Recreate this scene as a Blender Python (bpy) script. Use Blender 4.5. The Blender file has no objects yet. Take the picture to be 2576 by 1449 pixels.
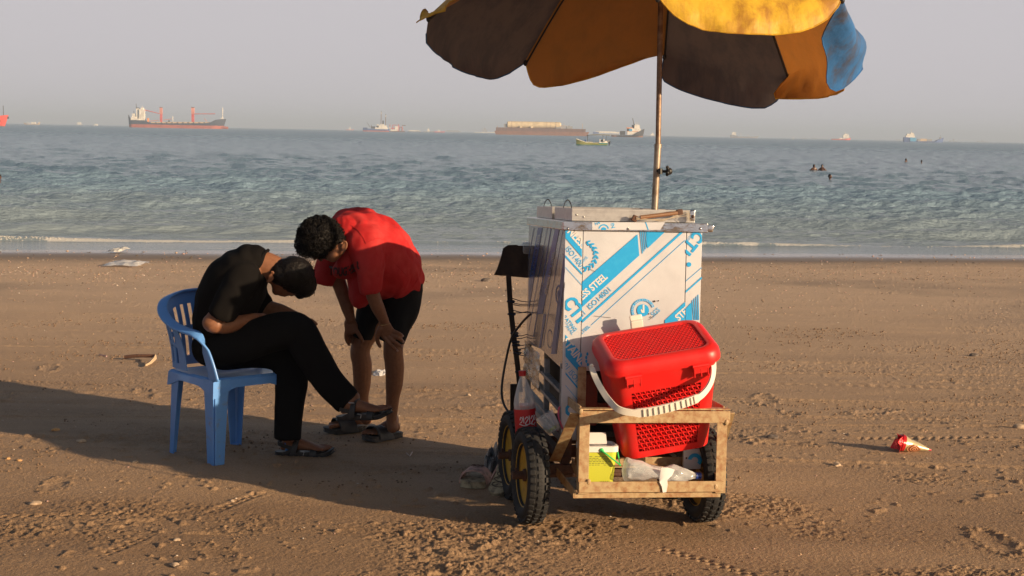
import bpy, bmesh, math, random
import numpy as np
from mathutils import Vector, Matrix, noise as mnoise
R = math.radians
C = bpy.context.scene.collection
sc = bpy.context.scene

# ------------------------------------------------------------------ camera
FPX, CX, CY = 3721.0, 1288.0, 724.5
HS = 2.1                     # camera height above the sea
SL, YW = 0.025, 26.0         # beach slope, distance of the waterline
PIT, ROL = R(6.0), math.atan(49/2576)
fw = Vector((0, math.cos(PIT), -math.sin(PIT)))
u0 = Vector((0, math.sin(PIT), math.cos(PIT)))
r0 = Vector((1, 0, 0))
rt = r0*math.cos(ROL) + u0*math.sin(ROL)
up = -r0*math.sin(ROL) + u0*math.cos(ROL)
CAM = Vector((0, 0, HS))
cd = bpy.data.cameras.new('camera'); cam = bpy.data.objects.new('camera', cd); C.objects.link(cam)
cd.lens = 52.0; cd.sensor_width = 36.0; cd.clip_start = 0.05; cd.clip_end = 40000
m = Matrix((rt, up, -fw)).transposed().to_4x4(); m.translation = CAM
cam.matrix_world = m
sc.camera = cam

# ------------------------------------------------------------------ sky, sun, exposure
SUN_EL, SUN_AZ = R(14.0), R(-31.0)       # azimuth measured from +X towards +Y
sd = Vector((math.cos(SUN_EL)*math.cos(SUN_AZ), math.cos(SUN_EL)*math.sin(SUN_AZ), math.sin(SUN_EL)))
ld = bpy.data.lights.new('sun', 'SUN'); ld.energy = 5.0; ld.angle = R(0.6); ld.color = (1.0, 0.74, 0.47)
lo = bpy.data.objects.new('sun', ld); C.objects.link(lo)
lo.rotation_mode = 'QUATERNION'; lo.rotation_quaternion = sd.to_track_quat('Z', 'Y')
lo.location = sd*60
w = bpy.data.worlds.new('World'); sc.world = w; w.use_nodes = True
nt = w.node_tree; nt.nodes.clear()
wo = nt.nodes.new('ShaderNodeOutputWorld'); bg = nt.nodes.new('ShaderNodeBackground')
sky = nt.nodes.new('ShaderNodeTexSky'); sky.sky_type = 'NISHITA'; sky.sun_disc = False
sky.sun_elevation = SUN_EL; sky.sun_rotation = math.atan2(sd.x, sd.y)
sky.air_density = 1.0; sky.dust_density = 4.0; sky.ozone_density = 1.0; sky.altitude = 0
# dusty air near the horizon: mix the clear sky with an even grey-mauve veil
tc = nt.nodes.new('ShaderNodeTexCoord'); sp = nt.nodes.new('ShaderNodeSeparateXYZ')
nt.links.new(tc.outputs['Generated'], sp.inputs[0])
mr = nt.nodes.new('ShaderNodeMapRange'); mr.inputs[1].default_value = 0.10; mr.inputs[2].default_value = 0.24
mr.inputs[3].default_value = 0.95; mr.inputs[4].default_value = 0.03
nt.links.new(sp.outputs[2], mr.inputs[0])
mx = nt.nodes.new('ShaderNodeMix'); mx.data_type = 'RGBA'
nt.links.new(mr.outputs[0], mx.inputs[0]); nt.links.new(sky.outputs[0], mx.inputs[6])
mx.inputs[7].default_value = (7.8, 7.35, 7.75, 1)
nt.links.new(mx.outputs[2], bg.inputs[0]); bg.inputs[1].default_value = 0.052
nt.links.new(bg.outputs[0], wo.inputs[0])
sc.view_settings.view_transform = 'Standard'; sc.view_settings.look = 'None'
sc.view_settings.gamma = 1; sc.view_settings.exposure = 0.60
try:
    sc.cycles.use_denoising = True; sc.cycles.volume_bounces = 0
    sc.cycles.max_bounces = 8; sc.cycles.transparent_max_bounces = 12
    sc.cycles.volume_max_steps = 64
except Exception: pass

# ------------------------------------------------------------------ coordinates
def ray(px, py):
    return fw*FPX + rt*(px-CX) + up*(CY-py)
def P(px, py, Y):
    d = ray(px, py); return CAM + d*(Y/d.y)
def gz(y): return SL*(YW-y)
def G(px, py, h=0.0):
    d = ray(px, py)
    t = (SL*YW + h - HS)/(d.z + SL*d.y)
    return CAM + d*t
def pxm(Y): return Y/FPX     # metres per pixel at distance Y

# ------------------------------------------------------------------ helpers
WM = {}                      # world matrices of parents
def tag(o, label=None, cat=None, group=None, kind=None):
    if label: o['label'] = label
    if cat: o['category'] = cat
    if group: o['group'] = group
    if kind: o['kind'] = kind
    return o
def thing(name, label, cat, loc=(0,0,0), mat=None, group=None):
    o = bpy.data.objects.new(name, None); C.objects.link(o)
    o.empty_display_size = 0.1
    M = mat.copy() if mat is not None else Matrix.Translation(Vector(loc))
    o.matrix_world = M; WM[o] = M
    return tag(o, label, cat, group)
def addmesh(name, me, mats, parent=None, world=False, smooth=True, sharp=35):
    if not isinstance(mats, (list, tuple)): mats = [mats]
    for q in mats: me.materials.append(q)
    if parent is not None and world:
        me.transform(WM[parent].inverted())
    if smooth:
        me.polygons.foreach_set('use_smooth', [True]*len(me.polygons))
        if sharp: me.set_sharp_from_angle(angle=R(sharp))
    me.update()
    o = bpy.data.objects.new(name, me); C.objects.link(o)
    if smooth and sharp:
        wn = o.modifiers.new('even_normals', 'WEIGHTED_NORMAL'); wn.keep_sharp = True; wn.weight = 80
    if parent is not None:
        o.parent = parent
        WM[o] = WM[parent]
    else: WM[o] = Matrix.Identity(4)
    return o

class MB:
    def __init__(s): s.v = []; s.f = []; s.m = []
    def add(s, vs, fs, mi=0):
        b = len(s.v); s.v += [tuple(v) for v in vs]
        s.f += [tuple(b+i for i in f) for f in fs]; s.m += [mi]*len(fs)
    def box(s, c, size, M=None, mi=0, bev=0.0, taper=None):
        x, y, z = size[0]/2, size[1]/2, size[2]/2
        bm = bmesh.new()
        bmesh.ops.create_cube(bm, size=1.0)
        for v in bm.verts:
            k = 1.0
            if taper is not None and v.co.z > 0: k = taper
            v.co = Vector((v.co.x*2*x*k, v.co.y*2*y*k, v.co.z*2*z))
        if bev > 0:
            bmesh.ops.bevel(bm, geom=list(bm.edges), offset=bev, segments=2, affect='EDGES', profile=0.5)
        T = Matrix.Translation(Vector(c)) @ (M.to_4x4() if M is not None else Matrix.Identity(4))
        bm.verts.index_update()
        s.add([T @ v.co for v in bm.verts], [[q.index for q in f.verts] for f in bm.faces], mi); bm.free()
    def bar(s, a, b, wd, ht, upv=(0,0,1), mi=0, bev=0.0, ext=0.0):
        a = Vector(a); b = Vector(b); d = b-a; L = d.length
        x = d.normalized(); u = Vector(upv); y = u.cross(x)
        if y.length < 1e-4: y = Vector((1,0,0)).cross(x)
        y.normalize(); z = x.cross(y)
        M = Matrix((x, y, z)).transposed()
        s.box((a+b)/2, (L+ext, wd, ht), M, mi, bev)
    def tube(s, pts, rad, n=8, mi=0, caps=True, closed=False):
        pts = [Vector(p) for p in pts]
        N = len(pts)
        if not isinstance(rad, (list, tuple)): rad = [rad]*N
        T = []
        for i in range(N):
            if closed: t = pts[(i+1) % N]-pts[i-1]
            else: t = pts[min(i+1, N-1)]-pts[max(i-1, 0)]
            T.append(t.normalized() if t.length > 1e-9 else Vector((0,0,1)))
        nrm = T[0].orthogonal().normalized(); rings = []
        for i in range(N):
            if i: 
                nrm = nrm - T[i]*nrm.dot(T[i])
                nrm = nrm.normalized() if nrm.length > 1e-6 else T[i].orthogonal().normalized()
            bn = T[i].cross(nrm)
            rings.append([pts[i]+(nrm*math.cos(2*math.pi*k/n)+bn*math.sin(2*math.pi*k/n))*rad[i] for k in range(n)])
        s.rings(rings, mi, caps, closed)
    def rings(s, rings, mi=0, caps=True, closed=False, wrap=True):
        n = len(rings[0]); vs = [v for r in rings for v in r]; fs = []
        N = len(rings)
        for i in range(N if closed else N-1):
            a = i*n; b = ((i+1) % N)*n
            for k in range(n if wrap else n-1):
                k2 = (k+1) % n
                fs.append((a+k, a+k2, b+k2, b+k))
        if caps and not closed and wrap:
            fs.append(tuple(range(n-1, -1, -1))); fs.append(tuple((N-1)*n+k for k in range(n)))
        s.add(vs, fs, mi)
    def lathe(s, prof, M=None, n=24, mi=0, caps=True):
        M = M if M is not None else Matrix.Identity(4)
        s.rings([[M @ Vector((r*math.cos(2*math.pi*k/n), r*math.sin(2*math.pi*k/n), z)) for k in range(n)] for r, z in prof], mi, caps)
    def ball(s, c, r, n=10, mi=0, M=None):
        c = Vector(c); rr = r if isinstance(r, (tuple, list)) else (r, r, r)
        rings = []
        for i in range(n+1):
            th = math.pi*min(max(i/n, 0.02), 0.98)
            ring = []
            for k in range(2*n):
                a = math.pi*k/n
                q = Vector((rr[0]*math.sin(th)*math.cos(a), rr[1]*math.sin(th)*math.sin(a), rr[2]*math.cos(th)))
                ring.append(c+(M @ q if M is not None else q))
            rings.append(ring)
        s.rings(rings, mi)
    def prism(s, poly, M, t, mi=0):
        """polygon (x,y) extruded by t along +z of M (poly in its xy plane)"""
        n = len(poly)
        vs = [M @ Vector((p[0], p[1], 0)) for p in poly] + [M @ Vector((p[0], p[1], t)) for p in poly]
        fs = [tuple(range(n-1, -1, -1)), tuple(range(n, 2*n))] + [(i, (i+1) % n, n+(i+1) % n, n+i) for i in range(n)]
        s.add(vs, fs, mi)
    def mesh(s, name='m'):
        me = bpy.data.meshes.new(name); me.from_pydata(s.v, [], s.f)
        me.update(); return me
    def build(s, name, mats, parent=None, world=False, smooth=True, sharp=35, fixn=True):
        me = s.mesh(name)
        if fixn:
            bm = bmesh.new(); bm.from_mesh(me); bmesh.ops.recalc_face_normals(bm, faces=bm.faces); bm.to_mesh(me); bm.free()
        if len(s.m): me.polygons.foreach_set('material_index', s.m)
        return addmesh(name, me, mats, parent, world, smooth, sharp)

# ------------------------------------------------------------------ materials
def mat(name, col, rough=0.6, metal=0.0, spec=0.5, noise=None, bump=None, trans=0.0, sss=0.0, alpha=None, coat=0.0, space='Object', sheen=0.0):
    """noise=(scale, second colour, lo, hi[, detail]); bump=(scale, strength, distance)"""
    m = bpy.data.materials.new(name); m.use_nodes = True; nt = m.node_tree
    b = nt.nodes['Principled BSDF']
    b.inputs['Base Color'].default_value = (*col, 1); b.inputs['Roughness'].default_value = rough
    b.inputs['Metallic'].default_value = metal; b.inputs['Specular IOR Level'].default_value = spec
    b.inputs['Transmission Weight'].default_value = trans; b.inputs['Coat Weight'].default_value = coat
    b.inputs['Sheen Weight'].default_value = sheen
    if sss: b.inputs['Subsurface Weight'].default_value = sss; b.inputs['Subsurface Radius'].default_value = (0.02, 0.008, 0.004)
    tcn = nt.nodes.new('ShaderNodeTexCoord')
    if noise:
        n = nt.nodes.new('ShaderNodeTexNoise'); n.inputs['Scale'].default_value = noise[0]
        n.inputs['Detail'].default_value = noise[4] if len(noise) > 4 else 5
        n.inputs['Roughness'].default_value = 0.62
        nt.links.new(tcn.outputs[space], n.inputs['Vector'])
        r = nt.nodes.new('ShaderNodeMapRange'); r.inputs[1].default_value = noise[2]; r.inputs[2].default_value = noise[3]
        nt.links.new(n.outputs[0], r.inputs[0])
        x = nt.nodes.new('ShaderNodeMix'); x.data_type = 'RGBA'
        x.inputs[6].default_value = (*col, 1); x.inputs[7].default_value = (*noise[1], 1)
        nt.links.new(r.outputs[0], x.inputs[0]); nt.links.new(x.outputs[2], b.inputs['Base Color'])
    if bump:
        n = nt.nodes.new('ShaderNodeTexNoise'); n.inputs['Scale'].default_value = bump[0]; n.inputs['Detail'].default_value = 4
        nt.links.new(tcn.outputs[space], n.inputs['Vector'])
        bb = nt.nodes.new('ShaderNodeBump'); bb.inputs['Strength'].default_value = bump[1]; bb.inputs['Distance'].default_value = bump[2]
        nt.links.new(n.outputs[0], bb.inputs['Height']); nt.links.new(bb.outputs[0], b.inputs['Normal'])
    return m
def N(nt, t, **kw):
    n = nt.nodes.new(t)
    for k, v in kw.items():
        if k.startswith('i'): n.inputs[int(k[1:])].default_value = v
        else: setattr(n, k, v)
    return n

# ------------------------------------------------------------------ numpy noise
_rs = np.random.RandomState(7); _T = _rs.rand(512, 512)
def vn(x, y):
    xi = np.floor(x).astype(int); yi = np.floor(y).astype(int); fx = x-xi; fy = y-yi
    fx = fx*fx*(3-2*fx); fy = fy*fy*(3-2*fy)
    a = _T[xi % 512, yi % 512]; b = _T[(xi+1) % 512, yi % 512]; c = _T[xi % 512, (yi+1) % 512]; d = _T[(xi+1) % 512, (yi+1) % 512]
    return (a*(1-fx)+b*fx)*(1-fy)+(c*(1-fx)+d*fx)*fy
def fbm(x, y, o=4, g=0.5):
    s = 0; a = 1.0; t = 0
    for i in range(o):
        s = s+a*vn(x*2**i+17.3*i, y*2**i+5.1*i); t += a; a *= g
    return s/t
def sst(a, b, x):
    t = np.clip((x-a)/(b-a), 0, 1); return t*t*(3-2*t)
def gridmesh(name, X, Y, Z, mats):
    r, c = X.shape
    me = bpy.data.meshes.new(name)
    co = np.stack([X, Y, Z], -1).reshape(-1, 3).astype(np.float32)
    i = np.arange(r*c).reshape(r, c)
    q = np.stack([i[:-1, :-1], i[:-1, 1:], i[1:, 1:], i[1:, :-1]], -1).reshape(-1, 4)
    me.vertices.add(len(co)); me.vertices.foreach_set('co', co.ravel())
    me.loops.add(q.size); me.loops.foreach_set('vertex_index', q.ravel().astype(np.int32))
    me.polygons.add(len(q)); me.polygons.foreach_set('loop_start', (np.arange(len(q))*4).astype(np.int32))
    me.polygons.foreach_set('use_smooth', np.ones(len(q), bool))
    me.update(calc_edges=True); me.validate()
    o = bpy.data.objects.new(name, me); C.objects.link(o)
    for q2 in mats: me.materials.append(q2)
    return o
# ================================================================== BEACH
def fan_cols(n, w=0.40, add=0.5):
    u = np.linspace(-1, 1, n)
    return u
def sand_material():
    m = bpy.data.materials.new('wet_sand'); m.use_nodes = True; nt = m.node_tree; L = nt.links.new
    b = nt.nodes['Principled BSDF']; tc = N(nt, 'ShaderNodeTexCoord'); sp = N(nt, 'ShaderNodeSeparateXYZ'); L(tc.outputs['Object'], sp.inputs[0])
    # large colour variation, stretched along the shore
    mp = N(nt, 'ShaderNodeMapping'); mp.inputs['Scale'].default_value = (0.35, 1.5, 1); L(tc.outputs['Object'], mp.inputs[0])
    n1 = N(nt, 'ShaderNodeTexNoise'); n1.inputs['Scale'].default_value = 1.0; n1.inputs['Detail'].default_value = 6; L(mp.outputs[0], n1.inputs['Vector'])
    cr = N(nt, 'ShaderNodeValToRGB'); L(n1.outputs[0], cr.inputs[0])
    e = cr.color_ramp.elements; e[0].position = 0.33; e[0].color = (0.265, 0.166, 0.094, 1); e[1].position = 0.68; e[1].color = (0.385, 0.25, 0.145, 1)
    x = cr.outputs[0]
    # drier, paler sand farther up towards the tide line
    mr = N(nt, 'ShaderNodeMapRange', i1=6.0, i2=17.0); L(sp.outputs[1], mr.inputs[0])
    mx = N(nt, 'ShaderNodeMix', data_type='RGBA'); L(mr.outputs[0], mx.inputs[0]); L(x, mx.inputs[6])
    g2 = N(nt, 'ShaderNodeMix', data_type='RGBA'); g2.inputs[0].default_value = 0.6; L(x, g2.inputs[6]); g2.inputs[7].default_value = (0.66, 0.49, 0.35, 1)
    L(g2.outputs[2], mx.inputs[7]); x = mx.outputs[2]
    # fine grain
    n2 = N(nt, 'ShaderNodeTexNoise'); n2.inputs['Scale'].default_value = 160; n2.inputs['Detail'].default_value = 3; L(tc.outputs['Object'], n2.inputs['Vector'])
    r2 = N(nt, 'ShaderNodeMapRange', i1=0.3, i2=0.7, i3=0.78, i4=1.25); L(n2.outputs[0], r2.inputs[0])
    mm = N(nt, 'ShaderNodeMix', data_type='RGBA', blend_type='MULTIPLY'); mm.inputs[0].default_value = 1; L(x, mm.inputs[6]); L(r2.outputs[0], mm.inputs[7]); x = mm.outputs[2]
    # shell grit: pale specks
    vo = N(nt, 'ShaderNodeTexVoronoi'); vo.inputs['Scale'].default_value = 26; L(tc.outputs['Object'], vo.inputs['Vector'])
    band = N(nt, 'ShaderNodeMapRange', i1=15.5, i2=20.5, i3=0.06, i4=0.30); L(sp.outputs[1], band.inputs[0])
    n3 = N(nt, 'ShaderNodeTexNoise'); n3.inputs['Scale'].default_value = 0.9; n3.inputs['Detail'].default_value = 3; L(tc.outputs['Object'], n3.inputs['Vector'])
    bm_ = N(nt, 'ShaderNodeMath', operation='MULTIPLY'); L(band.outputs[0], bm_.inputs[0]); L(n3.outputs[0], bm_.inputs[1])
    lt = N(nt, 'ShaderNodeMath', operation='LESS_THAN'); L(vo.outputs['Distance'], lt.inputs[0]); L(bm_.outputs[0], lt.inputs[1])
    cellc = N(nt, 'ShaderNodeValToRGB'); L(vo.outputs['Color'], cellc.inputs[0])
    e = cellc.color_ramp.elements; e[0].color = (0.30, 0.18, 0.11, 1); e[1].color = (0.62, 0.52, 0.42, 1)
    ms = N(nt, 'ShaderNodeMix', data_type='RGBA'); L(lt.outputs[0], ms.inputs[0]); L(x, ms.inputs[6]); L(cellc.outputs[0], ms.inputs[7]); x = ms.outputs[2]
    # wetness near the water: distance plus a wavy edge
    n4 = N(nt, 'ShaderNodeTexNoise'); n4.inputs['Scale'].default_value = 0.35; n4.inputs['Detail'].default_value = 5; L(tc.outputs['Object'], n4.inputs['Vector'])
    a4 = N(nt, 'ShaderNodeMath', operation='MULTIPLY_ADD', i1=1.6, i2=-0.8); L(n4.outputs[0], a4.inputs[0])
    ob_ = N(nt, 'ShaderNodeMath', operation='MULTIPLY_ADD', i1=-.17); L(sp.outputs[0], ob_.inputs[0]); L(sp.outputs[1], ob_.inputs[2])
    ay = N(nt, 'ShaderNodeMath', operation='ADD'); L(ob_.outputs[0], ay.inputs[0]); L(a4.outputs[0], ay.inputs[1])
    wet = N(nt, 'ShaderNodeMapRange', i1=22.3, i2=23.9); L(ay.outputs[0], wet.inputs[0])
    # damp patches near the tide line
    n5 = N(nt, 'ShaderNodeTexNoise'); n5.inputs['Scale'].default_value = 0.22; n5.inputs['Detail'].default_value = 4; L(tc.outputs['Object'], n5.inputs['Vector'])
    d5 = N(nt, 'ShaderNodeMapRange', i1=0.50, i2=0.62); L(n5.outputs[0], d5.inputs[0])
    b5 = N(nt, 'ShaderNodeMapRange', i1=13.0, i2=17.0); L(sp.outputs[1], b5.inputs[0])
    m5 = N(nt, 'ShaderNodeMath', operation='MULTIPLY'); L(d5.outputs[0], m5.inputs[0]); L(b5.outputs[0], m5.inputs[1])
    m6 = N(nt, 'ShaderNodeMath', operation='MULTIPLY', i1=0.65); L(m5.outputs[0], m6.inputs[0])
    wm = N(nt, 'ShaderNodeMath', operation='MAXIMUM'); L(wet.outputs[0], wm.inputs[0]); L(m6.outputs[0], wm.inputs[1])
    mw = N(nt, 'ShaderNodeMix', data_type='RGBA'); L(wm.outputs[0], mw.inputs[0]); L(x, mw.inputs[6])
    dk = N(nt, 'ShaderNodeMix', data_type='RGBA'); dk.inputs[0].default_value = 0.72; L(x, dk.inputs[6]); dk.inputs[7].default_value = (0.125, 0.105, 0.092, 1)
    L(dk.outputs[2], mw.inputs[7]); L(mw.outputs[2], b.inputs['Base Color'])
    rr = N(nt, 'ShaderNodeMapRange', i1=23.6, i2=25.3, i3=0.72, i4=0.12); L(ay.outputs[0], rr.inputs[0]); L(rr.outputs[0], b.inputs['Roughness'])
    b.inputs['Specular IOR Level'].default_value = 0.35
    # bump: grain plus crumbs
    n6 = N(nt, 'ShaderNodeTexNoise'); n6.inputs['Scale'].default_value = 70; n6.inputs['Detail'].default_value = 5; n6.inputs['Roughness'].default_value = 0.7; L(tc.outputs['Object'], n6.inputs['Vector'])
    bp = N(nt, 'ShaderNodeBump'); bp.inputs['Distance'].default_value = 0.015
    bs = N(nt, 'ShaderNodeMapRange', i1=23.0, i2=25.2, i3=0.75, i4=0.03); L(ob_.outputs[0], bs.inputs[0]); L(bs.outputs[0], bp.inputs['Strength'])
    L(n6.outputs[0], bp.inputs['Height']); L(bp.outputs[0], b.inputs['Normal'])
    return m

rngS = np.random.RandomState(3)
def seg_line(x, y, x0, y0, x1, y1):
    dx, dy = x1-x0, y1-y0; L = math.hypot(dx, dy); ux, uy = dx/L, dy/L
    s = (x-x0)*ux+(y-y0)*uy; t = -(x-x0)*uy+(y-y0)*ux
    return s, t, L
TRK = []
for k in range(30):
    yy = 7.3+ (k/30)**1.25*11.5 + rngS.uniform(-.12, .12)
    TRK.append((yy, rngS.uniform(-.045, .045), rngS.uniform(0, 40), rngS.uniform(.018, .05), rngS.uniform(.004, .010), rngS.uniform(.05, .11), rngS.uniform(-8, 8), rngS.uniform(1.5, 8)))
FOOT = [(rngS.uniform(-3.5, 3.5), rngS.uniform(5.0, 12.0), rngS.uniform(0, 3.14), rngS.uniform(.5, 1.1)) for _ in range(46)]
OB = .17
def sand_h(x, y):
    xo = np.clip(x, -40, 40)*OB
    far = sst(22.5, 25.0, y-xo)       # washed smooth by the waves
    dry = 1-far
    z = SL*(YW-y) + SL*xo*sst(11, 21, y)
    z = z + .020*(fbm(x*.35+9, y*.9, 3)-.5)*(1-.75*far)
    z = z + .012*(fbm(x*1.6, y*3.6+3, 3)-.5)*dry
    m1 = sst(.52, .74, fbm(x*1.1+30, y*1.7+8, 3))                 # trampled patches
    near = 1-.55*sst(7.2, 9.0, y)
    c = fbm(x*36+3, y*46, 3, .65)
    z = z + m1*near*dry*(.010*np.maximum(c-.46, 0)/.54*1.5 - .002)
    c2 = fbm(x*60, y*70+9, 3, .7)
    z = z + (.0040+.008*m1)*(c2-.5)*dry*near
    # isolated crumbs thrown up
    cr = vn(x*22+40, y*26+11)
    mm = sst(.42, .60, fbm(x*.8+3, y*1.3+50, 2))
    z = z + mm*.010*sst(.80, .97, cr)*dry*near
    # streaks combed along the shore
    st = fbm(x*.7+5, y*14, 3, .6)
    z = z + .009*(st-.5)*sst(6.5, 8.5, y)*dry
    for (yy, sl, ph, wd, dp, per, xc, ext) in TRK:
        t = (y-(yy+sl*x+.06*np.sin(x*.8+ph)))/wd
        g = np.exp(-t*t)*np.exp(-((x-xc)/ext)**4)
        tr = .5+.5*np.sin(x*2*math.pi/per+3*np.sign(t))
        z = z - g*dp*(.45+.6*tr) + dp*.5*np.exp(-(np.abs(t)-1.7)**2*4)*np.exp(-((x-xc)/ext)**4)
    for (fx, fy, fa, fs) in FOOT:
        lx = ((x-fx)*math.cos(fa)+(y-fy)*math.sin(fa))/(.13*fs); ly = (-(x-fx)*math.sin(fa)+(y-fy)*math.cos(fa))/(.048*fs)
        r2 = lx*lx+ly*ly
        z = z - .005*fs*np.exp(-r2**1.5)*(.3+1.4*c) + .006*fs*np.exp(-(np.sqrt(r2)-1.5)**2*5)*np.maximum(c-.38, 0)*5
    # hand-cart tyre prints in the foreground: two rows of lugs
    for (x0, y0, x1, y1) in TREADS:
        s, t, L_ = seg_line(x, y, x0, y0, x1, y1)
        on = sst(-.05, .02, s)*sst(-.05, .02, L_-s)*sst(.42, .52, fbm(s*2.2+x0*7, s*0+y0, 2))
        rowm = np.exp(-((np.abs(t)-.014)/.010)**2)
        lug = sst(-.1, .6, np.sin(s*2*math.pi/.052+np.where(t > 0, 0, 2.4)))
        z = z - on*rowm*lug*.013 + on*.002*np.exp(-((np.abs(t)-.040)/.012)**2)
    return z
_a = G(180, 1425); _b = G(650, 1240); _c = G(2560, 1095); _d = G(1840, 1010); _e = G(1370, 1290); _f = G(1900, 1449)
_g = G(0, 1300); _h = G(330, 1290)
TREADS = [(_a.x, _a.y, _b.x, _b.y), (_c.x, _c.y, _d.x, _d.y), (_e.x, _e.y, _f.x, _f.y), (_g.x, _g.y, _h.x, _h.y),
          (G(1700,1105).x, G(1700,1105).y, G(2576,1102).x, G(2576,1102).y), (G(0,960).x, G(0,960).y, G(640,985).x, G(640,985).y)]
nC = 1250
u = np.linspace(-1, 1, nC)
rows = [4.7]
while rows[-1] < 27.5: rows.append(rows[-1]+max(.0075, rows[-1]**2/(1.42*1479)*.55))
ys = np.array(rows); print('beach rows', len(ys))
U, Yg = np.meshgrid(u, ys)
Xg = U*(Yg*.375+.35)
Zg = sand_h(Xg, Yg)
MSAND = sand_material()
# one sheet: the fine middle is stitched into coarse margins by widening the outer columns
def sheet():
    ex = np.array([1.3, 2, 4, 10, 40, 200, 900.])
    eb = np.array([30., 36, 60]); ea = np.array([-30., -12, -4, 0, 2.5, 4.0])
    Y2 = np.concatenate([ea, ys, eb]); 
    base = Y2*.375+.35; base = np.maximum(base, 4.7*.375+.35)
    cols = np.concatenate([-(1+ex[::-1]*0) , u, 1+ex*0])
    X2 = np.empty((len(Y2), len(cols))); k = len(ex)
    X2[:, k:k+nC] = u[None, :]*base[:, None]
    for j, e_ in enumerate(ex):
        X2[:, k+nC+j] = base+e_; X2[:, k-1-j] = -base-e_
    YY = np.repeat(Y2[:, None], len(cols), 1)
    Z2 = sand_h(X2, YY)
    Z2[len(ea)+len(ys):, :] -= .02
    return gridmesh('beach', X2, YY, Z2, [MSAND])
beach = tag(sheet(), kind='structure')

# ================================================================== SEA
def sea_material():
    m = bpy.data.materials.new('sea_water'); m.use_nodes = True; nt = m.node_tree; L = nt.links.new
    b = nt.nodes['Principled BSDF']; tc = N(nt, 'ShaderNodeTexCoord'); sp = N(nt, 'ShaderNodeSeparateXYZ'); L(tc.outputs['Object'], sp.inputs[0])
    b.inputs['IOR'].default_value = 1.33; b.inputs['Specular IOR Level'].default_value = 0.5
    # silty water, lifted in place of dim sky reflection; greyer near shore, bluer outside
    lg = N(nt, 'ShaderNodeMapRange', i1=26.0, i2=52.0); L(sp.outputs[1], lg.inputs[0])
    n1 = N(nt, 'ShaderNodeTexNoise'); n1.inputs['Scale'].default_value = 0.12; n1.inputs['Detail'].default_value = 4
    mp = N(nt, 'ShaderNodeMapping'); mp.inputs['Scale'].default_value = (0.5, 1.6, 1); L(tc.outputs['Object'], mp.inputs[0]); L(mp.outputs[0], n1.inputs['Vector'])
    ad = N(nt, 'ShaderNodeMath', operation='MULTIPLY_ADD', i1=0.3, i2=-0.15); L(n1.outputs[0], ad.inputs[0])
    a2 = N(nt, 'ShaderNodeMath', operation='ADD', use_clamp=True); L(lg.outputs[0], a2.inputs[0]); L(ad.outputs[0], a2.inputs[1])
    mx = N(nt, 'ShaderNodeMix', data_type='RGBA'); L(a2.outputs[0], mx.inputs[0])
    mx.inputs[6].default_value = (0.255, 0.31, 0.34, 1); mx.inputs[7].default_value = (0.21, 0.315, 0.415, 1)
    at = N(nt, 'ShaderNodeAttribute'); at.attribute_name = 'foam'
    fn = N(nt, 'ShaderNodeTexNoise'); fn.inputs['Scale'].default_value = 16; fn.inputs['Detail'].default_value = 6; fn.inputs['Roughness'].default_value = .7; L(tc.outputs['Object'], fn.inputs['Vector'])
    f1 = N(nt, 'ShaderNodeMath', operation='MULTIPLY_ADD', i1=1.9, i2=-.55); L(at.outputs['Fac'], f1.inputs[0])
    f2 = N(nt, 'ShaderNodeMath', operation='ADD'); L(f1.outputs[0], f2.inputs[0]); L(fn.outputs[0], f2.inputs[1])
    f3 = N(nt, 'ShaderNodeMapRange', i1=.50, i2=.68, i3=0, i4=.92); L(f2.outputs[0], f3.inputs[0])
    mf = N(nt, 'ShaderNodeMix', data_type='RGBA'); L(f3.outputs[0], mf.inputs[0]); L(mx.outputs[2], mf.inputs[6]); mf.inputs[7].default_value = (.62, .61, .58, 1)
    L(mf.outputs[2], b.inputs['Base Color'])
    rr = N(nt, 'ShaderNodeMapRange', i1=30.0, i2=400.0, i3=0.12, i4=0.30); L(sp.outputs[1], rr.inputs[0])
    rf_ = N(nt, 'ShaderNodeMath', operation='MAXIMUM'); L(rr.outputs[0], rf_.inputs[0]); L(f3.outputs[0], rf_.inputs[1]); L(rf_.outputs[0], b.inputs['Roughness'])
    # ripples; wavelength grows with distance so that far water keeps its texture
    m2 = N(nt, 'ShaderNodeMapping'); m2.inputs['Scale'].default_value = (1.6, 3.6, 1); L(tc.outputs['Object'], m2.inputs[0])
    w1 = N(nt, 'ShaderNodeTexNoise'); w1.inputs['Scale'].default_value = 2.6; w1.inputs['Detail'].default_value = 6; w1.inputs['Roughness'].default_value = .6; L(m2.outputs[0], w1.inputs['Vector'])
    s1 = N(nt, 'ShaderNodeMapRange', i1=27.0, i2=32.0, i3=0.12, i4=0.75); L(sp.outputs[1], s1.inputs[0])
    bp = N(nt, 'ShaderNodeBump'); bp.inputs['Distance'].default_value = 0.16; L(s1.outputs[0], bp.inputs['Strength']); L(w1.outputs[0], bp.inputs['Height'])
    m3 = N(nt, 'ShaderNodeMapping'); m3.inputs['Scale'].default_value = (0.55, 0.26, 1); L(tc.outputs['Object'], m3.inputs[0])
    w2 = N(nt, 'ShaderNodeTexNoise'); w2.inputs['Scale'].default_value = 1.0; w2.inputs['Detail'].default_value = 5; L(m3.outputs[0], w2.inputs['Vector'])
    s2 = N(nt, 'ShaderNodeMapRange', i1=80.0, i2=260.0, i3=0.0, i4=1.0); L(sp.outputs[1], s2.inputs[0])
    b2 = N(nt, 'ShaderNodeBump'); b2.inputs['Distance'].default_value = 0.75; L(s2.outputs[0], b2.inputs['Strength']); L(w2.outputs[0], b2.inputs['Height'])
    L(bp.outputs[0], b2.inputs['Normal']); L(b2.outputs[0], b.inputs['Normal'])
    return m
rw = np.random.RandomState(11)
WV = []
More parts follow.
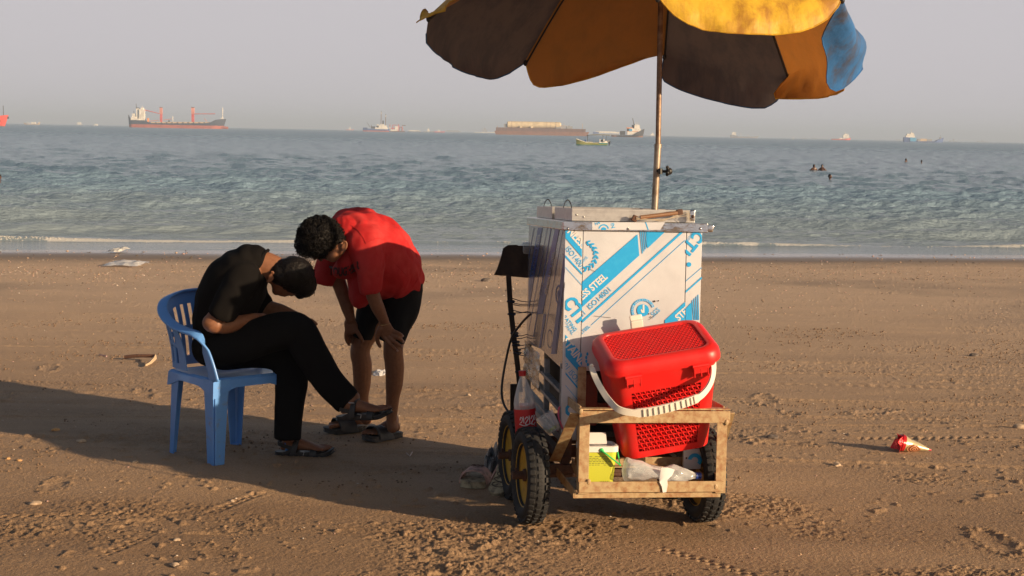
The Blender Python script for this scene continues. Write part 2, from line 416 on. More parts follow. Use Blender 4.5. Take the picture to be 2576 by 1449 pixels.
for k in range(96):
    lam = .24*(15)**(rw.rand()**1.35); ang = rw.normal(0, .42)-.02; amp = .0082*lam**.85
    WV.append((2*math.pi/lam*math.sin(ang), 2*math.pi/lam*math.cos(ang), rw.rand()*6.28, amp))
def sea_h(x, y0):
    y = y0-np.clip(x, -60, 60)*OB*(1-sst(30, 48, y0))
    z = 0*x; ramp = sst(27.9, 42, y)*.62+.38*sst(27.2, 29.5, y)
    patch = .78+.45*fbm(x*.06+4, y*.10, 3)
    wx = x+.5*fbm(x*.25, y*.25+7, 2); wy = y+.6*fbm(x*.22+9, y*.3, 2)
    dy = np.maximum(y**2/(2.1*1479)*.5, .05)
    for kx, ky, ph, a in WV:
        lam = 2*math.pi/math.hypot(kx, ky)
        z = z + a*np.sin(kx*wx+ky*wy+ph)
    z = z*ramp*patch*.98
    # low swells steepening towards the shore, crest broken along its length
    for yc, h, wdt, sd_ in ((27.95, .085, .30, 1), (30.6, .10, .75, 2), (34.5, .12, 1.1, 3), (39.5, .12, 1.4, 4), (47, .12, 1.8, 5), (57, .12, 2.4, 6)):
        c = yc+.9*(fbm(x*.10+sd_*9, x*0+sd_, 2)-.5)*wdt*3
        t = (y-c)/wdt
        sh = np.where(t < 0, np.exp(-t*t*5), np.exp(-t*t))
        z = z + h*sh*(.15+.95*sst(.35, .65, fbm(x*.16+sd_*31, x*0+2*sd_, 2)))
    return z
ry = [22.0]
while ry[-1] < 560: ry.append(ry[-1]+(.07 if ry[-1] < 33 else max(.09, ry[-1]**2/(2.1*1479)*.42 if ry[-1] > 60 else .10)))
ry = np.array(ry); ry = np.concatenate([ry, [640, 760, 950, 1300, 2000, 3500, 7000, 16000]]); print('sea rows', len(ry))
us = np.linspace(-1, 1, 640)
Us, Ys = np.meshgrid(us, ry); Xs = Us*(Ys*.40+2)
Zs = sea_h(Xs, Ys)*np.where(Ys > 560, 0, 1)
exs = np.array([2, 8, 30, 120, 500, 2500, 12000.])
Xl = np.stack([-(Ys[:, 0]*.40+2)-e_ for e_ in exs[::-1]], 1); Xr = np.stack([(Ys[:, 0]*.40+2)+e_ for e_ in exs], 1)
XA = np.concatenate([Xl, Xs, Xr], 1); YA = np.repeat(ry[:, None], XA.shape[1], 1)
ZA = np.concatenate([np.zeros_like(Xl), Zs, np.zeros_like(Xr)], 1)
MSEA = sea_material()
sea = tag(gridmesh('sea', XA, YA, ZA, [MSEA]), kind='structure')
def foam_mask(x, y):
    y = y-np.clip(x, -60, 60)*OB
    den = .50+.50*sst(.40, .62, fbm(x*.16+31.0, x*0+2.0, 2)); brk = sst(.30, .60, fbm(x*1.6+7.0, x*0+4.0, 3))
    c = 27.95+.9*(fbm(x*.10+9.0, x*0+1.0, 2)-.5)*.30*3
    side = np.where(x < 1.0, 1.0, .72)
    f = np.exp(-((y-c+.05)/(.15+.10*brk))**2)*den*(.34+.66*brk)*side
    c2 = 27.0+.4*np.sin(x*.5)+.25*np.sin(x*1.7+1)
    f = np.maximum(f, .42*np.exp(-((y-c2)/.07)**2)*sst(.4, .6, vn(x*.8, x*0+3.3)))
    c3 = 30.6+.9*(fbm(x*.10+18, x*0+2, 2)-.5)*.75*3
    f = np.maximum(f, .22*np.exp(-((y-c3+.1)/.10)**2)*sst(.55, .70, fbm(x*.16+62, x*0+4, 2)))
    return f
_fa = sea.data.attributes.new('foam', 'FLOAT', 'POINT'); _fa.data.foreach_set('value', foam_mask(XA, YA).astype(np.float32).ravel())

# foam along the breaking wave: many small froth lumps riding on its front
def foam():
    me = MB(); rf = random.Random(5)
    import array
    for i in range(6000):
        x = rf.uniform(-15, 15)
        den = .10+.9*float(sst(.40, .62, fbm(np.array([x*.16+31.0]), np.array([2.0]), 2))[0])
        brk = float(sst(.30, .55, fbm(np.array([x*.9+7.0]), np.array([4.0]), 2))[0])
        if rf.random() > den*(.12+.88*brk)*(1.0 if x < 0 else .45): continue
        c = 27.95+OB*x+.9*(float(fbm(np.array([x*.10+9.0]), np.array([1.0]), 2)[0])-.5)*.30*3
        y = c+rf.gauss(-.03, .08)
        z = float(sea_h(np.array([x]), np.array([y]))[0])
        r = rf.uniform(.004, .010)*(1+.6*den)
        me.ball((x, y, z-r*.15), (r*rf.uniform(1.2, 2.6), r*1.1, r), 3)
    for i in range(0):      # thin broken froth line where the water thins out
        x = rf.uniform(-14, 14); y = 27.6+.5*math.sin(x*.5)+.25*math.sin(x*1.7+1)+rf.gauss(0, .04)
        if float(vn(np.array([x*.8]), np.array([3.3]))[0]) < .5: continue
        r = rf.uniform(.006, .014)
        me.ball((x, y, .006), (r*3, r*1.5, r*.5), 3)
    M = mat('sea_foam', (0.42, 0.41, 0.39), 0.5, spec=0.3, bump=(40, .5, .02))
    return me.build('surf_foam', M, fixn=False, sharp=0)
tag(foam(), kind='stuff', label='white foam of the small wave breaking along the shore')
# ================================================================== CART
TH, TL = R(7.5), 0.043
ex = Vector((math.cos(TH), math.sin(TH), -TL*math.sin(TH))).normalized()
ez = Vector((0, TL, 1)).normalized(); ey = ez.cross(ex).normalized(); ez = ex.cross(ey)
ctop = P(1422, 556, 6.05)
KM = Matrix((ex, ey, ez)).transposed().to_4x4(); KM.translation = ctop - ez*1.243
KI = KM.inverted()
def loc_plane(Minv, px, py, ax, val):
    o = Minv @ CAM; d = Minv.to_3x3() @ ray(px, py)
    return o + d*((val-o[ax])/d[ax])
def Z1(x, y): return ((1820+x*.45547)/1.49068, (740+y*.45547)/1.49068)
def Z2(x, y): return ((1820+x*.5177)/1.49068, (1250+y*.5177)/1.49068)
def cl(p, yl): return loc_plane(KI, p[0], p[1], 1, yl)
def cs(p, xl): return loc_plane(KI, p[0], p[1], 0, xl)
HT = 1.243; BW = cl((1768, 561.5), 0).x; BL = cs((1329.5, 600), 0).y; print('BW BL', BW, BL)
M_film = mat('steel_under_film', (0.62, 0.635, 0.67), 0.30, metal=0.15, spec=0.5, noise=(3, (0.48, .49, .52), .45, .75), bump=(2.2, .25, .02), coat=.25)
M_filmshade = mat('steel_film_shaded', (0.40, 0.385, 0.42), 0.16, metal=0.6, spec=0.5, bump=(3, .22, .02))  # darker copy of the front film: this side's shade is in the colour
M_blue = mat('blue_print', (0.012, 0.34, 0.72), 0.4, noise=(30, (0.03, .42, .78), .5, .8))
M_blueshade = mat('blue_print_shaded', (0.02, 0.10, 0.34), 0.3, metal=.3)  # same blue print, darkened to carry the shade of the left side
M_white = mat('white_print', (0.66, 0.64, 0.62), 0.35)
M_steel = mat('bare_steel', (0.62, 0.60, 0.58), 0.16, metal=1.0, bump=(14, .5, .01), noise=(9, (0.45, .40, .36), .5, .7))
M_alu = mat('aluminium', (0.60, 0.58, 0.55), 0.36, metal=0.8, noise=(40, (0.48, .46, .44), .45, .7))
M_rust = mat('rusty_cream_paint', (0.43, 0.31, 0.165), 0.5, noise=(36, (0.25, .095, .032), .44, .72, 12), bump=(60, .35, .004))
M_rustd = mat('dark_rust', (0.13, 0.06, 0.035), 0.8, noise=(30, (0.07, .035, .025), .4, .6), bump=(70, .5, .004))
M_rubber = mat('tyre_rubber', (0.014, 0.014, 0.015), 0.75, noise=(14, (0.06, .045, .034), .56, .74), bump=(90, .4, .003))
M_yellow = mat('yellow_rim', (0.48, 0.27, 0.02), 0.5, noise=(16, (0.22, .12, .03), .55, .72))
M_wood = mat('old_wood', (0.050, 0.030, 0.020), 0.85, noise=(12, (0.025, .016, .012), .4, .6), bump=(26, .6, .006))
M_black = mat('black_plastic', (0.012, 0.012, 0.013), 0.45)
M_dark = mat('dark_machine', (0.02, 0.02, 0.022), 0.6)
M_redm = mat('faded_red_metal', (0.34, 0.05, 0.03), 0.5, noise=(8, (0.18, .05, .03), .4, .7))
M_glass = mat('lid_glass', (0.03, 0.035, 0.04), 0.05)
M_foil = mat('silver_tape', (0.60, 0.57, 0.54), 0.20, metal=0.9, bump=(34, 1.0, .02))
M_cord = mat('blue_cord', (0.015, 0.022, 0.05), 0.7)

def glyphs(txt, off=0.0, size=1.0):
    cu = bpy.data.curves.new('t', 'FONT'); cu.body = txt; cu.size = size; cu.offset = off; cu.resolution_u = 3
    o = bpy.data.objects.new('t', cu); C.objects.link(o)
    dg = bpy.context.evaluated_depsgraph_get(); dg.update()
    me = bpy.data.meshes.new_from_object(o.evaluated_get(dg))
    vs = [(v.co.x, v.co.y) for v in me.vertices]; fs = [tuple(p.vertices) for p in me.polygons]
    bpy.data.objects.remove(o); bpy.data.meshes.remove(me)
    return vs, fs
def clip2d(vs, fs, rect):
    bm = bmesh.new()
    q = [bm.verts.new((v[0], v[1], 0)) for v in vs]
    for f in fs:
        try: bm.faces.new([q[i] for i in f])
        except Exception: pass
    x0, y0, x1, y1 = rect
    for co, no in (((x0,0,0),(-1,0,0)), ((x1,0,0),(1,0,0)), ((0,y0,0),(0,-1,0)), ((0,y1,0),(0,1,0))):
        bmesh.ops.bisect_plane(bm, geom=bm.verts[:]+bm.edges[:]+bm.faces[:], dist=1e-5, plane_co=co, plane_no=no, clear_outer=True)
    bm.verts.index_update()
    r = ([(v.co.x, v.co.y) for v in bm.verts], [[w.index for w in f.verts] for f in bm.faces]); bm.free()
    return r
def put(mb, vs, fs, rect, fn, mi):
    if rect is not None: vs, fs = clip2d(vs, fs, rect)
    if fs: mb.add([fn(*v) for v in vs], fs, mi)
def text_px(txt, x, y, ang, cap, off=0.0, wide=1.0):
    """text in image coordinates (y down); (x,y) baseline start, ang degrees counter-clockwise, cap = capital height"""
    vs, fs = glyphs(txt, off); s = cap/0.70; a = R(ang); ca, sa = math.cos(a), math.sin(a)
    out = []
    for u_, v_ in vs:
        u_ *= s*wide; v_ *= s
        out.append((x+u_*ca-v_*sa, y-(u_*sa+v_*ca)))
    return out, fs
def stripe(x0, y0, x1, y1, w_):
    L = math.hypot(x1-x0, y1-y0); nx, ny = -(y1-y0)/L*w_/2, (x1-x0)/L*w_/2
    return [(x0+nx, y0+ny), (x1+nx, y1+ny), (x1-nx, y1-ny), (x0-nx, y0-ny)], [(0, 1, 2, 3)]
def poly(*p): return list(p), [tuple(range(len(p)))]
def ringp(cx_, cy_, r0_, r1_, a0, a1, n=20, sx=1.0):
    vs = []; fs = []
    for i in range(n+1):
        a = R(a0+(a1-a0)*i/n)
        vs += [(cx_+r0_*sx*math.cos(a), cy_-r0_*math.sin(a)), (cx_+r1_*sx*math.cos(a), cy_-r1_*math.sin(a))]
    for i in range(n): fs.append((2*i, 2*i+1, 2*i+3, 2*i+2))
    return vs, fs
def disc(cx_, cy_, r, n=28, sx=1.0): return [(cx_+r*sx*math.cos(2*math.pi*i/n), cy_+r*math.sin(2*math.pi*i/n)) for i in range(n)], [tuple(range(n))]

cart = thing('ice_cream_cart', 'ice cream pushcart boxed in blue printed steel sheets with a rusty front rack', 'cart', mat=KM)
# ---- freezer box
zb = cl(Z1(1000, 1431), 0).z            # underside of the main sheet
xa, xb = cl(Z1(797, 700), 0).x, cl(Z1(1648, 700), 0).x
zlow = cl(Z2(600, 775), 0).z
t = .004
b = MB()
b.box(((xa+xb)/2, .012, (zb+HT-.04)/2), (xb-xa-.003, .02, HT-.04-zb), bev=.002)
b.box((xa/2, .0125, (zlow+HT-.04)/2), (xa-.002, .022, HT-.04-zlow), bev=.002)
b.box(((xb+BW)/2, .0125, (zb-.02+HT-.04)/2), (BW-xb-.002, .022, HT-.04-zb+.02), bev=.002)
b.box((BW-.010, BL/2+.012, (zb+HT-.04)/2), (.02, BL-.03, HT-.04-zb), bev=.002)
b.box((BW/2, BL-.01, (zb+HT-.04)/2), (BW-.05, .02, HT-.04-zb), bev=.002)
b.box((BW/2, BL/2, zb+.06), (BW-.05, BL-.05, .02)); b.box((BW-.008, BL/2+.02, (.20+zb)/2), (.006, BL-.05, zb-.20))  # floor, then an unseen lower right sheet added to block sun under the cart
b.box((BW/2, BL/2, HT-.045), (BW-.06, BL-.06, .02))
body = b.build('freezer_body', [M_film], cart)
# prints on the front: one mesh lying on the sheets
F = lambda yl: (lambda zx, zy: cl(Z1(zx, zy), yl))
pr = MB(); f0 = F(-.0008); f1 = F(-.0018)
RL = (660, 272, 796, 2006); RM = (798.5, 278, 1646, 1429); RR = (1650, 283, 1783, 1429)
# left strip
put(pr, *poly((660, 272), (700, 272), (797, 385), (797, 495), (660, 335)), RL, f0, 0)
put(pr, *text_px('NLESS', 672, 285, -49, 62, .03, .80), RL, f1, 1)
put(pr, *text_px('ISO14001', 655, 425, -51, 46, 0, .86), RL, f0, 0)
put(pr, *stripe(640, 462, 820, 655, 13), RL, f0, 0)
put(pr, *stripe(640, 553, 820, 750, 4), RL, f0, 0)
for ch_, dd_, ww_ in (('C', 0, .78), ('T', 92, .85), ('I', 178, 1.0)): put(pr, *text_px(ch_, 632+dd_*.63, 872+dd_*.777, -51, 112, .04, ww_), RL, f0, 0)
put(pr, *text_px('RATING', 640, 985, -52, 30, .01), RL, f0, 0)
put(pr, *text_px('IONAL', 640, 1040, -52, 28), RL, f0, 0)
put(pr, *poly((600, 1060), (797, 1290), (797, 1470), (600, 1240)), RL, f0, 0)
put(pr, *text_px('STAINLESS', 628, 1190, -52, 66, .03, .82), RL, f1, 1)
put(pr, *text_px('4001 ISO14001', 600, 1340, -52, 46, 0, .86), RL, f0, 0)
put(pr, *stripe(620, 1400, 820, 1640, 12), RL, f0, 0)
put(pr, *stripe(620, 1500, 820, 1740, 4), RL, f0, 0)
put(pr, *text_px('CTI', 640, 1740, -51, 100, .05, .80), RL, f0, 0)
# main sheet
for k in range(9):
    for sgn in (1,):
        a = 74-k*18.5
        cx_, cy_ = 806+104*math.cos(R(a)), 478-112*math.sin(R(a))
        for q in (-1, 1):
            aa = a-90+q*38
            vs = []
            for i in range(10):
                tt = 2*math.pi*i/10; lx, ly = 20*math.cos(tt)+16, 8*math.sin(tt)
                vs.append((cx_+lx*math.cos(R(aa))-ly*math.sin(R(aa)), cy_-(lx*math.sin(R(aa))+ly*math.cos(R(aa)))))
            put(pr, vs, [tuple(range(10))], RM, f0, 0)
put(pr, *ringp(806, 478, 103, 106, -72, 74), RM, f0, 0)
put(pr, *text_px('ROHS', 783, 560, 44, 24), RM, f0, 0)
put(pr, *poly((797, 700), (1253, 305), (1268, 478), (797, 905)), RM, f0, 0)
put(pr, *text_px('LESS STEEL', 776, 868, 41.5, 56, .03, .82), RM, f1, 1)
for k in range(4): put(pr, *poly((1272+k*15, 278), (1279+k*15, 278), (1298+k*13, 462-k*17), (1291+k*13, 462-k*17)), RM, f0, 0)
put(pr, *poly((1328, 278), (1486, 278), (1336, 420)), RM, f0, 0)
put(pr, *stripe(780, 1040, 1640, 268, 17), RM, f0, 0)
put(pr, *stripe(872, 1053, 1660, 340, 4), RM, f0, 0)
put(pr, *text_px('STEEL', 797, 1130, 42, 26, .01), RM, f0, 0)
put(pr, *text_px('ISO14001', 862, 928, 42, 44, 0, .98), RM, f0, 0)
put(pr, *text_px('01', 795, 992, 42, 44, 0, .9), RM, f0, 0)
put(pr, *ringp(1298, 932, 78, 98, 18, 222, 30), RM, f0, 0)
put(pr, *disc(1298, 930, 50), RM, f0, 0)
put(pr, *poly((1278, 925), (1288, 922), (1296, 935), (1296, 885), (1310, 882), (1310, 950), (1288, 950)), RM, f1, 1)
for i, ch in enumerate('SYSTEM CERTIFICATION'):
    a = 205-i*9.2
    if ch != ' ': put(pr, *text_px(ch, 1298+81*math.cos(R(a)), 932-81*math.sin(R(a)), a-90, 12, .01), RM, f1, 1)
put(pr, *text_px('SGS', 1382, 985, 40, 38, 0, .9), RM, f0, 0)
put(pr, *stripe(1375, 1000, 1440, 930, 2), RM, f0, 0)
put(pr, *poly((1478, 1012), (1648, 858), (1648, 1180), (1478, 1180)), RM, f0, 0)
put(pr, *text_px('STEEL', 1592, 1020, 41.5, 56, .03, .82), RM, f1, 1)
for k in range(6):
    a = 150+k*22; cx_, cy_ = 905+75*math.cos(R(a)), 1330-80*math.sin(R(a))
    put(pr, *disc(cx_, cy_, 15, 10, .6), RM, f0, 0)
# right strip
for ch_, dd_, ww_ in (('C', 0, .78), ('T', 90, .85), ('I', 172, 1.0)): put(pr, *text_px(ch_, 1738-dd_*.643, 268+dd_*.766, -130, 96, .04, ww_), RR, f0, 0)
put(pr, *text_px('CENTRE', 1712, 275, -128, 22), RR, f0, 0)
put(pr, *disc(1677, 553, 19), RR, f0, 0)
put(pr, *stripe(1640, 700, 1790, 572, 4), RR, f0, 0); put(pr, *stripe(1640, 788, 1790, 655, 12), RR, f0, 0)
put(pr, *poly((1650, 915), (1697, 865), (1710, 1100), (1650, 1100)), RR, f0, 0)
for k in range(4): put(pr, *poly((1700+k*16, 850-k*15), (1707+k*16, 843-k*15), (1722+k*13, 1010), (1715+k*13, 1010)), RR, f0, 0)
# scratches
for (x0, y0, x1, y1) in ((895, 976, 1035, 992), (1345, 1010, 1420, 955), (860, 590, 905, 612)): put(pr, *stripe(x0, y0, x1, y1, 2.5), RM, f1, 2)
for (x0, y0, r_) in ((1393, 856, 9), (1425, 852, 6), (1345, 960, 6), (1362, 985, 5), (1320, 1340, 7)): put(pr, *disc(x0, y0, r_, 8), RM, f1, 2)
film = pr.build('printed_film', [M_blue, M_white, M_wood], cart, smooth=False, fixn=False)
# ---- left side sheet with its prints
sp_ = MB()
zs1, zs0 = cs(Z1(352, 1210), 0).z, cs(Z2(545, 250), 0).z
vs = [(0, .002, HT-.04), (0, BL, HT-.04), (0, BL, zs1), (0, BL*.56, (zs1+zs0)/2+.02), (0, .002, zs0)]
sp_.prism([(v[1], v[2]) for v in vs], Matrix(((0, 0, 1, 0.0005), (1, 0, 0, 0), (0, 1, 0, 0), (0, 0, 0, 1))), .012, 0)
side = sp_.build('side_sheet', [M_filmshade], cart, smooth=False)
ps = MB(); g0 = lambda zx, zy: cs(Z1(zx, zy), -.0008); g1 = lambda zx, zy: cs(Z1(zx, zy), -.0018); RS = (356, 250, 655, 1290)
put(ps, *poly((432, 250), (470, 250), (352, 960), (352, 720)), RS, g0, 0)
put(ps, *poly((575, 250), (612, 250), (470, 960), (425, 960)), RS, g0, 0)
put(ps, *poly((655, 400), (655, 610), (575, 1290), (540, 1290)), RS, g0, 0)
put(ps, *poly((480, 960), (500, 960), (455, 1240), (440, 1240)), RS, g0, 0)
for (x0, y0, x1, y1, w_) in ((510, 250, 352, 1120, 3), (540, 250, 395, 1150, 6), (640, 250, 470, 1230, 3), (655, 700, 580, 1290, 6), (400, 250, 352, 520, 4)): put(ps, *stripe(x0, y0, x1, y1, w_), RS, g0, 0)
put(ps, *text_px('STAINLESS STEEL', 392, 640, 80, 17, .02, 1.9), RS, g1, 1)
put(ps, *text_px('STAINLESS STEEL', 505, 800, 79, 18, .02, 1.9), RS, g1, 1)
put(ps, *text_px('ISO14001', 360, 860, 80, 16, 0, 1.9), RS, g0, 0)
put(ps, *text_px('CTI', 470, 820, 78, 30, .05, 1.7), RS, g0, 0)
put(ps, *ringp(602, 800, 62, 80, 60, 300, 24, .32), RS, g0, 0); put(ps, *disc(602, 800, 36, 18, .34), RS, g0, 0)
put(ps, *ringp(530, 1165, 70, 78, 20, 340, 24, .26), RS, g0, 0)
for (x0, y0) in ((486, 510), (480, 1078), (640, 470), (562, 1330), (650, 740)): put(ps, *disc(x0, y0, 5, 8, .6), RS, g1, 2)
ps.build('side_print', [M_blueshade, M_filmshade, M_dark], side, smooth=False, fixn=False)
tp = MB(); rt_ = random.Random(3)                         # crumpled silver tape patch over the sheet's lower corner
yA, yB = cs(Z2(415, 150), 0).y, BL
zA, zB = cs(Z2(330, 330), 0).z, cs(Z2(320, 60), 0).z
n = 9; gr = [[Vector((-.004-rt_.random()*.012, yA+(yB-yA)*i/n, zA+(zB-zA)*j/n-(.02*(1-i/n)))) for i in range(n+1)] for j in range(n+1)]
tp.add([v for r in gr for v in r], [(j*(n+1)+i, j*(n+1)+i+1, (j+1)*(n+1)+i+1, (j+1)*(n+1)+i) for j in range(n) for i in range(n)])
tp.build('tape_patch', [M_foil], side, fixn=False)
# ---- steel trim round the top
tr = MB()
tr.box((BW/2+.006, -.004, HT-.019), (BW+.030, .012, .038), bev=.003)
tr.box((-.004, BL/2, HT-.019), (.012, BL+.008, .036), bev=.003)
tr.box((BW+.004, BL/2+.01, HT-.020), (.010, BL, .034), bev=.003)
tr.box((BW/2, BL/2+.01, HT-.003), (BW-.01, BL-.01, .006), bev=.001)
tr.box((BW+.030, .004, HT-.020), (.030, .030, .030), Matrix.Rotation(.2, 3, 'Y'), bev=.006)
for zx in (680, 1178, 1770):
    c_ = cl(Z1(zx, 258), -.012); tr.ball(c_, .0055, 5)
trim = tr.build('steel_trim', [M_steel], cart)
trp = MB(); RT = (880, 205, 1480, 268); ft = F(-.0115)
put(trp, *poly((880, 205), (1480, 205), (1440, 268), (840, 268)), RT, ft, 1)
ft2 = F(-.0125)
put(trp, *text_px('IN', 1030, 215, -75, 30, .02), RT, ft2, 0); put(trp, *text_px('N4', 905, 232, 20, 24, .01), RT, ft2, 0)
put(trp, *ringp(975, 265, 34, 44, 10, 170, 16), RT, ft2, 0); put(trp, *disc(975, 268, 22), RT, ft2, 0)
put(trp, *stripe(1318, 200, 1342, 268, 8), RT, ft2, 0)
trp.build('film_remnant', [M_blue, M_film], trim, smooth=False, fixn=False)
# ---- two aluminium framed lids
xl0 = cs(Z1(725, 195), 0).x
xL = .030
y_a = .020; y_b = cs(Z1(568, 180), xL).y; y_c = cs(Z1(550, 178), xL).y; y_d = cs(Z1(424, 170), xL).y
xR = cl(Z1(1725, 190), y_a).x
LH = .052
def lid(y0, y1, x0, x1, extra):
    q = MB(); z0 = HT+.001
    q.box(((x0+x1)/2, y0+.012, z0+LH/2), (x1-x0, .024, LH), bev=.002)
    q.box(((x0+x1)/2, y1-.012, z0+LH/2), (x1-x0, .024, LH), bev=.002)
    q.box((x0+.011, (y0+y1)/2, z0+LH/2), (.022, y1-y0-.05, LH), bev=.002)
    q.box((x1-.011, (y0+y1)/2, z0+LH/2), (.022, y1-y0-.05, LH), bev=.002)
    for zz in (.012, .020, .038, .044):
        q.box(((x0+x1)/2, y0-.0005, z0+zz), (x1-x0-.004, .002, .0022)); q.box((x0-.0005, (y0+y1)/2, z0+zz), (.002, y1-y0-.004, .0022))
    for rx in (.02, .05): q.ball((x0+rx, y0-.001, z0+.030-rx*.25), .004, 5)
    l = q.build('lid', [M_alu], cart)
    g = MB(); g.box(((x0+x1)/2, (y0+y1)/2, z0+LH-.008), (x1-x0-.05, y1-y0-.05, .008)); g.build('glass_pane', [M_glass], l)
    return l
l1 = lid(y_a, y_b-.004, xL, xR, 1); l2 = lid(y_c+.012, min(y_d, BL-.02), xL, xR, 0)
for k, (zx, yy, par) in enumerate(((683, .045, l1), (518, y_c+.04, l2))):
    h = MB(); c0 = cs(Z1(zx, 97), xL+.012); c0 = Vector((xL+.012, c0.y if k else max(.03, c0.y), HT+LH+.002))
    w_ = .042
    pts = [c0+Vector((-w_/2+w_*i/10, .004*i, .032*math.sin(math.pi*i/10)**.7)) for i in range(11)]
    rr = [[p_+Vector((0, dx, dz)) for dx, dz in ((-.010, -.0018), (.010, -.0018), (.010, .0018), (-.010, .0018))] for p_ in pts]
    h.rings(rr); h.build('lid_grip', [M_black], par)
# ---- gas strut
gs = MB(); A_ = cl(Z1(1240, 170), -.016); B_ = cl(Z1(1600, 126), -.016); Cc = cl(Z1(1706, 150), -.010)
gs.tube([A_+(B_-A_)*.10, A_+(B_-A_)*.95], .0085, 12)
gs.tube([A_, A_+(B_-A_)*.12], .0045, 8, 1)
gs.box(A_+Vector((-.004, .006, -.002)), (.022, .016, .026), Matrix.Rotation(.4, 3, 'Y'), 2, .003)
gs.box(B_+Vector((.0, .002, .002)), (.026, .018, .024), Matrix.Rotation(-.1, 3, 'Y'), 2, .004)
gs.box(Cc+Vector((0, .003, 0)), (.024, .012, .044), None, 1, .006); gs.ball(Cc+Vector((0, -.006, -.004)), .007, 6, 2)
for k in range(3): gs.tube([A_+Vector((0, -.004, -.006+.004*k)), (A_+B_)/2+Vector((.02, -.006, -.016-.004*k)), B_+Vector((.03, -.004, -.012+.01*k)), Cc+Vector((-.01, -.004, -.02+.01*k))], .0012, 5, 3)
gs.build('gas_strut', [mat('copper_strut', (0.55, .33, .20), .3, metal=.7), M_steel, M_rustd, mat('string', (.45, .38, .28), .8)], cart)
# ---- lower frame under the sheet (left side) and machinery
M_frame = mat('dull_galvanised', (0.30, 0.30, 0.31), 0.5, metal=.4, noise=(20, (.18, .17, .16), .45, .7))
for yy, top in ((BL-.015, zs1), (cs(Z2(430, 300), 0).y, zs1-.02), (cs(Z2(545, 500), 0).y+.01, zs0+.01)):
    lf = MB(); lf.box((.010, yy, (zlow+top)/2-.01), (.024, .022, top-zlow+.04), bev=.002); lf.build('frame_post', [M_frame], cart)
for zz in (zs0-.075, zs0-.155, zs0-.235):
    lf = MB(); lf.bar((.006, .02, zz-.02), (.006, BL-.03, zz+.015), .030, .014, bev=.002); lf.build('frame_rail', [M_frame], cart)
lf = MB(); lf.bar((.01, 0.02, zlow+.01), (.01, BL, zlow+.01), .03, .03, bev=.002); lf.build('frame_rail', [M_frame], cart)
lf = MB(); lf.box((BW-.012, .012, (zlow+zb)/2), (.024, .024, zb-zlow), bev=.002); lf.build('frame_post', [M_frame], cart)
lf = MB(); lf.box((BW-.012, BL-.012, (zlow+zb)/2), (.024, .024, zb-zlow), bev=.002); lf.build('frame_post', [M_frame], cart)
mc = MB()
mc.box((.14, .10, zb-.13), (.05, .06, .22), bev=.008, mi=1); mc.box((.30, .16, zlow+.11), (.40, .05, .05), bev=.006, mi=1)
mc.lathe([(.0, -.07), (.085, -.06), (.095, 0), (.085, .06), (.0, .07)], Matrix.Translation((.30, .32, zlow+.12)), 18)
mc.box((.30, .50, zlow+.14), (.34, .10, .22), bev=.01); mc.box((.22, .30, zlow+.02), (.42, .52, .02), bev=.002)
for k in range(9): mc.bar((.20+k*.012, .20, zlow+.20), (.24+k*.012, .23, zb-.05), .004, .004)
mc.box((BW/2+.02, BL/2+.06, (zlow+zb)/2+.03), (BW-.12, BL-.20, zb-zlow-.08), bev=.01)  # dark inner box added so the space behind the frame reads as shade
mc.build('cooling_unit_and_dark_box', [M_dark, M_redm], cart)
# ---- chassis rails and rack
ch = MB()
zr = .225
for yy in (-.02, .44, .69): ch.bar((-.05, yy, zr), (BW+.03, yy, zr), .035, .035, bev=.003)
for xx in (.02, BW-.02): ch.bar((xx, -.02, zr+.03), (xx, BL, zr+.03), .035, .035, bev=.003)
for xx in (.03, BW-.03): ch.bar((xx, .0, zr+.03), (xx, .0, zlow+.02), .03, .03, (0, 1, 0), bev=.003)
for yy in (-.02, .445): ch.tube([(-.175, yy, .20), (BW+.05, yy, .20)], .013, 10)
ch.bar((.08, -.02, zr+.02), (.08, -.02, zb+.02), .035, .012, (0, 1, 0), bev=.003, mi=1)
ch.build('chassis', [M_rustd, M_rust], cart)
yr = -.30
def zq(x, y, yl=yr): return cl(Z2(x, y), yl)
rk = MB()
A_, B_ = zq(700, 560), zq(1762, 560)
xr0, xr1 = zq(680, 800).x, zq(1750, 800).x
ztop = (zq(1200, 532).z+zq(1200, 590).z)/2
zt0, zt1 = zq(1200, 645).z, zq(1200, 530).z
rk.box(((xr0+xr1)/2+.004, yr, (zt0+zt1)/2-.010), (xr1-xr0+.012, .006, zt1-zt0-.016), bev=.0015)          # upright flange
rk.box(((xr0+xr1)/2+.004, yr+.020, zt1-.012), (xr1-xr0+.012, .040, .006), bev=.0015)                      # top flange
zb0, zb1 = zq(1200, 1150).z, zq(1200, 1072).z
pw = (zq(765, 800).x-xr0)*.88
for x_ in (xr0+pw/2, xr1-pw/2):
    rk.box((x_, yr+.0045, (zb0+zt0)/2+.008), (pw, .006, zt0-zb0+.03), bev=.0015)
    sx_ = xr0+.003 if x_ < (xr0+xr1)/2 else xr1-.003
    rk.box((sx_, yr+.026, (zb0+zt0)/2+.008), (.006, .036, zt0-zb0+.01), bev=.0015)
rk.box(((xr0+xr1)/2, yr-.0015, (zb0+zb1)/2), (xr1-xr0-.004, .006, zb1-zb0), bev=.0015)
rk.box(((xr0+xr1)/2, yr+.022, zb0+.006), (xr1-xr0-.004, .040, .006), bev=.0015)
zc0, zc1 = zq(1200, 1195).z, zq(1200, 1158).z
rk.box(((xr0+xr1)/2-.018, yr+.014, (zc0+zc1)/2), (xr1-xr0, .006, zc1-zc0), bev=.0015)
rk.bar((xr0-.01, yr+.01, zc1-.004), (xr0-.045, -.02, zr-.01), .006, .035, bev=.001)
rk.bar((xr1-.02, yr+.01, zc1-.004), (BW-.01, -.02, zr-.01), .006, .035, bev=.001)
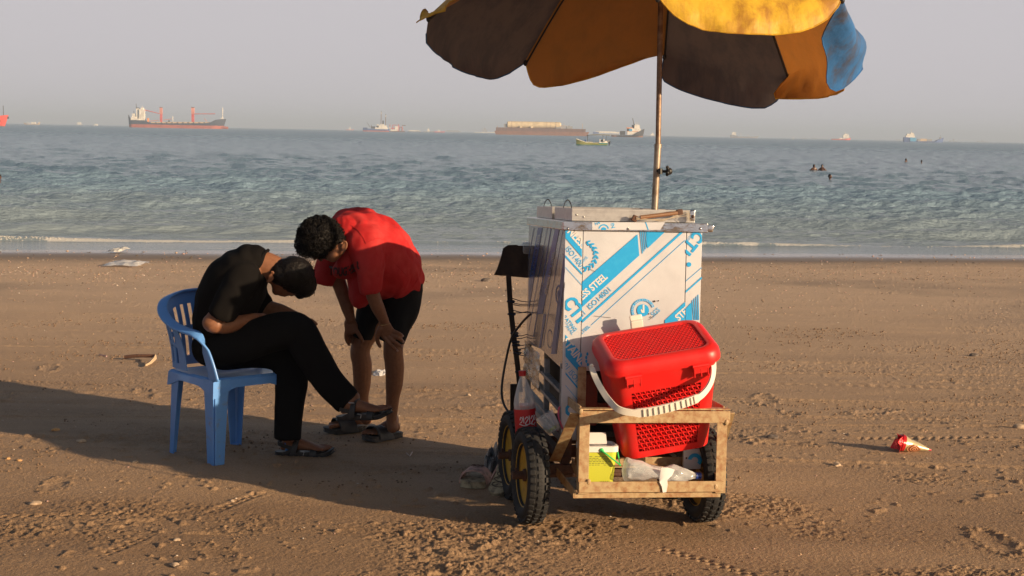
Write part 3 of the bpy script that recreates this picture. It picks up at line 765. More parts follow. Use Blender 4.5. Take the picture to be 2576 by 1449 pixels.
rk.box(((xr0+xr1)/2, -.035, zb0+.075), (xr1-xr0-.06, .006, .035), bev=.001); rk.box(((xr0+xr1)/2, -.055, zb0+.058), (xr1-xr0-.06, .035, .005), bev=.001)
rk.box(((xr0+xr1)/2, yr+.14, zb0+.012), (xr1-xr0-.05, .030, .006), bev=.001)
for s_, x_ in ((-1, xr0), (1, xr1)):
    rk.bar((x_+s_*.012, yr+.02, zt1-.03), (x_+s_*(.05 if s_ < 0 else .035), -.02, zr+.03), .045, .006, (0, 1, .6), bev=.001)
    rk.bar((x_-s_*.008, yr+.03, zt1-.02), (x_-s_*.005, .0, zt1-.02), .006, .035, bev=.001)
    rk.bar((x_-s_*.02, yr+.03, zb0+.03), (x_-s_*.02, -.04, zb0+.075), .006, .035, bev=.001)
for (x_, z_) in ((xr0+pw, zb1), (xr1-pw, zb0+.02), (xr1-.004, zt0), (xr0+.004, zt1-.02)): rk.ball((x_, yr-.004, z_), (.008, .004, .012), 5)
rack = rk.build('front_rack', [M_rust], cart)
# ---- wheels
def wheel(cx_, cy_, cz_, s_, rot0):
    w_ = MB(); Ro, wd = .200, .046
    TW = Matrix.Translation((cx_, cy_, cz_)) @ Matrix.Rotation(R(4.5), 4, 'Z')
    Mx = TW @ Matrix.Rotation(math.pi/2*s_, 4, 'Y')
    prof = []
    for k in range(15):
        a = -math.pi*.86+2*math.pi*.86*k/14
        prof.append((.158+.038*math.cos(a), wd*math.sin(a)))
    w_.lathe(prof, Mx, 48, 0, caps=False)
    nb = 40
    for k in range(nb):
        for row, (zz, hl) in enumerate(((-.029, .5), (0, 0), (.029, .5))):
            a = 2*math.pi*(k+hl+rot0)/nb; rr_ = Ro-.009-(.003 if row != 1 else 0)
            T_ = TW @ Matrix.Rotation(math.pi/2*s_, 4, 'Y') @ Matrix.Rotation(a, 4, 'Z') @ Matrix.Translation((rr_, 0, zz)) @ Matrix.Rotation((.35 if row == 0 else -.35 if row == 2 else 0), 4, 'Y' if row != 1 else 'X')
            w_.box(T_ @ Vector((0, 0, 0)), (.016, .021 if row != 1 else .018, .022 if row != 1 else .019), T_.to_3x3(), 0, .0025)
    wo_ = thing('wheel', None, None); bpy.data.objects.remove(wo_)
    r_ = MB()
    r_.lathe([(.128, .030), (.134, .034), (.137, .026), (.120, .014), (.075, .006), (.05, .010), (.028, .018), (.028, -.02), (.06, -.012), (.12, -.014), (.137, -.030), (.128, -.034)], Mx, 40, 0, caps=False)
    ax = MB(); ax.lathe([(.0, .075), (.017, .075), (.017, .03), (.026, .028), (.026, .016), (.0, .016)], Mx, 14)
    ax.tube([Mx @ Vector((0, 0, .055)), Mx @ Vector((.03*1, 0, .060))], .006, 8)
    ob = r_.build('wheel', [M_yellow], cart)
    w_.build('tyre', [M_rubber], ob); ax.build('axle_hub', [M_rustd], ob)
    return ob
wx0 = -.128; wx1 = BW+.020
wheel(wx0, -.02, .198, -1, 0); wheel(wx0, .445, .198, -1, .3); wheel(wx1, -.02, .198, 1, .6); wheel(wx1, .445, .198, 1, .1)
# ---- wooden push handle at the back with its post, wires and cable
bd = MB(); yb_ = BL+.03
pp = [cl(Z1(*q), yb_) for q in ((75, 640), (100, 590), (130, 500), (150, 420), (190, 394), (262, 392), (270, 398), (355, 400))]
pts = [(p_.x, p_.z) for p_ in pp]; zl_ = pts[0][1]; pts += [(BW-.05, pts[-1][1]), (BW-.02, zl_-.01), (pts[-1][0], zl_-.012)]
bd.prism(pts, Matrix(((1, 0, 0, 0), (0, 0, 1, yb_), (0, 1, 0, 0), (0, 0, 0, 1))), .022)
bd.build('handle_board', [M_wood], cart)
po = MB()
c1 = [cl((x_, y_), yb_-.012) for x_, y_ in ((1279, 690), (1284, 770), (1293, 850), (1302, 920), (1309, 985))]
for i in range(4): po.bar(c1[i], c1[i+1], .024, .022, (0, 1, 0), bev=.003, ext=.004)
p2_ = [cl((1294, 966), yb_-.03), cl((1294, 1060), yb_-.03)]
po.bar(p2_[0], p2_[1], .040, .014, (0, 1, 0), bev=.002)
po.build('handle_post', [M_wood], cart); po = MB(); po.bar((BW-.05, yb_-.012, .95), (BW-.05, yb_-.012, .24), .024, .022, (0, 1, 0), bev=.003)
po.build('handle_post', [M_wood], cart)
wi = MB()
for (a_, b_) in (((1288, 750), (1329, 760)), ((1289, 762), (1329, 765)), ((1289, 766), (1329, 769)), ((1290, 780), (1329, 787)), ((1290, 787), (1329, 783)), ((1297, 845), (1329, 840)), ((1297, 852), (1329, 846)), ((1299, 868), (1329, 866)), ((1300, 878), (1329, 872)), ((1301, 884), (1329, 888)), ((1302, 892), (1329, 893))):
    wi = MB(); wi.tube([cl(a_, yb_-.02), (cl(a_, yb_-.02)+cl(b_, BL))/2+Vector((0, 0, -.004)), cl(b_, BL-.0)], .0022, 5); wi.build('binding_cord', [M_cord], cart)
for (x_, y_) in ((1285, 758), (1287, 790), (1294, 838), (1295, 845), (1297, 860), (1298, 868), (1300, 880), (1301, 888), (1306, 935)):
    c_ = cl((x_, y_), yb_-.012); wi = MB(); wi.tube([c_+Vector((.018*math.cos(a), .017*math.sin(a), .003*math.sin(a*2))) for a in np.linspace(0, 6.2, 12)], .0035, 5); wi.build('cord_wrap', [M_cord], cart)
ca = MB(); q = [cl(p_, yy) for p_, yy in (((1335, 790), .60), ((1327, 797), .62), ((1308, 818), .66), ((1287, 850), .70), ((1274, 900), .72), ((1265, 950), .72), ((1262, 985), .70), ((1266, 1012), .66), ((1276, 1032), .60), ((1290, 1050), .52))]
def smooth_pts(p, k=6):
    out = []
    for i in range(len(p)-1):
        p0, p1, p2, p3 = p[max(i-1, 0)], p[i], p[i+1], p[min(i+2, len(p)-1)]
        for j in range(k):
            t_ = j/k
            out.append(.5*((2*p1)+(p2-p0)*t_+(2*p0-5*p1+4*p2-p3)*t_*t_+(3*p1-p0-3*p2+p3)*t_**3))
    return out+[p[-1]]
ca.tube(smooth_pts(q), .0055, 8); ca.build('power_cable', [M_black], cart)
hs = MB(); q = [cl(Z2(*p_), -.005) for p_ in ((565, 700), (548, 660), (532, 610), (530, 560), (540, 530))]
hs.tube(smooth_pts(q), .004, 6); hs.build('pink_hose', [mat('pink_hose', (.55, .08, .16), .4)], cart)
sh = MB(); sh.box((-.065, .215, .235), (.10, .26, .014), bev=.002); sh.box((-.03, .215, .21), (.05, .28, .03), bev=.002)
sh.build('side_step', [M_rustd], cart)

# ================================================================== red hamper leaning out of the rack
M_red = mat('red_plastic', (0.66, 0.013, 0.012), 0.40, spec=0.4, sss=.0, noise=(9, (.56, .035, .03), .45, .8, 8), bump=(30, .08, .003))
tb, rl = R(17), R(-9.5)
bc = cl(Z2(1326, 868), -.205)
bM = KM @ Matrix.Translation(bc) @ Matrix.Rotation(rl, 4, 'Y') @ Matrix.Rotation(tb, 4, 'X') @ Matrix.Translation((0, .104, 0)) @ Matrix.Diagonal((1, 1, 1.19, 1))
hp = thing('lidded_hamper', 'red plastic lidded hamper with white handle leaning out of the rusty rack', 'hamper', mat=bM)
def rrect(wx, wy, r, n=6, z=0, side=0):
    pts = []
    for cx_, cy_, a0 in ((wx-r, -wy+r, -90), (wx-r, wy-r, 0), (-wx+r, wy-r, 90), (-wx+r, -wy+r, 180)):
        for k in range(n+1):
            a = R(a0+90*k/n); pts.append(Vector((cx_+r*math.cos(a), cy_+r*math.sin(a), z)))
    return pts
BH = .345
def hw(z):  # half sizes at height z
    k = z/BH; return .178+.044*k, .104+.058*k
hb = MB()
NF = 10
def ringat(z, ins=0.0):
    wx, wy = hw(z); wx -= ins; wy -= ins; p = rrect(wx, wy, .055-ins*.5, 6, z)
    xs = [-.118-.030*z/BH+(.236+.06*z/BH)*i/NF for i in range(NF+1)]
    front = [Vector((x_, -wy, z)) for x_ in xs]
    return p+front            # order: front-right corner arc ... front-left corner arc, then along the front back to the start
zl_ = [0, .012, .025, .08, .14, .20, .262, .30, .325, .335]
rings = [ringat(z) for z in zl_]
n_ = len(rings[0]); base = len(hb.v); hb.v += [tuple(v) for r_ in rings for v in r_]
for i in range(len(rings)-1):
    for k in range(n_):
        k2 = (k+1) % n_
        if 28 <= k < 28+NF and 2 <= i < 6: continue          # opening for the lattice panel
        hb.f.append((i*n_+k, i*n_+k2, (i+1)*n_+k2, (i+1)*n_+k)); hb.m.append(0)
hb.f.append(tuple(range(n_-1, -1, -1))); hb.m.append(0)
ri = [ringat(z, .004) for z in zl_]; b0 = len(hb.v); hb.v += [tuple(v) for r_ in ri for v in r_]
for i in range(len(ri)-1):
    for k in range(n_):
        k2 = (k+1) % n_
        if 28 <= k < 28+NF and 2 <= i < 6: continue
        hb.f.append((b0+i*n_+k2, b0+i*n_+k, b0+(i+1)*n_+k, b0+(i+1)*n_+k2)); hb.m.append(0)
wx, wy = hw(.335); hb.rings([rrect(wx-.002, wy-.002, .054, 6, .333), rrect(wx+.008, wy+.008, .062, 6, .333), rrect(wx+.009, wy+.009, .063, 6, .345), rrect(wx-.002, wy-.002, .054, 6, .345)], caps=False)
hbo = hb.build('hamper_body', [M_red], hp, fixn=False, sharp=50)
def lattice(mb, x0, x1, y0, y1, fn, pitch, wd, th, xin=lambda y: 0.0, rad=0.0):
    """three families of bars clipped to a (rounded) rectangle, with small bosses where they cross"""
    H = (y1-y0); hx = (x1-x0)
    def inside(x, y):
        a, c = x0+xin(y), x1-xin(y)
        if not (a <= x <= c and y0 <= y <= y1): return False
        for cx_, cy_, sx_, sy_ in ((a+rad, y0+rad, -1, -1), (c-rad, y0+rad, 1, -1), (a+rad, y1-rad, -1, 1), (c-rad, y1-rad, 1, 1)):
            if (x-cx_)*sx_ > 0 and (y-cy_)*sy_ > 0 and (x-cx_)**2+(y-cy_)**2 > rad*rad: return False
        return True
    D_ = hx+H
    cxm, cym = (x0+x1)/2, (y0+y1)/2
    for ang in (0, 60, 120):
        a = R(ang); dx, dy = math.cos(a), math.sin(a)
        k = int(D_/pitch)+1
        for i in range(-k, k+1):
            ox, oy = cxm-dy*i*pitch*.866, cym+dx*i*pitch*.866
            ss = np.linspace(-D_, D_, int(2*D_/.004)); ins_ = [inside(ox+dx*s_, oy+dy*s_) for s_ in ss]
            j = 0
            while j < len(ss):
                if ins_[j]:
                    e = j
                    while e+1 < len(ss) and ins_[e+1]: e += 1
                    if ss[e]-ss[j] > .008:
                        s0, s1 = ss[j]-.004, ss[e]+.004; nx, ny = -dy*wd/2, dx*wd/2
                        q = [(ox+dx*s0+nx, oy+dy*s0+ny), (ox+dx*s1+nx, oy+dy*s1+ny), (ox+dx*s1-nx, oy+dy*s1-ny), (ox+dx*s0-nx, oy+dy*s0-ny)]
                        top = [(ox+dx*s0, oy+dy*s0), (ox+dx*s1, oy+dy*s1)]
                        vs = [fn(x, y, 0) for x, y in q]+[fn(x, y, th) for x, y in top]
                        mb.add(vs, [(0, 3, 2, 1), (0, 1, 5, 4), (3, 4, 5, 2), (0, 4, 3), (1, 2, 5)])
                    j = e+1
                else: j += 1
lp = MB()
def ffront(x, y, h):
    wx, wy = hw(y); return Vector((x, -wy-.001+.0055-h, y))
lattice(lp, -.149, .149, .026, .261, ffront, .0205, .0062, .005, lambda y: .029*(1-(y-.0)/.345)+.004, .02)
lp.build('front_lattice', [M_red], hbo, fixn=True, sharp=20)
ld_ = MB()
wx, wy = hw(BH)
L0 = BH+.001
prof = [(.012, -.012), (.013, .0), (.008, .022), (-.006, .034), (-.022, .038), (-.034, .036), (-.036, .030)]
ld_.rings([rrect(wx+o_, wy+o_, .062+o_*.6, 8, L0+h_) for o_, h_ in prof]+[rrect(wx-.030, wy-.030, .040, 8, L0+.022), rrect(wx+.008, wy+.008, .06, 8, L0-.010)], caps=False)
lid_o = ld_.build('hamper_lid', [M_red], hp, sharp=50)
ll = MB(); lattice(ll, -wx+.034, wx-.034, -wy+.034, wy-.034, lambda x, y, h: Vector((x, y, L0+.028+h)), .0175, .0062, .005, lambda y: 0, .035)
ll.build('lid_lattice', [M_red], lid_o, fixn=True, sharp=20)
for x_ in (-.135, .135):
    la = MB(); zz = .318; wy_ = hw(zz)[1]
    la.box((x_, -wy_-.022, zz+.004), (.060, .012, .024), bev=.002)
    la.tube([(x_-.033, -wy_-.024, zz+.018), (x_+.033, -wy_-.024, zz+.018)], .006, 8)
    for k in (-1, 0, 1): la.box((x_+k*.027, -wy_-.019, zz-.006), (.005, .020, .030), bev=.001)
    la.build('latch', [M_red], lid_o)
M_hand = mat('white_plastic', (.70, .66, .58), .4)
hd = MB(); hi_ = bM.inverted()
def hwp(x, y, Y): return hi_ @ P(*Z2(x, y), Y)
ctl = [(772, 252, 5.66), (790, 305, 5.62), (835, 395, 5.56), (900, 490, 5.52), (975, 555, 5.49), (1110, 576, 5.49), (1300, 545, 5.50), (1490, 488, 5.52), (1575, 440, 5.54), (1635, 350, 5.60), (1652, 240, 5.66), (1636, 105, 5.70)]
hpnt = smooth_pts([hwp(q_[0], q_[1], q_[2]+.085) for q_ in ctl], 5)
rr = []
for i, p_ in enumerate(hpnt):
    T_ = (hpnt[min(i+1, len(hpnt)-1)]-hpnt[max(i-1, 0)]).normalized()
    Yv = Vector((0, 1, 0)); s_ = T_.cross(Yv).normalized(); y_ = s_.cross(T_)
    mid = 1.0 if not (25 <= i <= 37) else 1.35
    rr.append([p_+s_*a_*mid+y_*b_ for a_, b_ in ((-.011, -.004), (.011, -.004), (.011, .004), (-.011, .004))])
hd.rings(rr)
for i in range(26, 37):
    T_ = (hpnt[i+1]-hpnt[i]).normalized(); s_ = T_.cross(Vector((0, 1, 0))).normalized()
    hd.bar(hpnt[i]-s_*.013+Vector((0, -.006, 0)), hpnt[i]+s_*.013+Vector((0, -.006, 0)), .003, .006, (0, 1, 0))
for p_ in (hpnt[0], hpnt[-1]): hd.ball(p_+Vector((0, .004, .004)), (.010, .006, .010), 6)
hd.build('carry_handle', [M_hand], hp, sharp=30)
cp = MB(); cA = hwp(*((1250-0)*0+1, 1), 5.8) if False else None
xc_ = (hi_ @ P(*Z1(1253, 1040), 5.98)).x
cp.box((xc_, wy+.012, L0+.040), (.052, .020, .034), None, 0, .006); cp.box((xc_, wy+.020, L0+.062), (.052, .012, .020), Matrix.Rotation(-.5, 3, 'X'), 0, .005)
cp.box((xc_, wy+.006, L0+.020), (.050, .030, .010), None, 0, .003)
cp.build('lid_clip', [M_hand], lid_o)

# ================================================================== things in the rack
def inrack(x, y, yl): return KM @ cl(Z2(x, y), yl)
M_lime = mat('lime_plastic', (.50, .52, .045), .4)
M_wplas = mat('white_tub_plastic', (.70, .68, .65), .4)
M_txt = mat('olive_print', (.12, .13, .03), .5); M_greenp = mat('green_plastic', (.03, .50, .12), .35)
bp_ = cl(Z2(845, 1072), -.24); uM = KM @ Matrix.Translation(Vector((bp_.x-.012, -.185, zb0+.012)))
tub = thing('lime_tub', 'square lime green tub with white lid standing in the rack', 'tub', mat=uM)
q = MB(); hT = .150; q.rings([rrect(.058, .052, .02, 5, 0), rrect(.060, .054, .02, 5, .004), rrect(.072, .064, .024, 5, hT)]); tub_b = q.build('tub_body', [M_lime], tub)
q = MB(); q.rings([rrect(.070, .062, .022, 5, hT-.010), rrect(.077, .069, .025, 5, hT-.010), rrect(.077, .069, .025, 5, hT+.012), rrect(.068, .060, .022, 5, hT+.014), rrect(.066, .058, .022, 5, hT+.006)], caps=True)
lidt = q.build('tub_lid', [M_wplas], tub)
q = MB(); q.box((-.005, -.02, hT+.038), (.075, .05, .002), Matrix.Rotation(R(55), 3, 'X')); q.build('lid_flap', [M_wplas], lidt)
q = MB(); rq = random.Random(2)
for k in range(13):
    zz = hT-.030-k*.0068; yy = -(.052+.012*zz/hT)-.0008; x_ = -.045
    while x_ < .045:
        L_ = rq.uniform(.004, .014)
        if rq.random() > .12 and x_+L_ < .05: q.add([(x_, yy, zz), (x_+L_, yy, zz), (x_+L_, yy-.0001, zz+.0026), (x_, yy-.0001, zz+.0026)], [(0, 1, 2, 3)])
        x_ += L_+.003
for k in range(14):
    if k % 3 != 1: q.add([(.004+k*.0026, -.0538, .004), (.0056+k*.0026, -.0538, .004), (.0056+k*.0026, -.0555, .022), (.004+k*.0026, -.0555, .022)], [(0, 1, 2, 3)])
q.add([(.001, -.0532, .002), (.043, -.0532, .002), (.043, -.0552, .025), (.001, -.0552, .025)], [(0, 1, 2, 3)], 1)
q.build('label_print', [M_txt, M_wplas], tub_b, smooth=False, fixn=False)
q = MB(); a_ = Vector((.005, -.072, hT-.002)); b_ = Vector((.080, -.082, hT-.060))
q.bar(a_, b_, .006, .014, (0, 1, 0), bev=.002); q.ball(a_, (.009, .004, .009), 6); q.tube([b_, Vector((.088, -.03, hT-.065)), Vector((.080, .0, hT))], .003, 6)
q.build('bail_handle', [M_greenp], tub)

def clearmat(name, tint=(.9, .92, .93), rough=.08, op=.22):
    m = bpy.data.materials.new(name); m.use_nodes = True; nt = m.node_tree; b = nt.nodes['Principled BSDF']
    b.inputs['Base Color'].default_value = (*tint, 1); b.inputs['Roughness'].default_value = rough; b.inputs['Specular IOR Level'].default_value = .8
    tcn = N(nt, 'ShaderNodeTexCoord'); n = N(nt, 'ShaderNodeTexNoise'); n.inputs['Scale'].default_value = 38; nt.links.new(tcn.outputs['Object'], n.inputs['Vector'])
    bb = N(nt, 'ShaderNodeBump'); bb.inputs['Strength'].default_value = .35; bb.inputs['Distance'].default_value = .01; nt.links.new(n.outputs[0], bb.inputs['Height']); nt.links.new(bb.outputs[0], b.inputs['Normal'])
    tr = N(nt, 'ShaderNodeBsdfTransparent'); tr.inputs[0].default_value = (*tint, 1)
    lw = N(nt, 'ShaderNodeLayerWeight'); lw.inputs[0].default_value = .35
    mr = N(nt, 'ShaderNodeMapRange', i3=op, i4=.85); nt.links.new(lw.outputs['Facing'], mr.inputs[0])
    ms = N(nt, 'ShaderNodeMixShader'); nt.links.new(mr.outputs[0], ms.inputs[0]); nt.links.new(tr.outputs[0], ms.inputs[1]); nt.links.new(b.outputs[0], ms.inputs[2])
    nt.links.new(ms.outputs[0], nt.nodes['Material Output'].inputs[0]); return m
M_clear = clearmat('clear_plastic'); M_cap = mat('blue_cap', (.02, .05, .25), .35); M_redcap = mat('red_cap', (.45, .012, .015), .4)
M_dreg = clearmat('pink_dregs', (.85, .42, .40), .15, .4)
BPROF = [(.0, .004), (.030, .0), (.044, .010), (.046, .03), (.046, .17), (.0465, .19), (.042, .215), (.032, .25), (.020, .285), (.0135, .300), (.013, .315)]
def bottle(name, label, M_, crush=0.0, cap=M_cap, group=None, seed=1):
    t_ = thing(name, label, 'bottle', mat=M_, group=group)
    q = MB(); n = 26; rb = random.Random(seed); rings = []
    ph = [rb.uniform(0, 6.28) for _ in range(4)]
    prof = []
    for i in range(len(BPROF)-1):
        (r0_, z0_), (r1_, z1_) = BPROF[i], BPROF[i+1]
        for k in range(3): prof.append((r0_+(r1_-r0_)*k/3, z0_+(z1_-z0_)*k/3))
    prof.append(BPROF[-1])
    for r_, z_ in prof:
        ring = []
        for k in range(n):
            a = 2*math.pi*k/n; rr_ = r_
            rr_ *= 1+.05*math.sin(5*a)*(z_ < .04)
            fx, fy = 1.0, 1.0
            if crush: 
                c = crush*math.exp(-((z_-.15)/.06)**2); fy = 1-.62*c; fx = 1+.10*c
                rr_ *= 1+crush*.10*math.sin(3*a+ph[0]+z_*60)+crush*.07*math.sin(5*a+ph[1]-z_*90)
            ring.append(Vector((rr_*math.cos(a)*fx, rr_*math.sin(a)*fy, z_)))
        rings.append(ring)
    q.rings(rings, caps=True); bo = q.build('bottle_body', [M_clear], t_, sharp=60)
    q = MB(); q.lathe([(.0, .332), (.0155, .332), (.0155, .312), (.016, .310), (.013, .309)], None, 18); q.build('bottle_cap', [cap], t_)
    return t_, bo
# crushed bottle lying on the rack floor
a_ = cl(Z2(1000, 1000), -.25); b_ = cl(Z2(1555, 1050), -.235)
zx_ = (b_-a_).normalized(); yy_ = Vector((0, 1, .2)).cross(zx_).normalized(); xx_ = yy_.cross(zx_)
Mb = Matrix((xx_, yy_, zx_)).transposed().to_4x4(); Mb.translation = a_+Vector((.002, .0, .008)); Mb = KM @ Mb @ Matrix.Scale((b_-a_).length/.332, 4)
bottle('crushed_bottle', 'crushed clear plastic bottle with blue cap lying in the rack', Mb, 1.0, M_cap, seed=4)
q = MB(); pp = [(1275, 972), (1322, 972), (1372, 988), (1352, 1030), (1318, 1062), (1322, 1095), (1312, 1150), (1286, 1154), (1278, 1110), (1262, 1078), (1262, 1040)]
pl = [KM @ cl(Z2(*p_), -.312 if p_[1] > 1060 else -.300) for p_ in pp]
pc = KM @ cl(Z2(1300, 1040), -.308)
pap = thing('paper_scrap', 'torn white paper strip draped over the rusty bottom rail', 'paper', loc=pc)
q.add(pl+[pc, KM @ cl(Z2(1300, 1090), -.311)], [(i, i+1, 11) for i in (0, 1, 2)]+[(3, 4, 11), (4, 5, 12), (4, 12, 11), (5, 6, 12), (6, 7, 12), (7, 8, 12), (8, 9, 12), (9, 11, 12), (9, 10, 11), (10, 0, 11)])
o_ = q.build('paper_sheet', [mat('white_paper', (.72, .70, .68), .8)], pap, world=True, fixn=True)
# white box with blue print behind
bx = cl(Z2(1495, 900), -.08); c_ = thing('steel_offcut', 'small bent offcut of blue printed sheet behind the hamper', 'metal scrap', mat=KM @ Matrix.Translation(bx))
q = MB(); q.box((0, 0, -.004), (.075, .02, .085), bev=.003); so = q.build('offcut_sheet', [M_film], c_)
q = MB(); v_, f_ = ringp(0, 0, .014, .030, -40, 170, 14); q.add([(x_+.01, -.0115, -y_*1-.01) for x_, y_ in v_], f_); v_, f_ = disc(0, 0, .004); q.add([(x_-.025, -.0115, -y_) for x_, y_ in v_], f_, 1)
q.build('offcut_print', [M_blue, M_rustd], so, smooth=False, fixn=False)
# cola bottle standing behind the near wheel
cc_ = cs(Z2(320, 480), -.075)
dcol = .16; c0_ = cl(Z2(316, 500), dcol)
ctp = cl(Z2(283, 268), dcol).z
Mc = KM @ Matrix.Translation((c0_.x-.003, dcol, ctp-.332*.98)) @ Matrix.Rotation(R(-5), 4, 'Y') @ Matrix.Scale(.98, 4)
cola, cb_ = bottle('cola_bottle', 'large cola bottle with red cap and red label between the wheels and freezer', Mc, 0.0, M_redcap, seed=2)
M_lab = mat('red_label', (.50, .010, .018), .35); M_wl = mat('white_script', (.72, .70, .70), .5)
q = MB(); q.lathe([(.0472, .055), (.0475, .056), (.0475, .168), (.0472, .169)], None, 36, caps=False); lb = q.build('bottle_label', [M_lab], cb_)
q = MB(); q.lathe([(.0, .008), (.043, .012), (.0445, .03), (.0445, .185), (.0, .186)], None, 24); q.build('cola_remains', [M_dreg], cb_)
q = MB()
def lab(u_, v_, o=.0483):   # u around the label, v up
    a = math.radians(-78)+u_/.0475; return Vector((o*math.cos(a), o*math.sin(a), v_))
scr = [[(-.040, .125), (-.036, .137), (-.029, .130), (-.033, .117), (-.040, .112)], [(-.026, .140), (-.024, .128), (-.024, .112)],
       [(-.018, .128), (-.010, .138), (-.004, .130), (-.012, .118), (-.018, .108), (-.008, .104)], [(.000, .142), (.002, .126), (.001, .108)],
       [(.008, .128), (.016, .140), (.023, .128), (.014, .116), (.009, .106), (.020, .102), (.030, .110)], [(.026, .142), (.033, .128), (.027, .120)], [(-.045, .108), (-.02, .100), (.005, .108), (.025, .098)]]
for s_ in scr: q.tube(smooth_pts([lab(*p_) for p_ in s_], 5), .0019, 5)
for x_, y_, w2 in ((-.008, .082, .012), (-.022, .068, .006)): q.tube([lab(x_, y_), lab(x_+w2, y_+.001)], .001, 4)
for k in range(6): q.tube([lab(.040+.0016*k, .135), lab(.040+.0016*k, .155)], .0005, 4)
q.build('label_script', [M_wl], lb)
# plastic cup
a_ = cl(Z2(425, 588), .02); b_ = cl(Z2(500, 705), .0)
zx_ = (b_-a_).normalized(); yy_ = Vector((0, 1, 0)).cross(zx_).normalized(); xx_ = yy_.cross(zx_)
Mb = Matrix((xx_, yy_, zx_)).transposed().to_4x4(); Mb.translation = a_
cup = thing('plastic_cup', 'clear plastic cup lying tilted beside the cola bottle', 'cup', mat=KM @ Mb)
q = MB(); L_ = (b_-a_).length*1.05; q.lathe([(.040, 0), (.0415, .003), (.040, .006), (.034, L_*.6), (.028, L_), (.0, L_-.003)], None, 24, caps=False); cbo = q.build('cup_body', [M_clear], cup)
q = MB(); q.lathe([(.0, L_-.01), (.026, L_-.008), (.027, L_-.02), (.0, L_-.022)], None, 16); q.build('green_dregs', [mat('green_dregs', (.25, .35, .05), .3)], cbo)
# clear bottle with blue label on top of the board
pb = cl((1318, 612), BL+.045)
Mb = KM @ Matrix.Translation(pb+Vector((.06, .01, -.028))) @ Matrix.Rotation(R(90), 4, 'Y') @ Matrix.Rotation(0, 4, 'Z') @ Matrix.Translation((0, 0, -.07)) @ Matrix.Scale(.72, 4)
wb, wbb = bottle('water_bottle', 'clear water bottle with blue band lying on the wooden handle board', Mb, 0.0, M_cap, seed=6)
q = MB(); q.lathe([(.0468, .08), (.0474, .082), (.0474, .15), (.0468, .152)], None, 24, caps=False); q.build('bottle_band', [M_cap], wbb)
# ================================================================== UMBRELLA
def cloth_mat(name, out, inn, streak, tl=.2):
    """cloth that lets some light through; outer dye colour on the sunny side, underside shade and backlight put into the inside colour"""
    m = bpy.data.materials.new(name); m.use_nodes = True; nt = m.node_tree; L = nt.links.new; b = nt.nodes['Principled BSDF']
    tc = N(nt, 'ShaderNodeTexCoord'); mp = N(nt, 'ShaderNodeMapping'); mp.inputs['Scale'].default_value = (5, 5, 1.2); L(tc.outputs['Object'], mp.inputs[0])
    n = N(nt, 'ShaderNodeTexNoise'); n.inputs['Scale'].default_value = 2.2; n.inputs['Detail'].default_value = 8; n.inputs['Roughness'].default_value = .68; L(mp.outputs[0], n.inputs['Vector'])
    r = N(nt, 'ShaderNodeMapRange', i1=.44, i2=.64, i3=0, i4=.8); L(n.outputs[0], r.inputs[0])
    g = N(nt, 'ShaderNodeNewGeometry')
    side = N(nt, 'ShaderNodeMix', data_type='RGBA'); L(g.outputs['Backfacing'], side.inputs[0]); side.inputs[6].default_value = (*out, 1); side.inputs[7].default_value = (*inn, 1)  # inside colour stands in for the canopy's shaded, backlit underside
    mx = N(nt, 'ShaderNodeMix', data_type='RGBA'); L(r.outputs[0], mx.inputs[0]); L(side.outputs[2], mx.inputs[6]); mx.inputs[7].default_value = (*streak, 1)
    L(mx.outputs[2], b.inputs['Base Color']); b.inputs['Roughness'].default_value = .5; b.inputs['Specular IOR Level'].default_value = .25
    tr = N(nt, 'ShaderNodeBsdfTranslucent'); L(mx.outputs[2], tr.inputs[0])
    ms = N(nt, 'ShaderNodeMixShader'); ms.inputs[0].default_value = tl; L(b.outputs[0], ms.inputs[1]); L(tr.outputs[0], ms.inputs[2])
    w2 = N(nt, 'ShaderNodeTexNoise'); w2.inputs['Scale'].default_value = 9; w2.inputs['Detail'].default_value = 5; L(tc.outputs['Object'], w2.inputs['Vector'])
    bb = N(nt, 'ShaderNodeBump'); bb.inputs['Strength'].default_value = .3; bb.inputs['Distance'].default_value = .04; L(w2.outputs[0], bb.inputs['Height']); L(bb.outputs[0], b.inputs['Normal'])
    L(ms.outputs[0], nt.nodes['Material Output'].inputs[0]); return m
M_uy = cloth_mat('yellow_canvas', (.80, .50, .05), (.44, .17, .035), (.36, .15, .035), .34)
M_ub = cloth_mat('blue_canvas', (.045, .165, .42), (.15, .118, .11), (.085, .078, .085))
M_pole = mat('rusty_pole', (.16, .10, .07), .45, metal=.5, noise=(16, (.30, .22, .16), .45, .65), bump=(60, .3, .003))
M_polel = mat('worn_steel_pole', (.36, .30, .24), .4, metal=.6, noise=(20, (.22, .15, .10), .45, .65))
ub = P(1644, 600, 6.50)
umb = thing('beach_umbrella', 'faded yellow and blue market umbrella standing in the ice cream cart', 'umbrella', loc=(ub.x, ub.y, KM.translation.z+.45))
DU = 6.50
q = MB(); q.tube([P(1655.5, 362, DU), P(1662, 10, DU+.02), P(1668, -220, DU+.03), P(1690, -300, DU+.03)], .0118, 14); q.build('upper_pole', [M_pole], umb, world=True)
q = MB(); lo_ = P(1645, 560, DU); lo2 = Vector((lo_.x-.012, lo_.y, KM.translation.z+.30))
q.tube([lo2, lo_, P(1655.5, 362, DU)], .0150, 16); q.tube([P(1655.2, 372, DU), P(1655.7, 362, DU)], .0165, 16); pl_ = q.build('lower_pole', [M_polel], umb, world=True)
q = MB(); c_ = P(1662, 431, DU-.01); q.tube([P(1652, 430, DU-.01), P(1680, 432, DU-.03)], .006, 8); q.ball(P(1683, 431, DU-.03), (.016, .016, .016), 6)
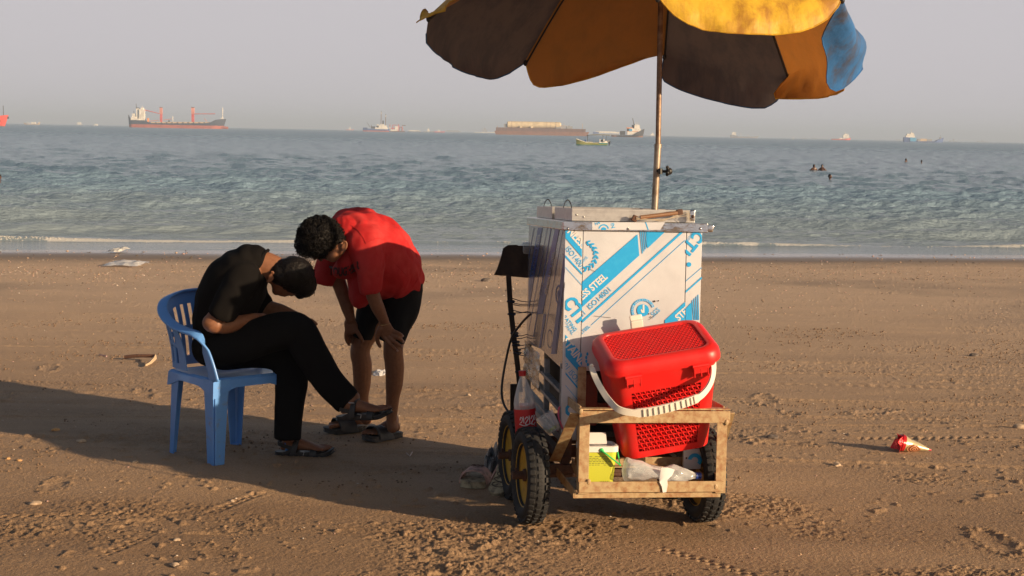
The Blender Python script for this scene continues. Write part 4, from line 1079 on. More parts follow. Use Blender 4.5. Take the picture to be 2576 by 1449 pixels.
for k in range(5): 
    a = k*1.256; q.ball(P(1679, 430, DU-.03)+Vector((0, .016*math.cos(a), .016*math.sin(a))), .008, 4)
q.tube([P(1661, 424, DU-.03), P(1661, 438, DU-.03)], .010, 8)
q.build('clamp_knob', [M_black], pl_, world=True)
apex = P(1716, -330, DU+.05)
RB = [P(1078, 40, 6.62), P(1322, 152, 7.22), P(1672, 138, 7.45), P(1983, 188, 7.15), P(2150, 78, 6.50), P(2119, -8, 5.86), P(1655, -12, 5.66), P(1215, -40, 5.98)]
# lower outline of each flap (pixels) and its distance
FL = [
 [(1072, 85), (1073, 105), (1092, 132), (1130, 160), (1180, 188), (1228, 200), (1255, 198), (1290, 178), (1318, 160)],
 [(1322, 156), (1330, 190), (1338, 212), (1360, 221), (1420, 214), (1500, 192), (1570, 166), (1625, 146), (1650, 140), (1668, 139)],
 [(1670, 140), (1664, 190), (1672, 208), (1710, 226), (1760, 243), (1830, 262), (1890, 272), (1925, 272), (1950, 258), (1966, 232), (1981, 195)],
 [(1984, 192), (1962, 215), (1945, 236), (1952, 248), (2000, 249), (2060, 247), (2110, 238), (2122, 226), (2136, 160), (2148, 100)],
 [(2150, 82), (2178, 150), (2186, 172), (2165, 195), (2135, 226), (2118, 231), (2106, 205), (2100, 170), (2083, 100), (2098, 50), (2114, 0)],
 [(2117, -2), (2108, 18), (2085, 45), (2052, 66), (2010, 80), (1960, 87), (1900, 86), (1830, 83), (1770, 74), (1725, 58), (1695, 38), (1672, 14), (1658, -6)],
 [(1650, -14), (1560, 0-14), (1430, -14), (1300, -26), (1222, -38)],
 [(1210, -38), (1160, -14), (1128, 14), (1100, 32), (1075, 44), (1048, 57), (1056, 38), (1068, 20), (1076, 30)],
]
FD = [6.9, 7.35, 7.35, 6.85, 6.28, 5.66, 5.66, 6.25]
NAMES = ['grey inside', 'orange', 'grey', 'orange', 'blue', 'yellow', 'blue', 'yellow']
def resample(p, n):
    d = [0]
    for i in range(1, len(p)): d.append(d[-1]+math.hypot(p[i][0]-p[i-1][0], p[i][1]-p[i-1][1]))
    out = []
    for k in range(n+1):
        s = d[-1]*k/n; i = 1
        while i < len(p)-1 and d[i] < s: i += 1
        t_ = (s-d[i-1])/max(d[i]-d[i-1], 1e-6); out.append((p[i-1][0]+(p[i][0]-p[i-1][0])*t_, p[i-1][1]+(p[i][1]-p[i-1][1])*t_))
    return out
NP = 26
cen = sum((r_ for r_ in RB), Vector())/8
for i in range(8):
    A_, B_ = RB[i], RB[(i+1) % 8]
    q = MB(); rows_ = []
    for j in range(13):          # sagging gore from the top to the rib ends
        v_ = max(.02, j/12); row = []
        for k in range(NP+1):
            u_ = k/NP; e_ = A_.lerp(B_, u_)
            p_ = apex.lerp(e_, v_); dome = .10*math.sin(math.pi*v_)
            sag = -.035*math.sin(math.pi*u_)*math.sin(math.pi*min(v_, 1)*.9)*v_
            out = (p_-apex); out.z = 0
            p_ = p_+Vector((0, 0, dome+sag)) + (out.normalized()*.02*math.sin(math.pi*v_) if out.length > 1e-4 else Vector())
            row.append(p_)
        rows_.append(row)
    bot = resample(FL[i], NP)
    od = ((A_+B_)/2-cen); od.z = 0; od.normalize()
    ya, yb2 = A_.y, B_.y
    for j in range(1, 9):
        w_ = j/8; row = []
        for k in range(NP+1):
            u_ = k/NP; e_ = rows_[12][k]
            yy = (ya+(yb2-ya)*u_)+(FD[i]-(ya+yb2)/2)*math.sin(math.pi*u_)*.7
            bq = P(bot[k][0], bot[k][1], yy)
            p_ = e_.lerp(bq, w_)
            p_ = p_+od*(.018*math.sin(math.pi*w_)*math.sin(math.pi*u_)+.010*math.sin(u_*19+i*2)*w_*math.sin(math.pi*u_))
            p_ = p_+od*(0 if i == 4 else 1)*(.006*math.sin(u_*37+w_*5+i)+.005*math.sin(u_*61-w_*9+i*3))*math.sin(math.pi*u_)*min(1, w_*2)
            if i == 2 and u_ > .72 and w_ > .5: p_ = p_+Vector((-.02, -.16, .0))*((u_-.72)/.28)*((w_-.5)/.5)*math.sin(math.pi*min(1, (1-u_)/.28))
            if i == 4: p_ = p_+od*.035*math.sin(w_*math.pi*1.5)*math.sin(math.pi*u_)
            row.append(p_)
        rows_.append(row)
    n_ = NP+1; vs = [v for r_ in rows_ for v in r_]
    fs = [(a*n_+k, (a+1)*n_+k, (a+1)*n_+k+1, a*n_+k+1) for a in range(len(rows_)-1) for k in range(NP)]
    q.add(vs, fs); 
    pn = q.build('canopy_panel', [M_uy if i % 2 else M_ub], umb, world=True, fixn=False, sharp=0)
    # make the outer side the front
    me = pn.data; me.update(); c0 = me.polygons[12*NP//2].normal
    if c0.z < 0: me.flip_normals()
    # hem
    hq = MB(); edge = rows_[-1]
    hq.tube(edge, .003, 5); hq.build('hem', [M_uy if i % 2 else M_ub], pn, world=True, fixn=False)
for i in range(8):
    q = MB(); e_ = RB[i]; pts = []
    for j in range(13):
        v_ = j/12; p_ = apex.lerp(e_, v_); out = e_-apex; out.z = 0
        pts.append(p_+Vector((0, 0, .10*math.sin(math.pi*v_)-.022)) + out.normalized()*.02*math.sin(math.pi*v_))
    q.tube(pts, .0046, 6); q.ball(pts[-1]+Vector((0, 0, .010)), (.011, .011, .016), 6)
    hubp = P(1672, -120, DU+.03); q.tube([hubp, pts[7]], .0035, 6)
    q.build('rib', [M_black], umb, world=True)

# ================================================================== CHAIR
M_chair = mat('blue_chair_plastic', (0.12, 0.31, 0.72), 0.30, spec=.5, noise=(9, (0.11, .28, .64), .4, .7), bump=(5, .05, .01))
M_scuff = mat('scuffed_leg_plastic', (0.125, 0.32, 0.72), 0.34, noise=(18, (.22, .22, .26), .56, .75, 8))
chc = Vector((-1.42, 7.30, 0)); chc.z = gz(7.30)-.008
CM = Matrix.Translation(chc) @ Matrix.Rotation(R(-45), 4, 'Z') @ Matrix.Rotation(R(-.8), 4, 'X')
chair = thing('plastic_armchair', 'blue plastic garden armchair with slotted back on the sand', 'chair', mat=CM)
SHt = .435
def csec(pts, wd, th, dirs=None):
    """band along pts; dirs = across direction"""
    rr_ = []
    for i, p_ in enumerate(pts):
        T_ = (pts[min(i+1, len(pts)-1)]-pts[max(i-1, 0)]).normalized()
        a = (dirs[i] if dirs else Vector((0, 1, 0))); a = (a-T_*a.dot(T_)).normalized(); n_ = T_.cross(a)
        w_ = wd[i] if isinstance(wd, list) else wd; t_ = th
        ring = []
        for k in range(12):
            an = 2*math.pi*k/12; cx_, cy_ = math.cos(an), math.sin(an)
            ring.append(p_+a*(math.copysign(abs(cx_)**.6, cx_)*w_/2)+n_*(math.copysign(abs(cy_)**.7, cy_)*t_/2))
        rr_.append(ring)
    return rr_
# seat
q = MB()
NS = 16; top = []; bot_ = []
def seatz(x_, y_): return SHt-.014*(1-(x_/.21)**2)*(1-(y_/.22)**2)-.006*(x_ < 0)
X_ = [-.205+.42*i/NS for i in range(NS+1)]
def halfw(x_): return .190+.028*sst(-.2, .2, x_)*1.0
for layer in (0, 1):
    vs = []
    for x_ in X_:
        for j in range(NS+1):
            y_ = (-1+2*j/NS)*float(halfw(x_)); vs.append(Vector((x_, y_, float(seatz(x_, y_))-layer*.005)))
    fs = [(i*(NS+1)+j, (i+1)*(NS+1)+j, (i+1)*(NS+1)+j+1, i*(NS+1)+j+1) for i in range(NS) for j in range(NS)]
    q.add(vs, fs if not layer else [f[::-1] for f in fs])
# apron skirt all round, deeper at the corners
loop = [(x_, -float(halfw(x_))) for x_ in X_]+[(.215, -.218+.436*j/14) for j in range(1, 14)]+[(x_, float(halfw(x_))) for x_ in X_[::-1]]+[(-.205, .190-.380*j/12) for j in range(1, 12)]
def cdep(x_, y_):
    kx = abs(x_)/.2; ky = abs(y_)/.2; return .026+.040*max(0, min(kx, ky)-.45)**1.2/.45
rin = []
for (x_, y_) in loop:
    s_ = 1+.012/.2; d_ = cdep(x_, y_)
    rin.append([Vector((x_, y_, float(seatz(x_, y_))+.001)), Vector((x_*s_, y_*s_, float(seatz(x_, y_))-.010)), Vector((x_*(s_+.02), y_*(s_+.02), SHt-.02-d_)), Vector((x_*(s_-.005), y_*(s_-.005), SHt-.02-d_)), Vector((x_*(s_-.03), y_*(s_-.03), SHt-.02))])
q.rings(rin, caps=False, closed=True)
q.build('seat', [M_chair], chair, sharp=40)
def legL(x0, y0, x1, y1, w0, w1, sx, sy, z0, mat_, arm=False):
    """L-shaped tapered leg from the seat corner (x0,y0,z0) to the foot (x1,y1,0)"""
    q = MB(); rr_ = []
    for i in range(13):
        t_ = i/12; x_ = x0+(x1-x0)*t_; y_ = y0+(y1-y0)*t_; z_ = z0*(1-t_); w_ = w0+(w1-w0)*t_**.8; th = .006; c = w_*.28
        o = [(0, -w_), (0, -c*.9), (-.004, -c*.45), (-.012, -.012), (-c*.45, -.004), (-c*.9, 0), (-w_, 0), (-w_, -th), (-c*.9, -th), (-c*.5, -th-.010), (-th-.010, -c*.5), (-th, -c*.9), (-th, -w_)]
        rr_.append([Vector((x_+sx*a, y_+sy*b_, z_)) for a, b_ in o])
    q.rings(rr_); q.box((x1-sx*w1*.4, y1-sy*w1*.4, .004), (w1*.9, w1*.9, .008), bev=.002)
    return q.build('leg', [mat_], chair, sharp=45)
legL(.232, -.232, .212, -.212, .090, .058, 1, -1, SHt-.004, M_scuff)
legL(.232, .232, .222, .272, .105, .060, 1, 1, SHt-.004, M_chair)
legL(-.205, -.200, -.205, -.205, .085, .042, -1, -1, SHt-.015, M_chair)
legL(-.205, .200, -.205, .205, .085, .042, -1, 1, SHt-.015, M_chair)
# rim: arms and top of the back in one sweep
half = [Vector((.222, -.222, .425)), Vector((.210, -.236, .50)), Vector((.190, -.250, .57)), Vector((.168, -.262, .622)), Vector((.130, -.270, .648)), Vector((.07, -.276, .655)), Vector((-.02, -.280, .668)), Vector((-.11, -.276, .694)), Vector((-.19, -.255, .735)), Vector((-.245, -.205, .775)), Vector((-.278, -.12, .800)), Vector((-.292, -.04, .808))]
full = half+[Vector((p_.x, -p_.y, p_.z)) for p_ in half[::-1]]
rim = smooth_pts(full, 4)
nr = len(rim); dirs = []; wds = []
for i, p_ in enumerate(rim):
    u_ = abs(i/(nr-1)-.5)*2      # 1 at arm feet, 0 at the back
    outw = Vector((p_.x*.6 if p_.x < 0 else 0, p_.y, 0)).normalized()
    if u_ > .83: dirs.append(Vector((.75, outw.y*.5, .35)).normalized() if 0 else Vector((1, 0, 0)))
    elif u_ > .70: dirs.append((outw*(.83-u_)/.13+Vector((1, 0, 0))*(u_-.70)/.13).normalized())
    else: dirs.append((outw+Vector((0, 0, -.35))).normalized())
    wds.append(.052 if u_ < .75 else .052+.030*(u_-.75)/.25)
q = MB(); q.rings(csec(rim, wds, .016, dirs)); q.build('arm_rim', [M_chair], chair, sharp=0)
# back shell with slots
q = MB(); low = [Vector((-.02, -.215, SHt+.01)), Vector((-.12, -.212, SHt+.01)), Vector((-.185, -.19, SHt+.01)), Vector((-.205, -.12, SHt+.01)), Vector((-.212, -.04, SHt+.01))]
hi_pts = [Vector((-.02, -.280, .668)), Vector((-.11, -.276, .694)), Vector((-.19, -.255, .735)), Vector((-.262, -.15, .795)), Vector((-.290, -.05, .808))]
lowf = smooth_pts(low+[Vector((p_.x, -p_.y, p_.z)) for p_ in low[::-1]], 12); hif = smooth_pts(hi_pts+[Vector((p_.x, -p_.y, p_.z)) for p_ in hi_pts[::-1]], 12)
def along(p, s):
    i = min(int(s*(len(p)-1)), len(p)-2); t_ = s*(len(p)-1)-i; return p[i].lerp(p[i+1], t_)
NU, NV = 17*4, 24
def bk(u_, v_, off=0):
    a = along(lowf, u_); b_ = along(hif, u_); p_ = a.lerp(b_, v_); bulge = .018*math.sin(math.pi*v_)
    o_ = Vector((p_.x+.02, p_.y, 0)).normalized(); return p_-o_*(bulge*.6)+o_*off
vs = [bk(i/NU, j/NV) for j in range(NV+1) for i in range(NU+1)]; b0 = len(vs)
vs += [bk(i/NU, j/NV, .0045) for j in range(NV+1) for i in range(NU+1)]
keep = np.ones((NV, NU), bool)
for j in range(NV):
    for i in range(NU):
        if (i % 4) in (1, 2) and 4 < i < NU-5 and (3 <= j < 11 or 13 <= j < 20): keep[j, i] = False
fs = []
idx = lambda j, i: j*(NU+1)+i
for j in range(NV):
    for i in range(NU):
        if keep[j, i]:
            fs.append((idx(j, i), idx(j, i+1), idx(j+1, i+1), idx(j+1, i))); fs.append((b0+idx(j+1, i), b0+idx(j+1, i+1), b0+idx(j, i+1), b0+idx(j, i)))
            for dj, di, e0, e1 in ((0, -1, (j, i), (j+1, i)), (0, 1, (j+1, i+1), (j, i+1)), (-1, 0, (j, i+1), (j, i)), (1, 0, (j+1, i), (j+1, i+1))):
                jj, ii = j+dj, i+di
                if not (0 <= jj < NV and 0 <= ii < NU) or not keep[jj, ii]:
                    fs.append((idx(*e0), idx(*e1), b0+idx(*e1), b0+idx(*e0)))
q.add(vs, fs); q.build('backrest', [M_chair], chair, sharp=50)
# ================================================================== PEOPLE
def ZA(x, y): return (335.42+x*.50917, 469.59+y*.50917)
def ZH(x, y): return ((1160+x*.1656)/1.49068, (1100+y*.1656)/1.49068)
KA = .50917
YD = Vector((0, 1, 0))
def limb(mb, pts, n=16, caps=True, flat=False):
    """pts: (point, half width in the picture plane, half width in depth) in metres; rounded ends"""
    P_ = [Vector(p[0]) for p in pts]; ru = [p[1] for p in pts]; rv = [p[2] if len(p) > 2 else p[1] for p in pts]
    # densify
    Q = []; U = []; V = []
    for i in range(len(P_)-1):
        p0, p1, p2, p3 = P_[max(i-1, 0)], P_[i], P_[i+1], P_[min(i+2, len(P_)-1)]
        for j in range(5):
            t = j/5; Q.append(.5*((2*p1)+(p2-p0)*t+(2*p0-5*p1+4*p2-p3)*t*t+(3*p1-p0-3*p2+p3)*t**3))
            s = t*t*(3-2*t); U.append(ru[i]+(ru[i+1]-ru[i])*s); V.append(rv[i]+(rv[i+1]-rv[i])*s)
    Q.append(P_[-1]); U.append(ru[-1]); V.append(rv[-1])
    rings = []; M_ = len(Q)
    T0 = (Q[1]-Q[0]).normalized(); T1 = (Q[-1]-Q[-2]).normalized()
    seq = []
    for k in range(4, 0, -1):
        a = k/5*math.pi/2; seq.append((Q[0]-T0*math.sin(a)*min(U[0], V[0]), T0, U[0]*math.cos(a), V[0]*math.cos(a)))
    for i in range(M_):
        T = (Q[min(i+1, M_-1)]-Q[max(i-1, 0)]).normalized(); seq.append((Q[i], T, U[i], V[i]))
    for k in (range(1, 5) if not flat else ()):
        a = k/5*math.pi/2; seq.append((Q[-1]+T1*math.sin(a)*min(U[-1], V[-1]), T1, U[-1]*math.cos(a), V[-1]*math.cos(a)))
    pN = None
    for c, T, u_, v_ in seq:
        Nn = T.cross(YD)
        if Nn.length < .25: Nn = pN if pN is not None else T.orthogonal()
        Nn = (Nn-T*Nn.dot(T)).normalized(); 
        if pN is not None and Nn.dot(pN) < 0: Nn = -Nn
        pN = Nn; B = T.cross(Nn).normalized()
        rings.append([c+Nn*(u_*math.cos(2*math.pi*k/n))+B*(v_*math.sin(2*math.pi*k/n)) for k in range(n)])
    mb.rings(rings)
def chain(mb, f, pts, Yscale=1.0, n=16, flat=False):
    """pts: (x, y, Y, ru[, rv]) with f mapping (x,y) to pixels; radii in the same units as x,y"""
    k = KA if f is ZA else .1656/1.49068 if f is ZH else 1.0
    out = []
    for p in pts:
        s = k*pxm(p[2]); ru = p[3]*s; rv = (p[4] if len(p) > 4 else p[3])*s
        out.append((P(*f(p[0], p[1]), p[2]), ru, rv))
    limb(mb, out, n, flat=flat)
def remesh(mb, voxel, smooth_it=6, fac=.5):
    me = mb.mesh('tmp')
    bm = bmesh.new(); bm.from_mesh(me); bmesh.ops.recalc_face_normals(bm, faces=bm.faces); bm.to_mesh(me); bm.free()
    o = bpy.data.objects.new('tmp', me); C.objects.link(o)
    r = o.modifiers.new('r', 'REMESH'); r.mode = 'VOXEL'; r.voxel_size = voxel; r.adaptivity = 0
    s = o.modifiers.new('s', 'SMOOTH'); s.factor = fac; s.iterations = smooth_it
    dg = bpy.context.evaluated_depsgraph_get(); dg.update()
    m2 = bpy.data.meshes.new_from_object(o.evaluated_get(dg))
    bpy.data.objects.remove(o); bpy.data.meshes.remove(me)
    return m2
def wrinkle(me, amp, sc_, stretch=(1, 1, 1), seed=0.0, ridge=True, mask=None):
    me.update(); n = len(me.vertices); co = np.empty(n*3, np.float32); me.vertices.foreach_get('co', co); co = co.reshape(-1, 3)
    no = np.empty(n*3, np.float32); me.vertices.foreach_get('normal', no); no = no.reshape(-1, 3)
    d = np.zeros(n)
    for i in range(n):
        v = Vector((co[i, 0]*stretch[0]*sc_+seed, co[i, 1]*stretch[1]*sc_, co[i, 2]*stretch[2]*sc_))
        w = mnoise.noise_vector(v*.5)*.9
        a = mnoise.noise(v+w)
        d[i] = (1-2*abs(a))*.7+mnoise.noise((v+w)*2.1)*.3 if ridge else a
    if mask is not None: d = d*mask(co)
    co = co+no*(d*amp)[:, None]
    me.vertices.foreach_set('co', co.astype(np.float32).ravel()); me.update()
def part_from(name, me, M_, parent): return addmesh(name, me, [M_], parent, world=True, smooth=True, sharp=0)

M_skin = mat('brown_skin', (0.235, 0.105, 0.055), 0.5, spec=.3, sss=.05, noise=(60, (0.19, .08, .042), .4, .7), bump=(160, .15, .002), space='Object')
M_tee = mat('black_tshirt', (0.0048, 0.0040, 0.004), 0.9, noise=(5, (.007, .006, .0055), .4, .7), bump=(220, .25, .002), spec=.12, sheen=.0)
M_trou = mat('black_trousers', (0.0075, 0.0072, 0.0078), 0.9, bump=(240, .25, .002), spec=.1, sheen=.0)
M_rtee = mat('washed_red_tshirt', (0.42, 0.018, 0.020), 0.8, noise=(9, (.50, .048, .046), .42, .72, 7), bump=(240, .3, .002), spec=.15, sheen=.0)
M_short = mat('black_shorts', (0.008, 0.008, 0.009), 0.85, bump=(240, .3, .002), spec=.2)
M_hair = mat('black_hair', (0.0055, 0.004, 0.0035), 0.55, spec=.22, bump=(90, .8, .006))
M_sand = mat('black_sandal', (0.016, 0.015, 0.016), 0.5, noise=(30, (.035, .03, .028), .5, .75), bump=(60, .3, .003))
M_slide = mat('charcoal_rubber', (0.040, 0.038, 0.038), 0.6, noise=(22, (.075, .06, .05), .5, .7), bump=(40, .3, .003))
M_grey = mat('grey_print', (.42, .42, .43), .6)
M_nail = mat('nail', (.42, .25, .19), .3)

def foot_frame(heel, toe, upv=(0, 0, 1), roll=0.0):
    x = (toe-heel).normalized(); z = Vector(upv); y = z.cross(x).normalized(); z = x.cross(y)
    M_ = Matrix((x, y, z)).transposed().to_4x4(); M_.translation = heel
    return M_, (toe-heel).length
def foot_prims(mb, M_, L, s=1, ankle=None):
    f = lambda x, y, z: M_ @ Vector((x*L, y, z))
    def ll(pts):   # local loft: (x,y,z, half width y, half height z)
        rr_ = []
        n = 14; seq = []
        for i in range(len(pts)-1):
            for j in range(4):
                t = j/4; seq.append([pts[i][k]+(pts[i+1][k]-pts[i][k])*t for k in range(5)])
        seq.append(list(pts[-1]))
        a0 = list(seq[0]); a0[0] -= .02; a0[3] *= .5; a0[4] *= .5; a1 = list(seq[-1]); a1[0] += .02; a1[3] *= .5; a1[4] *= .5
        for x, y, z, w, h in [a0]+seq+[a1]: rr_.append([f(x, y+w*math.cos(2*math.pi*k/n), z+h*math.sin(2*math.pi*k/n)) for k in range(n)])
        mb.rings(rr_)
    ll([(.06, 0, .030, .024, .024), (.16, 0, .040, .031, .032), (.32, 0, .045, .032, .036), (.52, s*.003, .037, .036, .026), (.70, s*.004, .026, .043, .017), (.80, s*.004, .021, .044, .013)])
    for k in range(5):
        yy = s*(-.034+.0165*k*1.03); ln = (.985, .975, .945, .91, .865)[k] if True else 0; r = (.0125, .0088, .0085, .0080, .0078)[k]
        limb(mb, [(f(.72, yy*.9, .022), r, r), (f(.86, yy, .024), r, r*.95), (f(ln, yy*1.02, .018), r*.92, r*.85)], 10)
    if ankle is not None:
        limb(mb, [(f(.22, 0, .045), .033, .033), (f(.21, 0, .075), .034, .032)]+ankle)
def sole(mb, M_, L, w=.050, z0=0.0, z1=.016, arch=.0, over=.02, toeup=.010):
    n = 30; pts = []
    def hwid(t):
        return w*(.70+.10*math.sin(math.pi*min(t*2, 1))+.34*float(sst(.35, .75, t)))*float(1-.0*t)
    top = []; 
    outline = []
    for i in range(n+1):
        t = i/n; e = 1-max(0, (t-.86)/.14)**2.2 if t > .86 else (1-max(0, (.12-t)/.12)**2.2); outline.append((-over+t*(L+2*over), hwid(t)*math.sqrt(max(e, .0004))))
    loop = [(x, -y) for x, y in outline]+[(x, y) for x, y in outline[::-1]]
    def lift(x): return toeup*max(0, (x/L-.78)/.22)**2+arch*math.sin(math.pi*min(max(x/L, 0), 1))
    zz = [(z0, .94), (z0+.003, 1.0), (z1*.55, .985), (z1-.002, 1.02), (z1, .99)]
    cx_ = L/2
    mb.rings([[M_ @ Vector((cx_+(x-cx_)*k, y*k, z+lift(x))) for x, y in loop] for z, k in zz])
def strap(mb, M_, L, t0, t1, w, h, z0=.008, th=.004, wid=.026, tilt=0.0, nseg=14):
    rr_ = []
    for i in range(nseg+1):
        a = math.pi*i/nseg; c, s_ = math.cos(a), math.sin(a)
        for_x = (t0+(t1-t0)*s_**.7)*L
        yy = w*math.copysign(abs(c)**.75, c); zz = z0+h*s_**.85
        cen = Vector((for_x, yy, zz)); nrm = Vector((0, c, s_)).normalized()
        hx = Vector((1, 0, tilt)).normalized()*wid/2
        rr_.append([M_ @ (cen-hx), M_ @ (cen-hx*.9+nrm*th), M_ @ (cen+hx*.9+nrm*th), M_ @ (cen+hx)])
    mb.rings(rr_)
def sandal(parent, M_, L, name='sandal', s=1):
    q = MB(); sole(q, M_, L, .046, 0, .022, over=.018, toeup=.014); o = q.build(name, [M_sand], parent, world=True, sharp=45)
    q = MB(); sole(q, M_ @ Matrix.Translation((0, 0, -.001)), L, .047, 0, .007, over=.020, toeup=.012); q.build('outsole', [M_sand], o, world=True, sharp=45)
    q = MB(); strap(q, M_, L, .30, .36, .043, .078, .012, .005, .034, .35)
    strap(q, M_, L, .68, .70, .050, .036, .010, .005, .036, -.12)
    a_ = [M_ @ Vector(v) for v in ((.28*L, -.040, .045), (.10*L, -.038, .058), (-.01*L, 0, .062), (.10*L, .038, .058), (.28*L, .040, .045))]
    rr_ = []; pts = smooth_pts(a_, 5); up_ = (M_.to_3x3() @ Vector((0, 0, 1))).normalized()
    q.rings([[p_-up_*.010, p_+up_*.010, p_+up_*.010+(p_-M_ @ Vector((.14*L, 0, .05))).normalized()*.004, p_-up_*.010+(p_-M_ @ Vector((.14*L, 0, .05))).normalized()*.004] for p_ in pts])
    for x0, x1 in ((.10, .34), (.42, .62), (.62, .68)):
        for sg in (-1, 1): q.bar(M_ @ Vector((x0*L, sg*.043, .014)), M_ @ Vector((x1*L, sg*.042, .040 if x1 < .4 else .020)), .016, .004, M_.to_3x3() @ Vector((0, 1, 0)))
    q.build('sandal_strap', [M_sand], o, world=True, sharp=45)
    q = MB(); 
    for (x0, zz0, x1, zz1) in ((.44, .034, .52, .030), (.52, .030, .50, .012)): q.bar(M_ @ Vector((x0*L, -.0475*1.0, zz0)), M_ @ Vector((x1*L, -.0500, zz1)), .002, .004, M_.to_3x3() @ Vector((0, 1, 0)))
    q.build('sandal_trim', [M_grey], o, world=True); q = MB(); q.bar(M_ @ Vector((.27*L, -.030, .086)), M_ @ Vector((.38*L, -.031, .084)), .020, .004, M_.to_3x3() @ Vector((0, .4, 1)), bev=.001)
    q.build('sandal_trim', [M_grey], o, world=True)
    return o
def slide(parent, M_, L, txt='SMILE'):
    q = MB(); sole(q, M_, L, .050, 0, .030, over=.014, toeup=.006); o = q.build('slide_sandal', [M_slide], parent, world=True, sharp=45)
    q = MB(); strap(q, M_, L, .60, .64, .056, .062, .012, .006, .110, .10, 18)
    for k in range(6):
        for sg in (-1, 1): q.bar(M_ @ Vector(((.10+.06*k)*L, sg*.046, .010)), M_ @ Vector(((.16+.06*k)*L, sg*.047, .034)), .012, .006, M_.to_3x3() @ Vector((0, 1, 0)), bev=.002)
    st = q.build('slide_strap', [M_slide], o, world=True, sharp=45)
    q = MB()
    for t_, cap, x0 in ((txt, .016, .050), ('your choice', .007, .030)):
        vs, fs = glyphs(t_, .02); s_ = cap/.7; wtot = max(v[0] for v in vs)*s_
        out = []
        for u_, v_ in vs:
            along_ = (u_*s_-wtot/2); ang = math.pi/2-along_/.056      # wraps over the strap
            xx = L*.64+(x0-.045)+(-1)*0+v_*s_*-1*-1
            c, s2 = math.cos(ang), math.sin(ang)
            yy = .0565*math.copysign(abs(c)**.75, c)*-1; zz = .012+.062*s2**.85+.0075
            out.append(M_ @ Vector((L*.62+.012-(x0-.040)-v_*s_*-1*(-1), -yy, zz)))
        q.add(out, fs)
    q.build('strap_lettering', [M_grey], st, world=True, smooth=False, fixn=False)
    return o

# ------------------------------------------------------------------ seated boy
sp0 = G(700, 1010); pa = thing('person', 'person in black t-shirt and trousers seated cross-legged on the blue chair with head bowed', 'person', loc=(-1.35, 7.22, gz(7.22)), group=None)
SY = 7.24
b = MB()
hc = P(*ZA(778, 452), SY); s1 = KA*pxm(SY)
hx = (P(*ZA(870, 440), SY)-P(*ZA(700, 470), SY)).normalized(); hyv = Vector((0, -1, 0)); hz_ = hx.cross(hyv).normalized()   # hx to the crown
HM = Matrix((hx, hyv, hz_)).transposed()
fdown = -1 if (HM @ Vector((0, 0, 1))).z > 0 else 1
_f = HM @ Vector((0, 0, fdown)); _f = (_f+YD*.75); _f = (_f-hx*_f.dot(hx)).normalized(); HM = Matrix((hx, (_f*fdown).cross(hx), _f*fdown)).transposed()
def hp_(x, y, z): return hc+HM @ Vector((x, y, z*fdown))    # z+ = towards the face (down)
b.ball(hc, (.098, .074, .098), 12, M=HM)
b.ball(hp_(-.045, 0, .030), (.060, .058, .066), 10, M=HM)                    # jaw
b.ball(hp_(-.085, 0, .062), (.026, .028, .024), 8, M=HM)                     # chin
limb(b, [(hp_(.005, 0, .088), .009, .009), (hp_(-.022, 0, .105), .012, .012)], 8)       # nose
for sg in (-1, 1): b.ball(hp_(-.052, sg*.012, .090), (.008, .016, .010), 6, M=HM); b.ball(hp_(.018, sg*.034, .084), (.010, .020, .014), 6, M=HM)
for sg in (-1, 1):                                                            # ears
    ec = P(*ZA(690, 437), SY-.0)+Vector((0, sg*.074, 0)); b.ball(ec, (.013, .008, .022), 8, M=Matrix.Rotation(.5, 3, 'Y')); b.tube([ec+Matrix.Rotation(.5, 3, 'Y') @ Vector((.016*math.cos(a), sg*.006, .028*math.sin(a))) for a in np.linspace(-1.9, 2.3, 12)], .0050, 6)
chain(b, ZA, [(520, 420, SY, 60, 70), (600, 385, SY, 68, 66), (660, 395, SY, 72, 62), (730, 430, SY, 70, 62)])
chain(b, ZA, [(430, 770, SY, 85, 100), (460, 620, SY, 110, 125), (520, 480, SY, 120, 150), (560, 420, SY, 85, 140)])
# arms
chain(b, ZA, [(530, 470, SY-.15, 55, 50), (460, 590, SY-.20, 48), (392, 668, SY-.22, 46), (405, 682, SY-.22, 45)])
chain(b, ZA, [(385, 672, SY-.22, 45), (455, 686, SY-.19, 42), (560, 660, SY-.10, 34), (640, 650, SY-.0, 26)])
chain(b, ZA, [(560, 470, SY+.15, 50), (620, 560, SY+.17, 44), (650, 595, SY+.17, 42), (720, 612, SY+.15, 36), (800, 640, SY+.13, 26)])
for (hx0, hy0, Yh, sg) in ((650, 655, SY+.02, 1), (800, 650, SY+.12, 1)):
    chain(b, ZA, [(hx0, hy0, Yh, 24, 36), (hx0+45, hy0+4, Yh, 20, 40)])
    for k in range(4): chain(b, ZA, [(hx0+50, hy0+2, Yh-.024+.016*k, 9), (hx0+82, hy0+10, Yh-.027+.018*k, 8.5), (hx0+(100, 106, 103, 92)[k], hy0+30, Yh-.027+.018*k, 7.5)], n=8)
    chain(b, ZA, [(hx0+10, hy0+8, Yh-.035, 10), (hx0+40, hy0+20, Yh-.050, 9), (hx0+62, hy0+24, Yh-.048, 8)], n=8)
